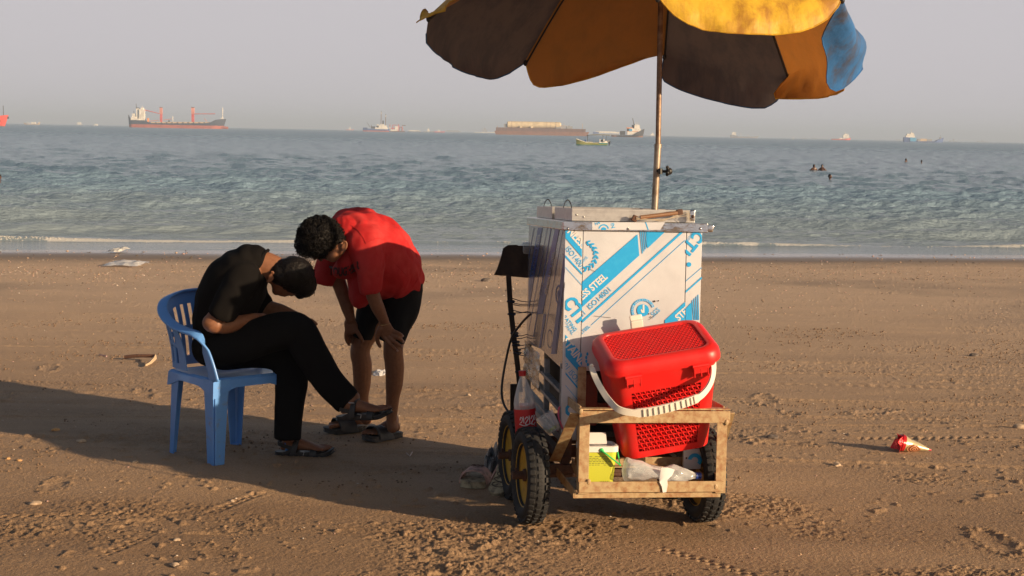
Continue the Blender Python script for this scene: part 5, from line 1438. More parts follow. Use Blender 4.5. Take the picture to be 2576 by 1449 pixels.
# legs under the trousers
YN, YF = 7.14, 7.30
chain(b, ZA, [(460, 800, YN+.02, 66), (640, 740, YN+.0, 58), (800, 715, YN-.02, 52), (900, 860, YN-.03, 52), (1060, 1040, YN-.04, 34)])
chain(b, ZA, [(430, 820, YF, 80), (640, 825, YF, 54), (770, 850, YF-.02, 50), (775, 1000, YF-.05, 48), (762, 1235, YF-.06, 34)])
hA, tA = P(*ZA(1022, 1140), 7.10), P(*ZA(1262, 1128), 7.03)
upA = (P(*ZA(1050, 1040), 7.10)-P(*ZA(1060, 1140), 7.10))
FA, LA = foot_frame(hA, tA, upA)
FA2 = FA @ Matrix.Translation((0, 0, .010))
foot_prims(b, FA2, LA, -1, [(P(*ZA(1085, 1040), 7.10), .034, .034)])
hB, tB = G(*ZA(718, 1322)), G(*ZA(975, 1328)); hB.z -= .004; tB.z -= .004
FB, LB = foot_frame(hB, tB); FB2 = FB @ Matrix.Translation((0, 0, .018))
foot_prims(b, FB2, LB, -1, [(P(*ZA(764, 1235), YF-.06), .034, .034)])
part_from('body', remesh(b, .0046, 3), M_skin, pa)
q = MB()                                                                     # hair
HH = hp_(.020, 0, -.014); q.ball(HH, (.101, .084, .104), 14, M=HM); q.ball(hp_(-.030, 0, -.045), (.070, .074, .060), 10, M=HM)
q.ball(hp_(.055, 0, .055), (.062, .074, .062), 10, M=HM); q.ball(hp_(.03, 0, .085), (.040, .060, .036), 8, M=HM)
hm = remesh(q, .006, 2); wrinkle(hm, .0035, 60, ridge=False); ho = part_from('hair', hm, M_hair, pa)
q = MB(); rh = random.Random(9)
for k in range(170):                                                          # short strands and the fringe
    if k < 60:
        a = hp_(.075+rh.uniform(-.02, .03), rh.uniform(-.06, .05), .075+rh.uniform(-.01, .015)); d_ = Vector((rh.uniform(-.3, .3)-.2, rh.uniform(-.3, .3), -1)).normalized()
        L_ = rh.uniform(.012, .034)
        q.tube([a, a+d_*L_*.5+Vector((rh.uniform(-.004, .004), 0, 0)), a+d_*L_+Vector((rh.uniform(-.010, .004), 0, .002))], [.0016, .0014, .0005], 4)
    else:
        th = rh.uniform(0, 2*math.pi); ph = rh.uniform(-.9, 1.2)
        n_ = Vector((math.cos(ph)*math.cos(th), math.cos(ph)*math.sin(th), math.sin(ph)))
        n_ = HM @ Vector((abs(n_.x), n_.y, -abs(n_.z)*fdown)); a = HH+Vector((n_.x*.100, n_.y*.083, n_.z*.103)); q.tube([a, a+n_*.008+Vector((rh.uniform(-.006, .006), 0, rh.uniform(-.004, .004)))], [.0016, .0005], 4)
q.build('loose_strands', [M_hair], ho, world=True, fixn=False, sharp=0)
q = MB()                                                                     # t-shirt
chain(q, ZA, [(412, 745, SY, 112, 140), (432, 660, SY, 140, 165), (462, 575, SY, 158, 178), (508, 480, SY, 160, 185), (556, 405, SY, 128, 180), (585, 366, SY, 92, 145), (600, 358, SY, 70, 95)], n=24)
chain(q, ZA, [(548, 440, SY-.12, 84, 80), (490, 545, SY-.19, 80, 78), (446, 618, SY-.215, 72, 70), (438, 634, SY-.215, 70, 68)], n=20, flat=True)
chain(q, ZA, [(560, 440, SY+.12, 80, 78), (600, 540, SY+.17, 70, 74), (632, 575, SY+.18, 58, 64)], n=20)
tm = remesh(q, .0075, 7, .5); wrinkle(tm, .0045, 10, (1, 1, .6), 3.0); tee = part_from('tshirt', tm, M_tee, pa)
q = MB(); c0 = P(*ZA(636, 386), SY)
ax_ = (P(*ZA(700, 400), SY)-P(*ZA(600, 372), SY)).normalized(); u_ = ax_.cross(YD).normalized()
q.tube([c0+u_*(.078*math.cos(a))+YD*(.075*math.sin(a))+ax_*(.010*math.cos(2*a)) for a in np.linspace(0, 2*math.pi, 28)[:-1]], .0075, 8, closed=True)
q.build('collar', [M_tee], tee, world=True)
q = MB()                                                                     # trousers
chain(q, ZA, [(392, 790, SY, 100, 150), (440, 800, SY, 95, 145), (500, 800, SY, 90, 120)], n=24)
chain(q, ZA, [(430, 800, YN, 92, 80), (560, 765, YN-.01, 98, 78), (690, 722, YN-.01, 94, 74), (785, 706, YN-.02, 90, 68), (830, 735, YN-.02, 88, 64), (885, 835, YN-.03, 84, 60), (965, 962, YN-.04, 76, 56), (1040, 1042, YN-.04, 72, 54), (1064, 1066, YN-.04, 68, 52)], n=22, flat=True)
chain(q, ZA, [(440, 830, YF, 75, 80), (620, 828, YF, 66, 76), (730, 840, YF-.01, 74, 72), (770, 880, YF-.02, 84, 68), (782, 960, YF-.03, 80, 64), (770, 1080, YF-.05, 72, 58), (763, 1180, YF-.055, 67, 56), (760, 1248, YF-.06, 65, 56)], n=22, flat=True)
tm = remesh(q, .0075, 5, .5); wrinkle(tm, .005, 8, (1, 1, .7), 11.0); part_from('trousers', tm, M_trou, pa)
sandal(pa, FA @ Matrix.Translation((0, 0, -.012)), LA); sandal(pa, FB, LB)

# ------------------------------------------------------------------ bending boy
pbz = gz(7.8); pb_ = thing('person', 'person in red t-shirt and black shorts bending forward with hands on knees', 'person', loc=(-.72, 7.8, pbz))
TY = 7.66; LN, LFAR = 7.70, 7.92
b = MB()
hc2 = P(*ZA(935, 268), 7.50)
hx2 = Vector((-.80, -.28, .18)).normalized(); f2 = Vector((.05, .55, -.85)); f2 = (f2-hx2*f2.dot(hx2)).normalized(); y2 = f2.cross(hx2)
H2 = Matrix((hx2, y2, f2)).transposed()
def hq_(x, y, z): return hc2+H2 @ Vector((x, y, z))
b.ball(hc2, (.100, .078, .100), 12, M=H2); b.ball(hq_(-.050, 0, .032), (.062, .060, .068), 10, M=H2); b.ball(hq_(-.088, 0, .066), (.026, .030, .024), 8, M=H2)
limb(b, [(hq_(.004, 0, .088), .009, .009), (hq_(-.024, 0, .114), .013, .013)], 8)
for sg in (-1, 1): b.ball(hq_(-.054, sg*.012, .092), (.008, .016, .010), 6, M=H2); b.ball(hq_(.018, sg*.034, .086), (.010, .020, .014), 6, M=H2)
ec = P(*ZA(1038, 295), 7.43)
for e_, dy_ in ((ec, -.004), (hq_(-.03, .078 if y2.y > 0 else -.078, .02), .004)):
    b.ball(e_, (.013, .008, .024), 8, M=Matrix.Rotation(.35, 3, 'Y')); b.tube([e_+Matrix.Rotation(.35, 3, 'Y') @ Vector((.016*math.cos(a), dy_*1.6, .029*math.sin(a))) for a in np.linspace(-1.9, 2.3, 12)], .0052, 6)
chain(b, ZA, [(985, 340, 7.47, 34, 40), (1015, 305, 7.48, 34, 44), (1035, 275, 7.50, 34, 44)])
chain(b, ZA, [(980, 275, 7.53, 62, 60), (1060, 240, 7.58, 64, 64), (1120, 260, 7.62, 90, 120), (1200, 330, TY, 120, 150), (1310, 430, 7.78, 100, 140)])
# near arm
chain(b, ZA, [(1120, 300, 7.47, 50), (1160, 430, 7.47, 44), (1182, 525, 7.48, 36), (1205, 590, 7.49, 34), (1238, 660, 7.52, 25)])
chain(b, ZA, [(850+170, 330, 7.74, 50), (1005, 430, 7.78, 42), (1025, 500, 7.79, 36), (1052, 580, 7.79, 33), (1072, 650, 7.79, 25)])
# hands
chain(b, ZH, [(1690, 660, 7.52, 120, 80), (1720, 760, 7.52, 150, 70), (1760, 880, 7.525, 185, 62), (1800, 960, 7.53, 165, 55)])
for pts in ([(1900, 860), (1990, 890), (2065, 930), (2110, 965)], [(1880, 950), (1985, 995), (2070, 1045), (2128, 1100)], [(1790, 980), (1910, 1085), (2020, 1165), (2100, 1220)], [(1700, 1000), (1800, 1130), (1905, 1235), (1990, 1305)]):
    chain(b, ZH, [(x_, y_, 7.525+.006*i-(.012 if i in (1, 2) else 0), (50, 46, 43, 36)[i]) for i, (x_, y_) in enumerate(pts)], n=10)
chain(b, ZH, [(1620, 800, 7.52, 80), (1545, 930, 7.53, 60), (1545, 1080, 7.55, 52), (1600, 1200, 7.57, 44)], n=10)
HYF = 7.80
chain(b, ZH, [(930, 560, HYF, 105, 80), (930, 680, HYF, 150, 70), (960, 800, HYF, 165, 62), (990, 870, HYF, 140, 55)])
for pts, dd in (([(850, 820), (830, 950), (850, 1070), (905, 1165)], 0), ([(870, 830), (870, 950), (890, 1040), (930, 1110)], .02), ([(900, 830), (910, 930), (930, 1010), (950, 1080)], .04), ([(930, 840), (950, 920), (960, 990), (970, 1040)], .055)):
    chain(b, ZH, [(x_, y_, HYF+dd+.004*i, (50, 47, 44, 37)[i]) for i, (x_, y_) in enumerate(pts)], n=10)
chain(b, ZH, [(1040, 800, HYF, 70), (1110, 900, HYF-.01, 56), (1165, 1000, HYF-.012, 48), (1205, 1085, HYF-.008, 40)], n=10)
# legs
chain(b, ZA, [(1320, 480, 7.72, 90), (1310, 620, 7.70, 78), (1284, 790, 7.64, 50, 46), (1290, 880, 7.66, 49, 48), (1290, 960, 7.68, 45, 46), (1280, 1060, 7.70, 33, 33), (1276, 1150, 7.71, 27, 29), (1280, 1190, 7.71, 28, 32)])
chain(b, ZA, [(1260, 500, 7.88, 85), (1200, 640, 7.88, 70), (1124, 790, 7.86, 50, 46), (1130, 880, 7.88, 50, 48), (1130, 960, 7.90, 45, 46), (1130, 1050, 7.92, 33, 33), (1145, 1110, 7.93, 27, 29), (1150, 1150, 7.93, 28, 32)])
def slf(zt, zh):
    t_, h_ = G(*zt), G(*zh); return foot_frame(h_, t_)
FC, LC = slf(ZA(1160, 1262), ZA(1312, 1236)); FDm, LD = slf(ZA(955, 1222), ZA(1180, 1200))
LC = max(LC, .235)
FC2 = FC @ Matrix.Translation((0, 0, .026)); FD2 = FDm @ Matrix.Translation((0, 0, .026))
foot_prims(b, FC2, LC, 1, [(P(*ZA(1279, 1170), 7.71), .029, .030)]); foot_prims(b, FD2, LD, -1, [(P(*ZA(1149, 1140), 7.93), .029, .030)])
part_from('body', remesh(b, .0046, 3), M_skin, pb_)
q = MB()                                                                     # nails
for x_, y_ in ((2116, 968), (2130, 1100), (2104, 1216), (1994, 1300)):
    c_ = P(*ZH(x_, y_), 7.528); q.ball(c_, (.0065, .003, .005), 5)
q.build('fingernails', [M_nail], pb_, world=True)
q = MB(); q.ball(hq_(.022, 0, -.020), (.108, .094, .104), 14, M=H2); q.ball(hq_(-.03, 0, -.05), (.075, .080, .06), 10, M=H2); q.ball(hq_(.07, 0, .035), (.055, .070, .06), 10, M=H2)
hm = remesh(q, .007, 2); wrinkle(hm, .009, 42, ridge=False); ho = part_from('hair', hm, M_hair, pb_)
q = MB(); rh = random.Random(4)
me = ho.data; Mw = WM[ho]; vv = [Mw @ v.co for v in me.vertices]; nn = [v.normal.copy() for v in me.vertices]
for k in range(1500):                                                        # loose curls all over
    i = rh.randrange(len(vv)); a = vv[i]; n_ = nn[i]
    if (a-ec).length < .045 or (a-P(*ZA(1000, 350), 7.46)).length < .03: continue
    t1 = n_.orthogonal().normalized(); t2 = n_.cross(t1); an = rh.uniform(0, 6.28); t_ = t1*math.cos(an)+t2*math.sin(an); s_ = n_.cross(t_)
    R_ = rh.uniform(.006, .016); pts = []; tw = rh.uniform(3.6, 7.2); st_ = rh.uniform(0, 1)
    for j in range(9):
        w_ = tw*j/8+st_; pts.append(a+t_*(R_*math.cos(w_))+n_*(.002+R_*.6*math.sin(w_)+.0008*j)+s_*(.0022*j-.006))
    q.tube(pts, [.0016]*7+[.0011, .0005], 4, caps=False)
q.build('curls', [M_hair], ho, world=True, fixn=False, sharp=0)
# t-shirt
q = MB()
chain(q, ZA, [(1318, 445, 7.76, 112, 165), (1290, 400, 7.74, 132, 180), (1245, 352, 7.71, 152, 190), (1185, 295, 7.67, 158, 195), (1122, 240, 7.62, 132, 188), (1072, 212, 7.58, 98, 150), (1050, 212, 7.56, 74, 100)], n=26)
chain(q, ZA, [(1240, 430, 7.70, 130, 150), (1165, 465, 7.66, 112, 138), (1128, 530, 7.66, 60, 115), (1114, 582, 7.66, 26, 90)], n=24, flat=True)
chain(q, ZA, [(1160, 300, 7.62, 120, 150), (1090, 370, 7.63, 84, 138), (1040, 405, 7.64, 44, 105)], n=24)
chain(q, ZA, [(1140, 265, 7.50, 95, 80), (1162, 370, 7.465, 74, 78), (1168, 450, 7.47, 60, 68), (1172, 517, 7.475, 47, 62)], n=20, flat=True)
chain(q, ZA, [(1030, 300, 7.73, 75, 80), (980, 380, 7.77, 66, 76), (958, 420, 7.78, 58, 72), (942, 478, 7.78, 46, 68)], n=20, flat=True)
tm = remesh(q, .0075, 5, .5); wrinkle(tm, .014, 8.5, (1, 1, .55), 5.0); wrinkle(tm, .0035, 21, (1, 1, .5), 8.0); tee2 = part_from('tshirt', tm, M_rtee, pb_)
# dark chest lettering, seam lines
q = MB(); vs, fs = glyphs('TOUGHER', .06); out = []
s_ = 44/.7
from mathutils.bvhtree import BVHTree
bv = BVHTree.FromPolygons([WM[tee2] @ v.co for v in tee2.data.vertices], [tuple(p.vertices) for p in tee2.data.polygons])
def onsurf(px, py, lift=.004):
    d = ray(px, py).normalized(); h_ = bv.ray_cast(CAM, d)
    if h_[0] is None: return None
    return h_[0]-d*lift
ok = True; wl = max(v[0] for v in vs)
for u_, v_ in vs:
    t_ = u_/wl; x_ = 968+150*t_; y_ = 432+22*math.sin(t_*math.pi)-30*t_-v_*s_*.9
    p_ = onsurf(*ZA(x_, y_)); 
    if p_ is None: ok = False; p_ = P(*ZA(x_, y_), 7.5)
    out.append(p_)
if ok: q.add(out, fs); q.build('chest_lettering', [mat('dark_print', (.05, .006, .007), .8)], tee2, world=True, smooth=False, fixn=False)
q = MB()
for line in ([(1075, 190), (1110, 215), (1135, 250), (1150, 280)], [(1150, 280), (1180, 262), (1200, 255)], [(1205, 255), (1250, 262)], [(1130, 508), (1170, 516), (1208, 508)], [(1380, 500), (1415, 440), (1420, 400)], [(1248, 330), (1300, 385), (1360, 450)]):
    pts = [onsurf(*ZA(*p_), .0015) for p_ in resample(line, 10)]
    pts = [p_ for p_ in pts if p_ is not None]
    if len(pts) > 3 and max((pts[i+1]-pts[i]).length for i in range(len(pts)-1)) < .06: q.tube(pts, .0016, 5)
if q.v: q.build('seam', [M_rtee], tee2, world=True, fixn=False)
# shorts
q = MB()
chain(q, ZA, [(1320, 430, 7.78, 100, 150), (1335, 500, 7.78, 92, 150), (1300, 560, 7.78, 95, 140)], n=24)
chain(q, ZA, [(1338, 500, 7.72, 92, 90), (1326, 600, 7.70, 88, 84), (1292, 700, 7.66, 72, 74), (1272, 768, 7.65, 64, 68)], n=22, flat=True)
chain(q, ZA, [(1250, 520, 7.88, 92, 90), (1185, 620, 7.88, 84, 80), (1150, 690, 7.86, 60, 72), (1136, 745, 7.86, 52, 64)], n=22, flat=True)
tm = remesh(q, .0075, 6, .5); wrinkle(tm, .005, 8, (1, 1, .7), 21.0); part_from('shorts', tm, M_short, pb_)
slide(pb_, FC, LC); slide(pb_, FDm, LD)
q = MB(); pts = []
for k in range(24):
    a = 2*math.pi*k/24; c_ = P(*ZH(1685, 690), 7.52); ax2 = (P(*ZH(1760, 880), 7.525)-P(*ZH(1640, 560), 7.51)).normalized(); u2 = ax2.cross(YD).normalized(); v2 = ax2.cross(u2)
    pts.append(c_+u2*(.0300*math.cos(a))+v2*(.0225*math.sin(a))+ax2*.004*math.sin(a*2))
q.tube(pts, .0016, 6, closed=True)
q.bar(pts[6]+Vector((0, -.001, 0)), pts[8], .004, .003); q.bar(pts[17]+Vector((0, -.001, 0)), pts[19], .005, .003)
q.build('bracelet', [mat('gold_bracelet', (.75, .55, .28), .25, metal=.9)], pb_, world=True)
# ================================================================== SHIPS AND BOATS
SM = {}
def sm(name, col, rough=.6):
    if name not in SM: SM[name] = mat('ship_'+name, col, rough, noise=(.25, tuple(c*.72 for c in col), .45, .7), bump=None)
    return SM[name]
WHT = sm('white', (.80, .76, .68)); CRM = sm('cream', (.72, .58, .36)); BLK = sm('black_hull', (.045, .055, .085)); RED = sm('red', (.62, .07, .05)); BOOT = sm('red_boot', (.46, .13, .09))
RST = sm('rust', (.26, .13, .09)); RSD = sm('rust_dark', (.16, .095, .08)); BLU = sm('blue', (.06, .12, .32)); SKY_ = sm('light_blue', (.08, .36, .62)); GRY = sm('grey', (.30, .31, .33)); DRK = sm('dark', (.05, .05, .055))
ORG = sm('orange', (.75, .30, .10)); PNK = sm('faded_red', (.70, .26, .19)); YEL = sm('yellow_hull', (.34, .35, .14)); GRN = sm('green_hull', (.02, .26, .22)); CAN = sm('canopy_grey', (.30, .32, .27)); TAN = sm('tan', (.55, .42, .28))
SPLIT = {'hatch_cover','leg_tower','leg_beacon','leg_top','tyre_fender','whip_aerial','awning_post','tank_saddle','deck_boom','cargo_box','deck_house','bulwark_post'}
class Ship:
    """fx, fy: zoom coordinates -> pixels; xc, yw: point on the waterline; D: distance"""
    def __init__(s, name, label, cat, fn, xc, yw, D, unit, group=None, yaw=0.0):
        px, py = fn(xc, yw); s.D = D; s.k = unit*pxm(D); s.xc = xc; s.yw = yw
        o = P(px, py, D); o.z = 0
        s.M = Matrix.Translation(o) @ Matrix.Rotation(R(yaw), 4, 'Z'); s.t = thing(name, label, cat, mat=s.M, group=group); s.sl = 0.019
    def X(s, x): return (x-s.xc)*s.k
    def Z(s, x, y): return (s.yw+(x-s.xc)*s.sl-y)*s.k
    def hull(s, st, M_, boot=None, bz=0, name='hull', beam=None, draft=None):
        """st: (x, deck y, half beam fraction, rake shift)"""
        L_ = abs(st[-1][0]-st[0][0])*s.k; B_ = (beam*s.k if beam else L_*.085); q = MB(); rr_ = []
        for x, y, bf, rk in st:
            zd = s.Z(x, y); xx = s.X(x); zb_ = bz*s.k; ring = []
            for z, f in ((-B_*.3, .5), (0, .86), (zb_, .93), (zd, 1.0), (zd*1.0, .9)): ring.append((xx+rk*s.k*(z/max(zd, .01) if z > 0 else 0), -B_*bf*f, z))
            for z, f in ((zd, .9), (zd, 1.0), (zb_, .93), (0, .86), (-B_*.3, .5)): ring.append((xx+rk*s.k*(z/max(zd, .01) if z > 0 else 0), B_*bf*f, z))
            rr_.append([Vector(v) for v in ring])
        q.rings(rr_)
        if boot is not None:
            n = 10; q.m = []
            for i in range(len(st)-1):
                for k in range(n): q.m.append(1 if k in (0, 1, 7, 8, 9) else 0)
            q.m += [0, 0]
        return q.build(name, [M_]+([boot] if boot else []), s.t, sharp=30)
    def parts(s, name, M_, boxes, tubes=(), parent=None):
        """boxes (x0,x1,ytop,ybottom,half depth in units[,depth offset]); tubes (x0,y0,x1,y1,r)"""
        if name in SPLIT and len(boxes)+len(tubes) > 1:
            for b_ in boxes: r = s.parts(name, M_, [b_])
            for t_ in tubes: r = s.parts(name, M_, [], [t_])
            return r
        q = MB()
        for b_ in boxes:
            x0, x1, y0, y1, hd_ = b_[:5]; yo = b_[5] if len(b_) > 5 else 0
            z0, z1 = s.Z((x0+x1)/2, y1), s.Z((x0+x1)/2, y0)
            q.box((s.X((x0+x1)/2), yo*s.k, (z0+z1)/2), (abs(x1-x0)*s.k, 2*hd_*s.k, abs(z1-z0)))
        for t_ in tubes:
            x0, y0, x1, y1, r = t_[:5]; yo = (t_[5] if len(t_) > 5 else 0)*s.k
            q.tube([(s.X(x0), yo, s.Z(x0, y0)), (s.X(x1), yo, s.Z(x1, y1))], r*s.k, 8)
        return q.build(name, [M_], s.t, sharp=30)
f6 = lambda x, y: (322+x*.10156, 254.9+y*.10156)
S_ = Ship('cargo_ship', 'black and red cargo ship with two red deck cranes at anchor', 'ship', f6, 1230, 612, 1550, .10156)
S_.hull([(40, 285, .25, -20), (75, 395, .55, -14), (130, 412, .85, -6), (430, 422, 1, 0), (560, 485, 1, 0), (1000, 492, 1, 0), (1900, 492, 1, 0), (2060, 470, .95, 0), (2160, 410, .75, 12), (2260, 392, .45, 40), (2350, 384, .08, 75)], BLK, BOOT, 78, beam=110)
S_.parts('bulbous_bow', BOOT, [], [(2280, 585, 2470, 612, 34)])
S_.parts('deckhouse', WHT, [(300, 418, 150, 420, 70), (95, 300, 372, 420, 85), (120, 185, 255, 330, 50), (105, 215, 330, 372, 60), (330, 400, 110, 150, 40)], [(360, 60, 360, 120, 5)])
S_.parts('funnel', WHT, [(218, 284, 125, 372, 38)]); S_.parts('funnel_top', DRK, [(214, 288, 108, 126, 40)], [(208, 10, 216, 110, 8), (150, 190, 160, 260, 6)])
for nm, x0, x1, j0, j1 in (('a', 795, 853, (790, 255), (425, 168)), ('b', 1572, 1640, (1650, 262), (2160, 262))):
    S_.parts('crane_tower', PNK, [(x0, x1, 110, 265, 30)]); S_.parts('crane_pedestal', RED, [(x0+5, x1-5, 265, 480, 28)]); S_.parts('crane_head', DRK, [(x0-4, x1, 96, 112, 32)])
    S_.parts('crane_jib', RED, [], [(j0[0], j0[1], j1[0], j1[1], 9, -32)])
S_.parts('mast', WHT, [(2295, 2350, 355, 385, 20)], [(2335, 110, 2337, 380, 10), (1108, 320, 1112, 470, 8)])
S_.parts('deck_boom', PNK, [], [(540, 440, 760, 418, 7), (880, 412, 1080, 385, 7), (1880, 375, 1950, 440, 6)])
S_.parts('hatch_cover', TAN, [(600+k*132, 600+k*132+100, 458, 492, 90) for k in range(11)]); S_.parts('deck_crate', ORG, [(482, 522, 365, 460, 30)])
S_.parts('hatch_gap', DRK, [(702+k*132, 728+k*132, 465, 492, 92) for k in range(10)]+[(1005, 1035, 420, 470, 30)])
f4 = lambda x, y: (x*.25, 228.1+y*.25)
S_ = Ship('tanker', 'bright red ship bow cut off by the left picture edge', 'ship', f4, 0, 325, 900, .25)
S_.hull([(-700, 240, 1, 0), (-100, 240, 1, 0), (-30, 225, .8, 10), (20, 216, .45, 22), (48, 212, .06, 38)], RED, RST, 4, beam=60); S_.parts('mast', DRK, [], [(34, 120, 36, 214, 3)]); S_.parts('anchor_recess', DRK, [(2, 16, 264, 280, 3, -38)]); S_.parts('bow_light', DRK, [(78, 88, 230, 250, 6)])
S_ = Ship('dhow', 'small pale dhow far off between the red bow and cargo ship', 'boat', f4, 325, 319, 2600, .25)
S_.hull([(245, 298, .2, -6), (280, 312, .8, 0), (370, 312, .8, 0), (398, 294, .1, 6)], TAN, beam=18); S_.parts('cabin', WHT, [(315, 360, 294, 314, 10)], [(270, 296, 300, 310, 3), (395, 290, 380, 312, 3)])
for x0, x1, nm, lb in ((765, 830, 'ferry', 'faint white ship on the horizon left of the cargo ship'), (940, 985, 'motor_boat', 'tiny white boat on the horizon nearest the cargo ship stern')):
    S_ = Ship(nm, lb, 'ship' if nm == 'ferry' else 'boat', f4, (x0+x1)/2, 322+(x0-700)*.012, 3600, .25)
    y_ = 318; S_.hull([(x0, y_-4, .5, -4), (x0+10, y_, .9, 0), (x1-10, y_, .9, 0), (x1, y_-6, .1, 4)], GRY if nm == 'ferry' else WHT, beam=14); S_.parts('deckhouse', WHT, [(x0+14, x0+(50 if nm == 'ferry' else 36), y_-(24 if nm == 'ferry' else 10), y_, 9)])
fw_ = lambda x, y: (898.9+x*.0573, 268.3+y*.0573)
S_ = Ship('jackup_vessel', 'blue hulled work vessel with two tall brown legs and white deckhouse', 'ship', fw_, 820, 1078, 1900, .0573)
S_.hull([(250, 905, .7, 0), (420, 905, .9, 0), (440, 950, 1, 0), (1300, 985, 1, 0), (1395, 960, .7, 0)], BLU, BOOT, 45, beam=130)
S_.parts('deckhouse', WHT, [(780, 1330, 905, 992, 100), (950, 1290, 808, 905, 80), (850, 940, 770, 815, 40), (1005, 1060, 750, 800, 30), (1090, 1165, 750, 808, 40)])
S_.parts('leg_tower', RSD, [], [(1040, 300, 1035, 780, 15), (1240, 420, 1230, 800, 15)]); S_.parts('leg_beacon', WHT, [(1028, 1066, 245, 305, 18), (1224, 1262, 370, 428, 18)]); S_.parts('leg_top', DRK, [(1026, 1060, 200, 245, 16), (1222, 1255, 320, 370, 16)])
S_.parts('deck_machinery', DRK, [(600, 780, 850, 950, 60), (840, 950, 820, 905, 50), (1090, 1160, 600, 750, 8)], [(420, 680, 560, 880, 8), (610, 780, 620, 900, 10)])
S_ = Ship('dredger', 'red and white dredger crowded with frames beside the two legged vessel', 'ship', fw_, 1740, 1040, 2000, .0573)
S_.hull([(1400, 1000, .9, 0), (2080, 1000, .9, 0)], RSD, beam=110); S_.parts('deckhouse', WHT, [(1460, 1780, 940, 1000, 80), (1660, 1790, 800, 935, 60), (1400, 1450, 840, 900, 40)])
S_.parts('dredge_frame', RED, [(1540, 1560, 740, 940, 10), (1480, 1640, 870, 900, 50), (1560, 1760, 735, 755, 8), (1790, 1810, 700, 1000, 8)], [(1800, 720, 1880, 900, 12), (1960, 800, 2000, 1000, 14), (1430, 720, 1440, 960, 12)])
S_.parts('ladder', RSD, [(1960, 2120, 745, 775, 14), (1840, 1960, 820, 850, 20)], [(1850, 850, 1840, 1000, 14), (1960, 830, 1940, 1000, 14)])
f5 = lambda x, y: (831.8+x*.3281, 254.9+y*.3281)
for x0, x1, y0, lb, M_, hs_ in ((120, 175, 207, 'faint pink tug on the horizon left of the blue work vessel', PNK, 30), (595, 690, 218, 'low barge with white cover just right of the dredger', GRY, 12), (715, 785, 221, 'pale ship with tall bridge left of the small red tug', GRY, 34), (790, 872, 226, 'small red tug with white bridge between dredger and big barge', RED, 22), (880, 995, 222, 'ghostly empty barge far behind the small red tug', GRY, 14), (1100, 1262, 229, 'ghostly white crane ship left of the big rusty barge', WHT, 46), (2405, 2530, 265, 'pale grey ship half hidden by the umbrella pole', GRY, 32)):
    nm = 'tug_boat' if 'tug' in lb.split()[1:3] else 'barge' if 'barge' in lb[:22] else 'far_ship'
    far_ = 3800 if 'ghost' in lb or 'faint' in lb else 2600
    S_ = Ship(nm, lb, 'barge' if nm == 'barge' else 'ship', f5, (x0+x1)/2, y0, far_, .3281)
    S_.hull([(x0, y0-7, .6, -2), (x0+6, y0-6, 1, 0), (x1-10, y0-6, 1, 0), (x1, y0-8, .15, 4)], M_, beam=8)
    w_ = x1-x0
    if nm == 'barge': S_.parts('cargo_cover', WHT if 'white' in lb else GRY, [(x0+6, x1-12, y0-hs_, y0-6, 6)])
    else: S_.parts('deckhouse', WHT if nm != 'far_ship' or 'crane' not in lb else GRY, [(x0+w_*.38, x0+w_*.62, y0-hs_*.55, y0-5, 6), (x0+w_*.45, x0+w_*.55, y0-hs_*.8, y0-hs_*.5, 4)], [(x0+w_*.5, y0-hs_, x0+w_*.5, y0-hs_*.6, 1)]+([(x0+w_*.3, y0-8, x0+w_*.42, y0-hs_, 1.2)] if 'crane' in lb else []))
f7 = lambda x, y: (1241+x*.15625, 288.5+y*.15625)
S_ = Ship('barge', 'long rusty barge carrying a huge cream steel tank', 'barge', f7, 780, 332, 1420, .15625)
S_.hull([(45, 262, .9, -25), (150, 262, 1, -55), (1440, 280, 1, 0), (1500, 282, .9, 36)], RST, beam=75)
S_.parts('bulwark', RSD, [(45+k*96, 45+k*96+88, 206+k*1.9, 264+k*1.4, 70) for k in range(15)]); S_.parts('bulwark_post', RST, [(133+k*96, 141+k*96, 208+k*1.9, 268+k*1.4, 72) for k in range(14)])
q = MB(); r_ = 54*S_.k; q.tube([(S_.X(x), 0, S_.Z(x, 160+x*.012)) for x in (215, 232, 700, 1060, 1085)], [r_*.55, r_, r_, r_*.93, r_*.6], 24); q.build('storage_tank', [CRM], S_.t)
q = MB()
for x in (290, 855, 1000, 920): q.tube([(S_.X(x), 0, S_.Z(x, 160+x*.012)), (S_.X(x+(10 if x != 920 else 4)), 0, S_.Z(x, 160+x*.012))], r_*1.02, 24)
q.build('tank_band', [TAN], S_.t); S_.parts('tank_saddle', CRM, [(425, 455, 180, 215, 60), (600, 635, 188, 222, 60)])
S_.parts('deck_house', GRY, [(170, 222, 150, 206, 30), (1170, 1268, 190, 232, 40), (1000, 1090, 190, 225, 40), (1190, 1230, 178, 192, 20)]); S_.parts('deck_rack', TAN, [(1090+k*18, 1096+k*18, 172, 232, 30) for k in range(5)], [(1132, 130, 1132, 180, 2), (1430, 150, 1430, 240, 3), (68, 180, 68, 206, 3)])
S_ = Ship('container_barge', 'low barge with long white cover behind the green fishing boat', 'barge', f7, 1800, 340, 2300, .15625)
S_.hull([(1600, 308, 1, 0), (2020, 316, 1, 0)], GRY, beam=40); S_.parts('cover', WHT, [(1650, 1970, 272, 300, 36), (1970, 2025, 284, 305, 34)]); S_.parts('deck_box', BLU, [(1605, 1695, 280, 312, 38)])
S_ = Ship('tug_boat', 'black and rust coloured tug with tall white bridge right of the barge', 'tug', f7, 2165, 358, 1350, .15625)
S_.hull([(1905, 322, .6, -5), (1960, 330, .95, 0), (2240, 328, 1, 0), (2300, 290, .95, 0), (2380, 238, .7, 20), (2405, 228, .12, 24)], DRK, RST, 22, beam=70)
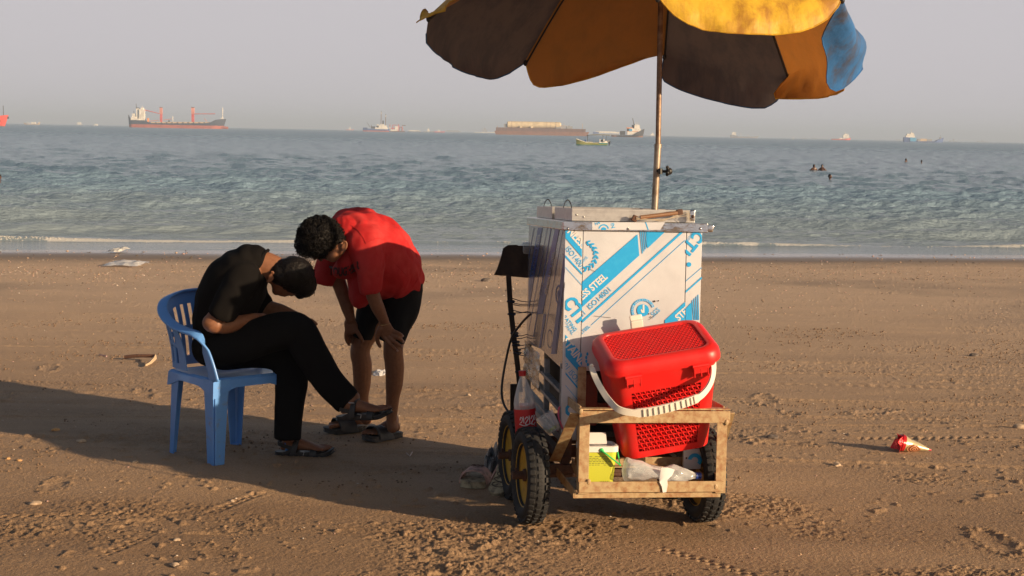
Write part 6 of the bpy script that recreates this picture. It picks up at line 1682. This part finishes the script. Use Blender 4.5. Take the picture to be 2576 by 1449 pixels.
S_.parts('deckhouse', WHT, [(2150, 2300, 268, 322, 50), (2200, 2365, 222, 270, 48), (2265, 2350, 168, 225, 36), (2275, 2340, 160, 170, 40)]); S_.parts('ochre_deck', ORG, [(2150, 2320, 262, 270, 52), (2140, 2240, 206, 222, 40)]); S_.parts('blue_tank', SKY_, [(2178, 2228, 228, 266, 44, -10)])
S_.parts('tug_mast', DRK, [(2225, 2265, 165, 225, 12), (2150, 2185, 210, 262, 30)], [(2262, 170, 2235, 60, 6), (2245, 150, 2290, 165, 4)]); S_.parts('tyre_fender', DRK, [(2010+k*38, 2030+k*38, 328, 348, 8, -72) for k in range(9)]+[(2040, 2120, 262, 325, 40)]); S_.parts('whip_aerial', WHT, [], [(2284, 120, 2284, 165, 2), (2310, 125, 2310, 165, 2), (2335, 130, 2335, 168, 2)])
# fishing boat with its awning
S_ = Ship('fishing_boat', 'yellow and green open fishing boat with grey awning anchored nearer shore', 'boat', f7, 1620, 489, 283, .15625, yaw=-6)
S_.hull([(1338, 392, .05, -8), (1380, 412, .45, 0), (1450, 432, .85, 0), (1600, 450, 1, 0), (1750, 458, 1, 0), (1835, 452, .9, 0)], YEL, GRN, 7, beam=42)
S_.parts('gunwale', WHT, [(1600, 1835, 449, 457, 41), (1480, 1600, 436, 446, 39)], [(1336, 388, 1390, 410, 5, 0), (1390, 410, 1480, 438, 5, -28), (1390, 410, 1480, 438, 5, 28)])
S_.parts('transom_stripe', GRN, [(1700, 1840, 456, 470, 43.5)])
q = MB(); vs = []
for i in range(13):
    x_ = 1502+ (1872-1502)*i/12
    for j in range(7):
        y_ = -36+12*j; vs.append((S_.X(x_), y_*S_.k, S_.Z(x_, 318+10*abs(i/6-1)**2.2*1.2+6*(j/3-1)**2-(2 if i % 4 else -2))))
q.add(vs, [(i*7+j, (i+1)*7+j, (i+1)*7+j+1, i*7+j+1) for i in range(12) for j in range(6)]); q.add([(a, b_, c-.05) for a, b_, c in vs], [(i*7+j, i*7+j+1, (i+1)*7+j+1, (i+1)*7+j) for i in range(12) for j in range(6)])
q.build('awning', [CAN], S_.t)
S_.parts('awning_post', DRK, [], [(1515, 325, 1515, 440, 3, -25), (1515, 325, 1515, 440, 3, 25), (1762, 330, 1764, 450, 3, -25), (1812, 335, 1812, 450, 3, 25)])
S_.parts('console', WHT, [(1710, 1722, 390, 456, 18), (1722, 1800, 440, 456, 20), (1790, 1840, 420, 456, 22), (1770, 1785, 392, 440, 14)]); S_.parts('bow_box', BLU, [(1464, 1490, 402, 434, 14)]); S_.parts('gear_pile', DRK, [(1728, 1765, 405, 432, 14), (1640, 1700, 440, 452, 20), (1540, 1600, 432, 448, 20)])
S_.parts('outboard_motor', DRK, [(1850, 1880, 420, 460, 10), (1858, 1874, 455, 500, 5)]); S_.parts('stern_locker', GRY, [(1836, 1868, 408, 440, 24)])
f8 = lambda x, y: (1744+x*.3229, 295.2+y*.3229)
S_ = Ship('cargo_ship', 'hazy grey cargo ship with stern bridge right of the umbrella pole', 'ship', f8, 400, 152, 3000, .3229)
S_.hull([(290, 128, .7, -2), (335, 132, 1, 0), (350, 140, 1, 0), (470, 141, 1, 0), (500, 136, .2, 10)], GRY, RST, 3, beam=14); S_.parts('deckhouse', WHT, [(300, 332, 108, 131, 10)], [(372, 112, 372, 140, 1), (312, 100, 312, 110, 1.5), (420, 126, 440, 140, 1)])
S_ = Ship('buoy', 'tiny white sailing mark on the horizon right of the umbrella', 'buoy', f8, 778, 159, 2400, .3229); S_.hull([(772, 156, .8, 0), (784, 156, .8, 0)], WHT, beam=4); S_.parts('buoy_mast', WHT, [], [(778, 136, 777, 157, 1.2)])
S_ = Ship('supply_ship', 'red and white supply ship on the horizon right of the swimmers', 'ship', f8, 1155, 169, 2300, .3229)
S_.hull([(1078, 162, .8, 0), (1170, 162, 1, 0), (1200, 156, .9, 0), (1222, 150, .15, 3)], RED, RST, 2, beam=14); S_.parts('deckhouse', WHT, [(1165, 1212, 130, 155, 10), (1172, 1200, 120, 132, 7), (1135, 1172, 152, 160, 8)], [(1180, 108, 1180, 122, 1.2), (1206, 118, 1206, 132, 1)]); S_.parts('aft_deck', RST, [(1078, 1140, 158, 164, 10)])
S_ = Ship('supply_ship', 'dark blue supply ship with light blue panel and cargo boxes', 'ship', f8, 1795, 187, 1700, .3229)
S_.hull([(1638, 148, .8, 0), (1725, 152, 1, 0), (1735, 181, 1, 0), (1880, 181, 1, 0), (1895, 172, .9, 0), (1940, 152, .3, 8)], BLU, beam=20); S_.parts('hull_panel', SKY_, [(1684, 1731, 152, 180, 21)]); S_.parts('deckhouse', WHT, [(1652, 1722, 136, 152, 15), (1662, 1716, 122, 138, 12), (1690, 1712, 114, 124, 8)], [(1697, 88, 1697, 116, 1.5)])
S_.parts('cargo_box', TAN, [(1766, 1816, 160, 180, 12)]); S_.parts('cargo_box', GRY, [(1744, 1765, 162, 181, 12), (1817, 1856, 162, 181, 12)]); S_.parts('foremast', GRY, [(1915, 1930, 150, 166, 6)], [(1924, 132, 1924, 152, 1.2)])
for x0, x1, hs_, lb in ((820, 1050, 12, 'row of ghostly vessels on the horizon left of the red supply ship'), (1575, 1630, 12, 'ghostly ship just left of the dark blue supply ship'), (1990, 2060, 26, 'ghostly mast and hull right of the dark blue supply ship'), (2200, 2300, 16, 'ghostly barge on the horizon near the right picture edge')):
    S_ = Ship('distant_ship', lb, 'ship', f8, (x0+x1)/2, 152+(x0-400)*.019+2, 4600, .3229); y_ = 152+((x0+x1)/2-400)*.019+2
    S_.hull([(x0, y_-5, .6, -2), (x1, y_-5, .3, 3)], GRY, beam=8); S_.parts('deckhouse', GRY, [(x0+(x1-x0)*.45, x0+(x1-x0)*.6, y_-hs_*.8, y_-4, 6), (x0+(x1-x0)*.1, x0+(x1-x0)*.3, y_-10, y_-4, 6)], [(x0+(x1-x0)*.5, y_-hs_, x0+(x1-x0)*.5, y_-5, 1)])

# ================================================================== SWIMMERS
M_swim = mat('wet_brown_skin', (.085, .040, .025), .35)
def swimmer(px, pyw, headpx, label, sh=True, yaw=0):
    D = HS*FPX/(pyw-(309+px*49/2576)); o = P(px, pyw, D); o.z = .03
    M_ = Matrix.Translation(o) @ Matrix.Rotation(yaw, 4, 'Z') @ Matrix.Scale(.88, 4)
    t_ = thing('person', label, 'person', mat=M_, group='swimmers out in the sea')
    q = MB(); hz = .20 if sh else .10
    q.ball((0, 0, hz+.13), (.078, .095, .115), 10); q.ball((0, -.07, hz+.09), (.045, .05, .06), 8); q.ball((0, -.105, hz+.12), (.014, .02, .022), 6)
    for sg in (-1, 1): q.ball((sg*.082, .0, hz+.12), (.012, .02, .03), 6)
    q.tube([(0, .01, -.2), (0, 0, hz+.08)], .055, 12)
    if sh:
        limb(q, [(Vector((-.20, 0, hz-.13)), .06, .07), (Vector((-.10, 0, hz-.03)), .06, .08), (Vector((0, 0, hz)), .06, .08), (Vector((.10, 0, hz-.03)), .06, .08), (Vector((.20, 0, hz-.13)), .06, .07)])
        limb(q, [(Vector((0, 0, hz-.05)), .16, .10), (Vector((0, 0, -.35)), .15, .10)])
        for sg in (-1, 1): limb(q, [(Vector((sg*.20, 0, hz-.12)), .05, .05), (Vector((sg*.34, .05, -.03)), .04, .04), (Vector((sg*.44, -.05, -.10)), .03, .03)])
    me = remesh(q, .014, 3); o_ = addmesh('body', me, [M_swim], t_, smooth=True, sharp=0)
    q = MB(); q.ball((0, .018, hz+.165), (.088, .098, .092), 10); q.ball((0, .05, hz+.12), (.080, .06, .09), 8); addmesh('hair', remesh(q, .014, 2), [M_hair], t_, smooth=True, sharp=0)
swimmer(*f8(940, 416), 6, 'swimmer standing shoulder deep, left one of the pair close together', True, .2)
swimmer(*f8(1003, 416), 6, 'swimmer standing shoulder deep, right one of the pair close together', True, -.3)
swimmer(*f8(1064, 493), 6, 'lone swimmer with head above water nearest to the beach', False, .9)
swimmer(*f8(1657, 355), 6, 'swimmer leaning with one shoulder out of the water, farther out', True, .8)
swimmer(*f8(1778, 360), 6, 'dark swimmer head alone at the far right of the bathers', False, 2.6)
swimmer(-2, 462, 6, 'swimmer head at the left picture edge in the sea', False, .3)

# ================================================================== THINGS LYING ON THE BEACH
rz = random.Random(21)
def gp(px, py, h=0.0):
    p_ = G(px, py); p_.z = float(sand_h(np.array([p_.x]), np.array([p_.y]))[0])+h; return p_
def rock(name, label, cat, px, py, sx, sy, sz, M_, group=None, seed=0, rot=0):
    p_ = gp(px, py, sz*.25); q = MB(); rs = random.Random(seed)
    bm = bmesh.new(); bmesh.ops.create_icosphere(bm, subdivisions=3, radius=1)
    off = Vector((rs.random()*9, rs.random()*9, 0))
    for v in bm.verts:
        k = 1+.35*mnoise.noise(v.co*1.3+off)+.12*mnoise.noise(v.co*3.5+off); v.co = Vector((v.co.x*sx*k, v.co.y*sy*k, v.co.z*sz*k))
    q.add([v.co.copy() for v in bm.verts], [[w.index for w in f.verts] for f in bm.faces]); bm.free()
    o = q.build(name, [M_], None, sharp=40); o.location = p_; o.rotation_euler.z = rot; tag(o, label, cat, group); return o
M_st = mat('pale_stone', (.48, .36, .25), .8, noise=(60, (.33, .24, .16), .4, .7)); M_sd = mat('dark_stone', (.16, .13, .11), .85, noise=(60, (.09, .07, .06), .4, .7)); M_or = mat('orange_stone', (.52, .30, .13), .8)
for i, (x_, y_, a, M_, lb) in enumerate(((88, 1267, .020, M_st, 'pale angular stone lying in the lower left sand'), (140, 1086, .018, M_or, 'small yellow stone just left of the shadow edge'), (205, 1113, .022, M_st, 'flat pale shell stone beside the sand clump at left'), (20, 1158, .012, M_or, 'yellowish pebble at the left picture edge'), (48, 1163, .013, M_or, 'yellow pebble second from the left picture edge'), (342, 1164, .014, M_st, 'pale pebble behind and left of the chair leg'), (445, 1360, .012, M_st, 'pale pebble right of the tyre print'), (583, 1259, .011, M_st, 'pale pebble in front of the chair'), (440, 1424, .014, M_st, 'pale pebble near the bottom picture edge at left'), (1943, 1100, .026, M_sd, 'grey stone on the sand between cart and wrapper'), (1225, 707, .06, M_sd, 'dark lump of seaweed and stones beyond the handle board'), (2105, 1172, .022, M_st, 'pale stone on the rough sand right of the cart'), (1178, 997, .016, M_st, 'pale stone left of the cart handle post'), (2565, 1080, .03, M_st, 'pale stone by the right picture edge'), (2450, 895, .03, M_sd, 'dark lump on the beach at far right'))):
    rock('stone', lb, 'stone', x_, y_, a*1.3, a, a*.6, M_, 'stones on the sand', i, i*.7)
# driftwood
d0, d1, d2 = gp(314, 905, .02), gp(390, 909, .035), gp(366, 926, .012)
dw = thing('driftwood', 'broken brown stick with split pale bark on sand left of chair', 'driftwood', loc=d0)
q = MB(); q.tube(smooth_pts([d0, d0.lerp(d1, .4)+Vector((0, 0, .006)), d1], 5), .013, 8); q.build('stick', [mat('driftwood', (.16, .075, .045), .8, noise=(50, (.08, .04, .03), .4, .7), bump=(60, .5, .004))], dw, world=True)
q = MB(); q.rings([[p_+Vector((-w_, 0, 0)), p_+Vector((0, 0, .01)), p_+Vector((w_, 0, .0)), p_+Vector((0, .01, -.004))] for p_, w_ in ((d1+Vector((.004, 0, .004)), .006), (d1.lerp(d2, .35)+Vector((.016, 0, .004)), .020), (d1.lerp(d2, .75)+Vector((.012, 0, 0)), .016), (d2, .004))]); q.build('bark_strip', [mat('pale_wood', (.62, .44, .27), .7)], dw, world=True)
# plastic bags and scraps
def crumple(name, label, cat, pts_px, h, M_, n=14, seed=0, amp=.35, group=None):
    x0, y0, x1, y1 = pts_px; a, c = gp(x0, y1), gp(x1, y1); far_ = gp((x0+x1)/2, y0); wd = (c-a).length; dp = max(abs(far_.y-a.y), .04)
    o = (a+c)/2; o.y += dp/2; o.z = gz(o.y); t_ = []
    q = MB(); vs = []
    for i in range(n+1):
        for j in range(n+1):
            u_, v_ = i/n*2-1, j/n*2-1; rr_ = max(0, 1-(u_*u_)**1.5*.9-(v_*v_)**1.5*.9)
            k = mnoise.noise(Vector((u_*2.3+seed, v_*2.3, seed))); k2 = mnoise.noise(Vector((u_*6+seed, v_*6, 3)))
            vs.append((u_*wd/2*(1+.15*k2), v_*dp/2*(1+.15*k), h*(rr_**.5)*(.55+.7*k+amp*k2)+.004))
    q.add(vs, [(i*(n+1)+j, (i+1)*(n+1)+j, (i+1)*(n+1)+j+1, i*(n+1)+j+1) for i in range(n) for j in range(n)])
    ob = q.build(name, [M_], None, fixn=False); ob.location = o; tag(ob, label, cat, group); return ob
M_bag = clearmat('thin_plastic', (.85, .85, .86), .2, .35); M_bagw = mat('white_bag', (.62, .60, .56), .5, bump=(40, .6, .02))
crumple('plastic_bag', 'white plastic bag washed into the shallow water', 'plastic bag', (266, 626, 298, 633), .045, M_bagw, seed=1)
crumple('plastic_sheet', 'flat strip of clear plastic on the wet sand', 'plastic sheet', (255, 660, 347, 668), .05, M_bag, seed=2)
crumple('plastic_bag', 'small crumpled clear plastic between the bending boy legs', 'plastic bag', (936, 936, 966, 948), .032, M_bag, seed=3)
crumple('plastic_bag', 'grey crumpled bag behind the pink sandals by the wheel', 'plastic bag', (1216, 1150, 1264, 1195), .10, mat('grey_bag', (.09, .085, .085), .35, bump=(40, .8, .02)), seed=4)
q = MB(); a, c, e = gp(1023, 1141, .006), gp(1031, 1149, .005), gp(1037, 1140, .012); q.tube([a, c, e], .0035, 6); tag(q.build('drinking_straw', [mat('straw', (.55, .42, .36), .5)]), 'bent pale drinking straw on the shaded sand', 'straw')
q = MB(); a, c = gp(250, 893, .006), gp(268, 897, .006); q.tube([a, c], .004, 6); tag(q.build('drinking_straw', [mat('pink_straw', (.55, .33, .36), .5)]), 'short pink straw on the sunlit sand at left', 'straw')
# cone wrapper
w0, w1 = gp(2266, 1134, .042), gp(2343, 1136, .006)
wl_ = (w1-w0).length; zx_ = (w1-w0).normalized(); yy_ = Vector((0, 0, 1)).cross(zx_).normalized(); xx_ = yy_.cross(zx_)
Mw_ = Matrix((zx_, yy_, xx_)).transposed().to_4x4(); Mw_.translation = w0
wr = thing('cone_wrapper', 'red and gold ice cream cone wrapper dropped on the sand', 'wrapper', mat=Mw_)
q = MB(); rings = []; n = 22
for i in range(11):
    t_ = i/10; r_ = .050*(1-t_)+.003
    rings.append([Vector((wl_*t_, r_*math.cos(a)*1.0, r_*math.sin(a)*.85*(1+.10*math.sin(3*a+i)))) for a in [2*math.pi*k/n for k in range(n)]])
q.rings(rings); q.m = [0]*len(q.m)
for i in range(10):
    for k in range(n):
        q.m[i*n+k] = 1 if i > 8 else (0 if i < 1 else 2)
wb_ = q.build('wrapper_cone', [mat('foil_red', (.55, .015, .02), .25, metal=.3), mat('foil_red_tip', (.60, .03, .05), .3), mat('foil_gold', (.58, .48, .28), .3, metal=.3)], wr)
q = MB()   # swirl picture on the side
for r_, mi in ((1.0, 0), (.8, 1), (.62, 0), (.45, 1), (.28, 0), (.14, 1)):
    pts = []
    for k in range(16):
        a = 2*math.pi*k/16; u_ = .40*wl_+.24*wl_*r_*math.copysign(abs(math.cos(a))**1.3, math.cos(a)); v_ = .85*r_*math.copysign(abs(math.sin(a))**1.3, math.sin(a))
        rr_ = (.050*(1-u_/wl_)+.003)*1.10+.0016*(1-r_)+.0005; an = math.radians(200)+v_; pts.append(Vector((u_, rr_*math.cos(an), rr_*math.sin(an)*.9*-1)))
    q.add(pts, [tuple(range(16))], mi)
q.build('wrapper_picture', [mat('tan_print', (.62, .30, .14), .35), mat('brown_print', (.16, .03, .02), .35)], wb_, fixn=False, smooth=False)
q = MB(); vs = []
for i in range(15):
    a = 2*math.pi*i/15
    for j, (dx, rr_) in enumerate(((.0, .051), (-.012, .052), (-.022, .064+.014*math.sin(i*2.1)), )): vs.append((dx-.006*math.sin(i*1.7)*j, rr_*math.cos(a), rr_*math.sin(a)*(.9-.12*j)+(.018*j if math.sin(a) > .3 else 0)))
q.add(vs, [(i*3+j, ((i+1) % 15)*3+j, ((i+1) % 15)*3+j+1, i*3+j+1) for i in range(15) for j in range(2)]); q.build('torn_mouth', [mat('foil_red_mouth', (.50, .012, .02), .22, metal=.3, bump=(50, .9, .01))], wr, fixn=False)
# pink sandals by the wheel
M_pk = mat('dusty_pink_rubber', (.60, .36, .29), .7, noise=(40, (.16, .10, .08), .45, .7)); M_sl = mat('worn_sole', (.46, .38, .24), .8, noise=(40, (.09, .07, .05), .45, .7))
def old_sandal(label, M_, L, flip):
    t_ = thing('sandal', label, 'sandal', mat=M_, group='pair of old pink sandals')
    I4 = Matrix.Identity(4)
    q = MB(); sole(q, I4, L, .046, 0, .030, over=.006, toeup=.0); o = q.build('sole', [M_sl], t_, sharp=45)
    q = MB(); strap(q, I4, L, .62, .64, .050, .048, .014, .006, .095, .0, 16); st = q.build('upper_strap', [M_pk], t_, sharp=45)
    q = MB()
    for k in range(3): q.tube([Vector((L*.60-.01+.012*math.cos(a), -.012+.016*k+.008*math.sin(a), .0725)) for a in np.linspace(0, 5.5, 9)], .0018, 5)
    q.build('strap_decoration', [M_rustd], st)
    q = MB()
    for k in range(5): q.tube([Vector((L*(.2+.14*k)+.012*math.cos(a), .020*math.sin(a)*1.4, -.001)) for a in np.linspace(0, 6.2, 12)], .0016, 5)
    q.build('tread', [M_wood], o)
h_, t__ = gp(1214, 1204), gp(1178, 1238); Mx_, L_ = foot_frame(h_, t__); Mx_ = Mx_ @ Matrix.Scale(1.2, 4); old_sandal('old pink sandal standing upright on its sole, left of the pair', Mx_, .20, False)
o_ = gp(1247, 1252, .012); Mx2 = Matrix.Translation(o_+Vector((-.006, .02, 0))) @ Matrix.Rotation(R(62), 4, 'Z') @ Matrix.Rotation(R(-38), 4, 'Y') @ Matrix.Rotation(R(180), 4, 'X') @ Matrix.Scale(1.15, 4)
old_sandal('old pink sandal turned over showing its sole against the wheel', Mx2, .19, True)

# shells, grit and crumbs scattered over the beach
def scatter(name, label, n, yr_, wy, size, M_, seed, flat=.35, dens=None, kind='stuff'):
    rs = random.Random(seed); q = MB(); i = 0
    xs = []; ys_ = []
    while len(xs) < n:
        y_ = yr_[0]+(yr_[1]-yr_[0])*rs.random()**wy; x_ = rs.uniform(-1, 1)*(y_*.36+.4)
        if dens is not None and rs.random() > dens(x_, y_): continue
        xs.append(x_); ys_.append(y_)
    zs = sand_h(np.array(xs), np.array(ys_))
    base = [(1, 0, 0), (.3, .9, .1), (-.8, .6, -.1), (-.9, -.5, .1), (.2, -1, 0), (0, 0, 1), (0, 0, -.6)]
    F_ = [(0, 1, 5), (1, 2, 5), (2, 3, 5), (3, 4, 5), (4, 0, 5), (1, 0, 6), (2, 1, 6), (3, 2, 6), (4, 3, 6), (0, 4, 6)]
    for x_, y_, z_ in zip(xs, ys_, zs):
        s_ = size[0]+(size[1]-size[0])*rs.random()**2.5; s_ *= (y_/9)**.45; a = rs.uniform(0, 6.28); ca, sa = math.cos(a), math.sin(a); e_ = rs.uniform(.5, 1); f_ = flat*rs.uniform(.6, 1.6)
        vs = []
        for bx_, by_, bz_ in base:
            bx_ *= s_*rs.uniform(.7, 1.2); by_ *= s_*e_*rs.uniform(.7, 1.2); bz_ *= s_*f_; vs.append((x_+bx_*ca-by_*sa, y_+bx_*sa+by_*ca, z_+bz_+s_*f_*.3))
        q.add(vs, F_, rs.randrange(len(M_)))
    return tag(q.build(name, M_, None, sharp=0, fixn=False), label, None, None, kind)
Ms1 = mat('shell_white', (.58, .50, .42), .6); Ms2 = mat('shell_tan', (.50, .34, .22), .7); Ms3 = mat('shell_pink', (.48, .30, .25), .7); Ms4 = mat('grit_dark', (.09, .07, .055), .9); Ms5 = mat('crumb_sand', (.20, .13, .08), .9)
scatter('shell_fragments', 'white and tan shell fragments strewn over the beach', 1500, (5.2, 16), 1.0, (.0025, .010), [Ms1, Ms2, Ms3, Ms2], 31)
scatter('shell_grit', 'band of crushed shells and pebbles along the tide line', 9500, (15.0, 25.0), .9, (.003, .013), [Ms1, Ms2, Ms3, Ms3, Ms2, Ms4, Ms5, Ms5], 32, dens=lambda x, y: .25+.75*math.exp(-((y-.17*x-20.6)/1.5)**2) if y-.17*x < 23.4 else 0)
scatter('wet_pebbles', 'pebbles lying in the shallow wash', 420, (22.0, 28.0), 1.0, (.006, .022), [Ms2, Ms3, Ms4, Ms5], 33, dens=lambda x, y: 1 if 23.2 < y-.17*x < 26.0 else 0)
scatter('sand_crumbs', 'crumbs of damp sand kicked up over the beach', 6500, (4.9, 14), .8, (.003, .011), [Ms5], 34, flat=.7, dens=lambda x, y: max(0, mnoise.noise(Vector((x*.9, y*1.5, 3)))*1.8+.12))
# ================================================================== HAZE
def haze():
    b = MB(); zb, zt = -3.5, 62.0
    b.box((0, 9000, (zb+zt)/2), (30000, 18300, zt-zb))
    m = bpy.data.materials.new('haze_air'); m.use_nodes = True; nt = m.node_tree; nt.nodes.clear()
    o = nt.nodes.new('ShaderNodeOutputMaterial'); v = nt.nodes.new('ShaderNodeVolumePrincipled')
    v.inputs['Color'].default_value = (0.62, 0.76, 0.98, 1); v.inputs['Density'].default_value = 0.00030; v.inputs['Anisotropy'].default_value = 0.0
    nt.links.new(v.outputs[0], o.inputs['Volume'])
    h = b.build('haze', m, smooth=False); tag(h, kind='stuff')
haze()
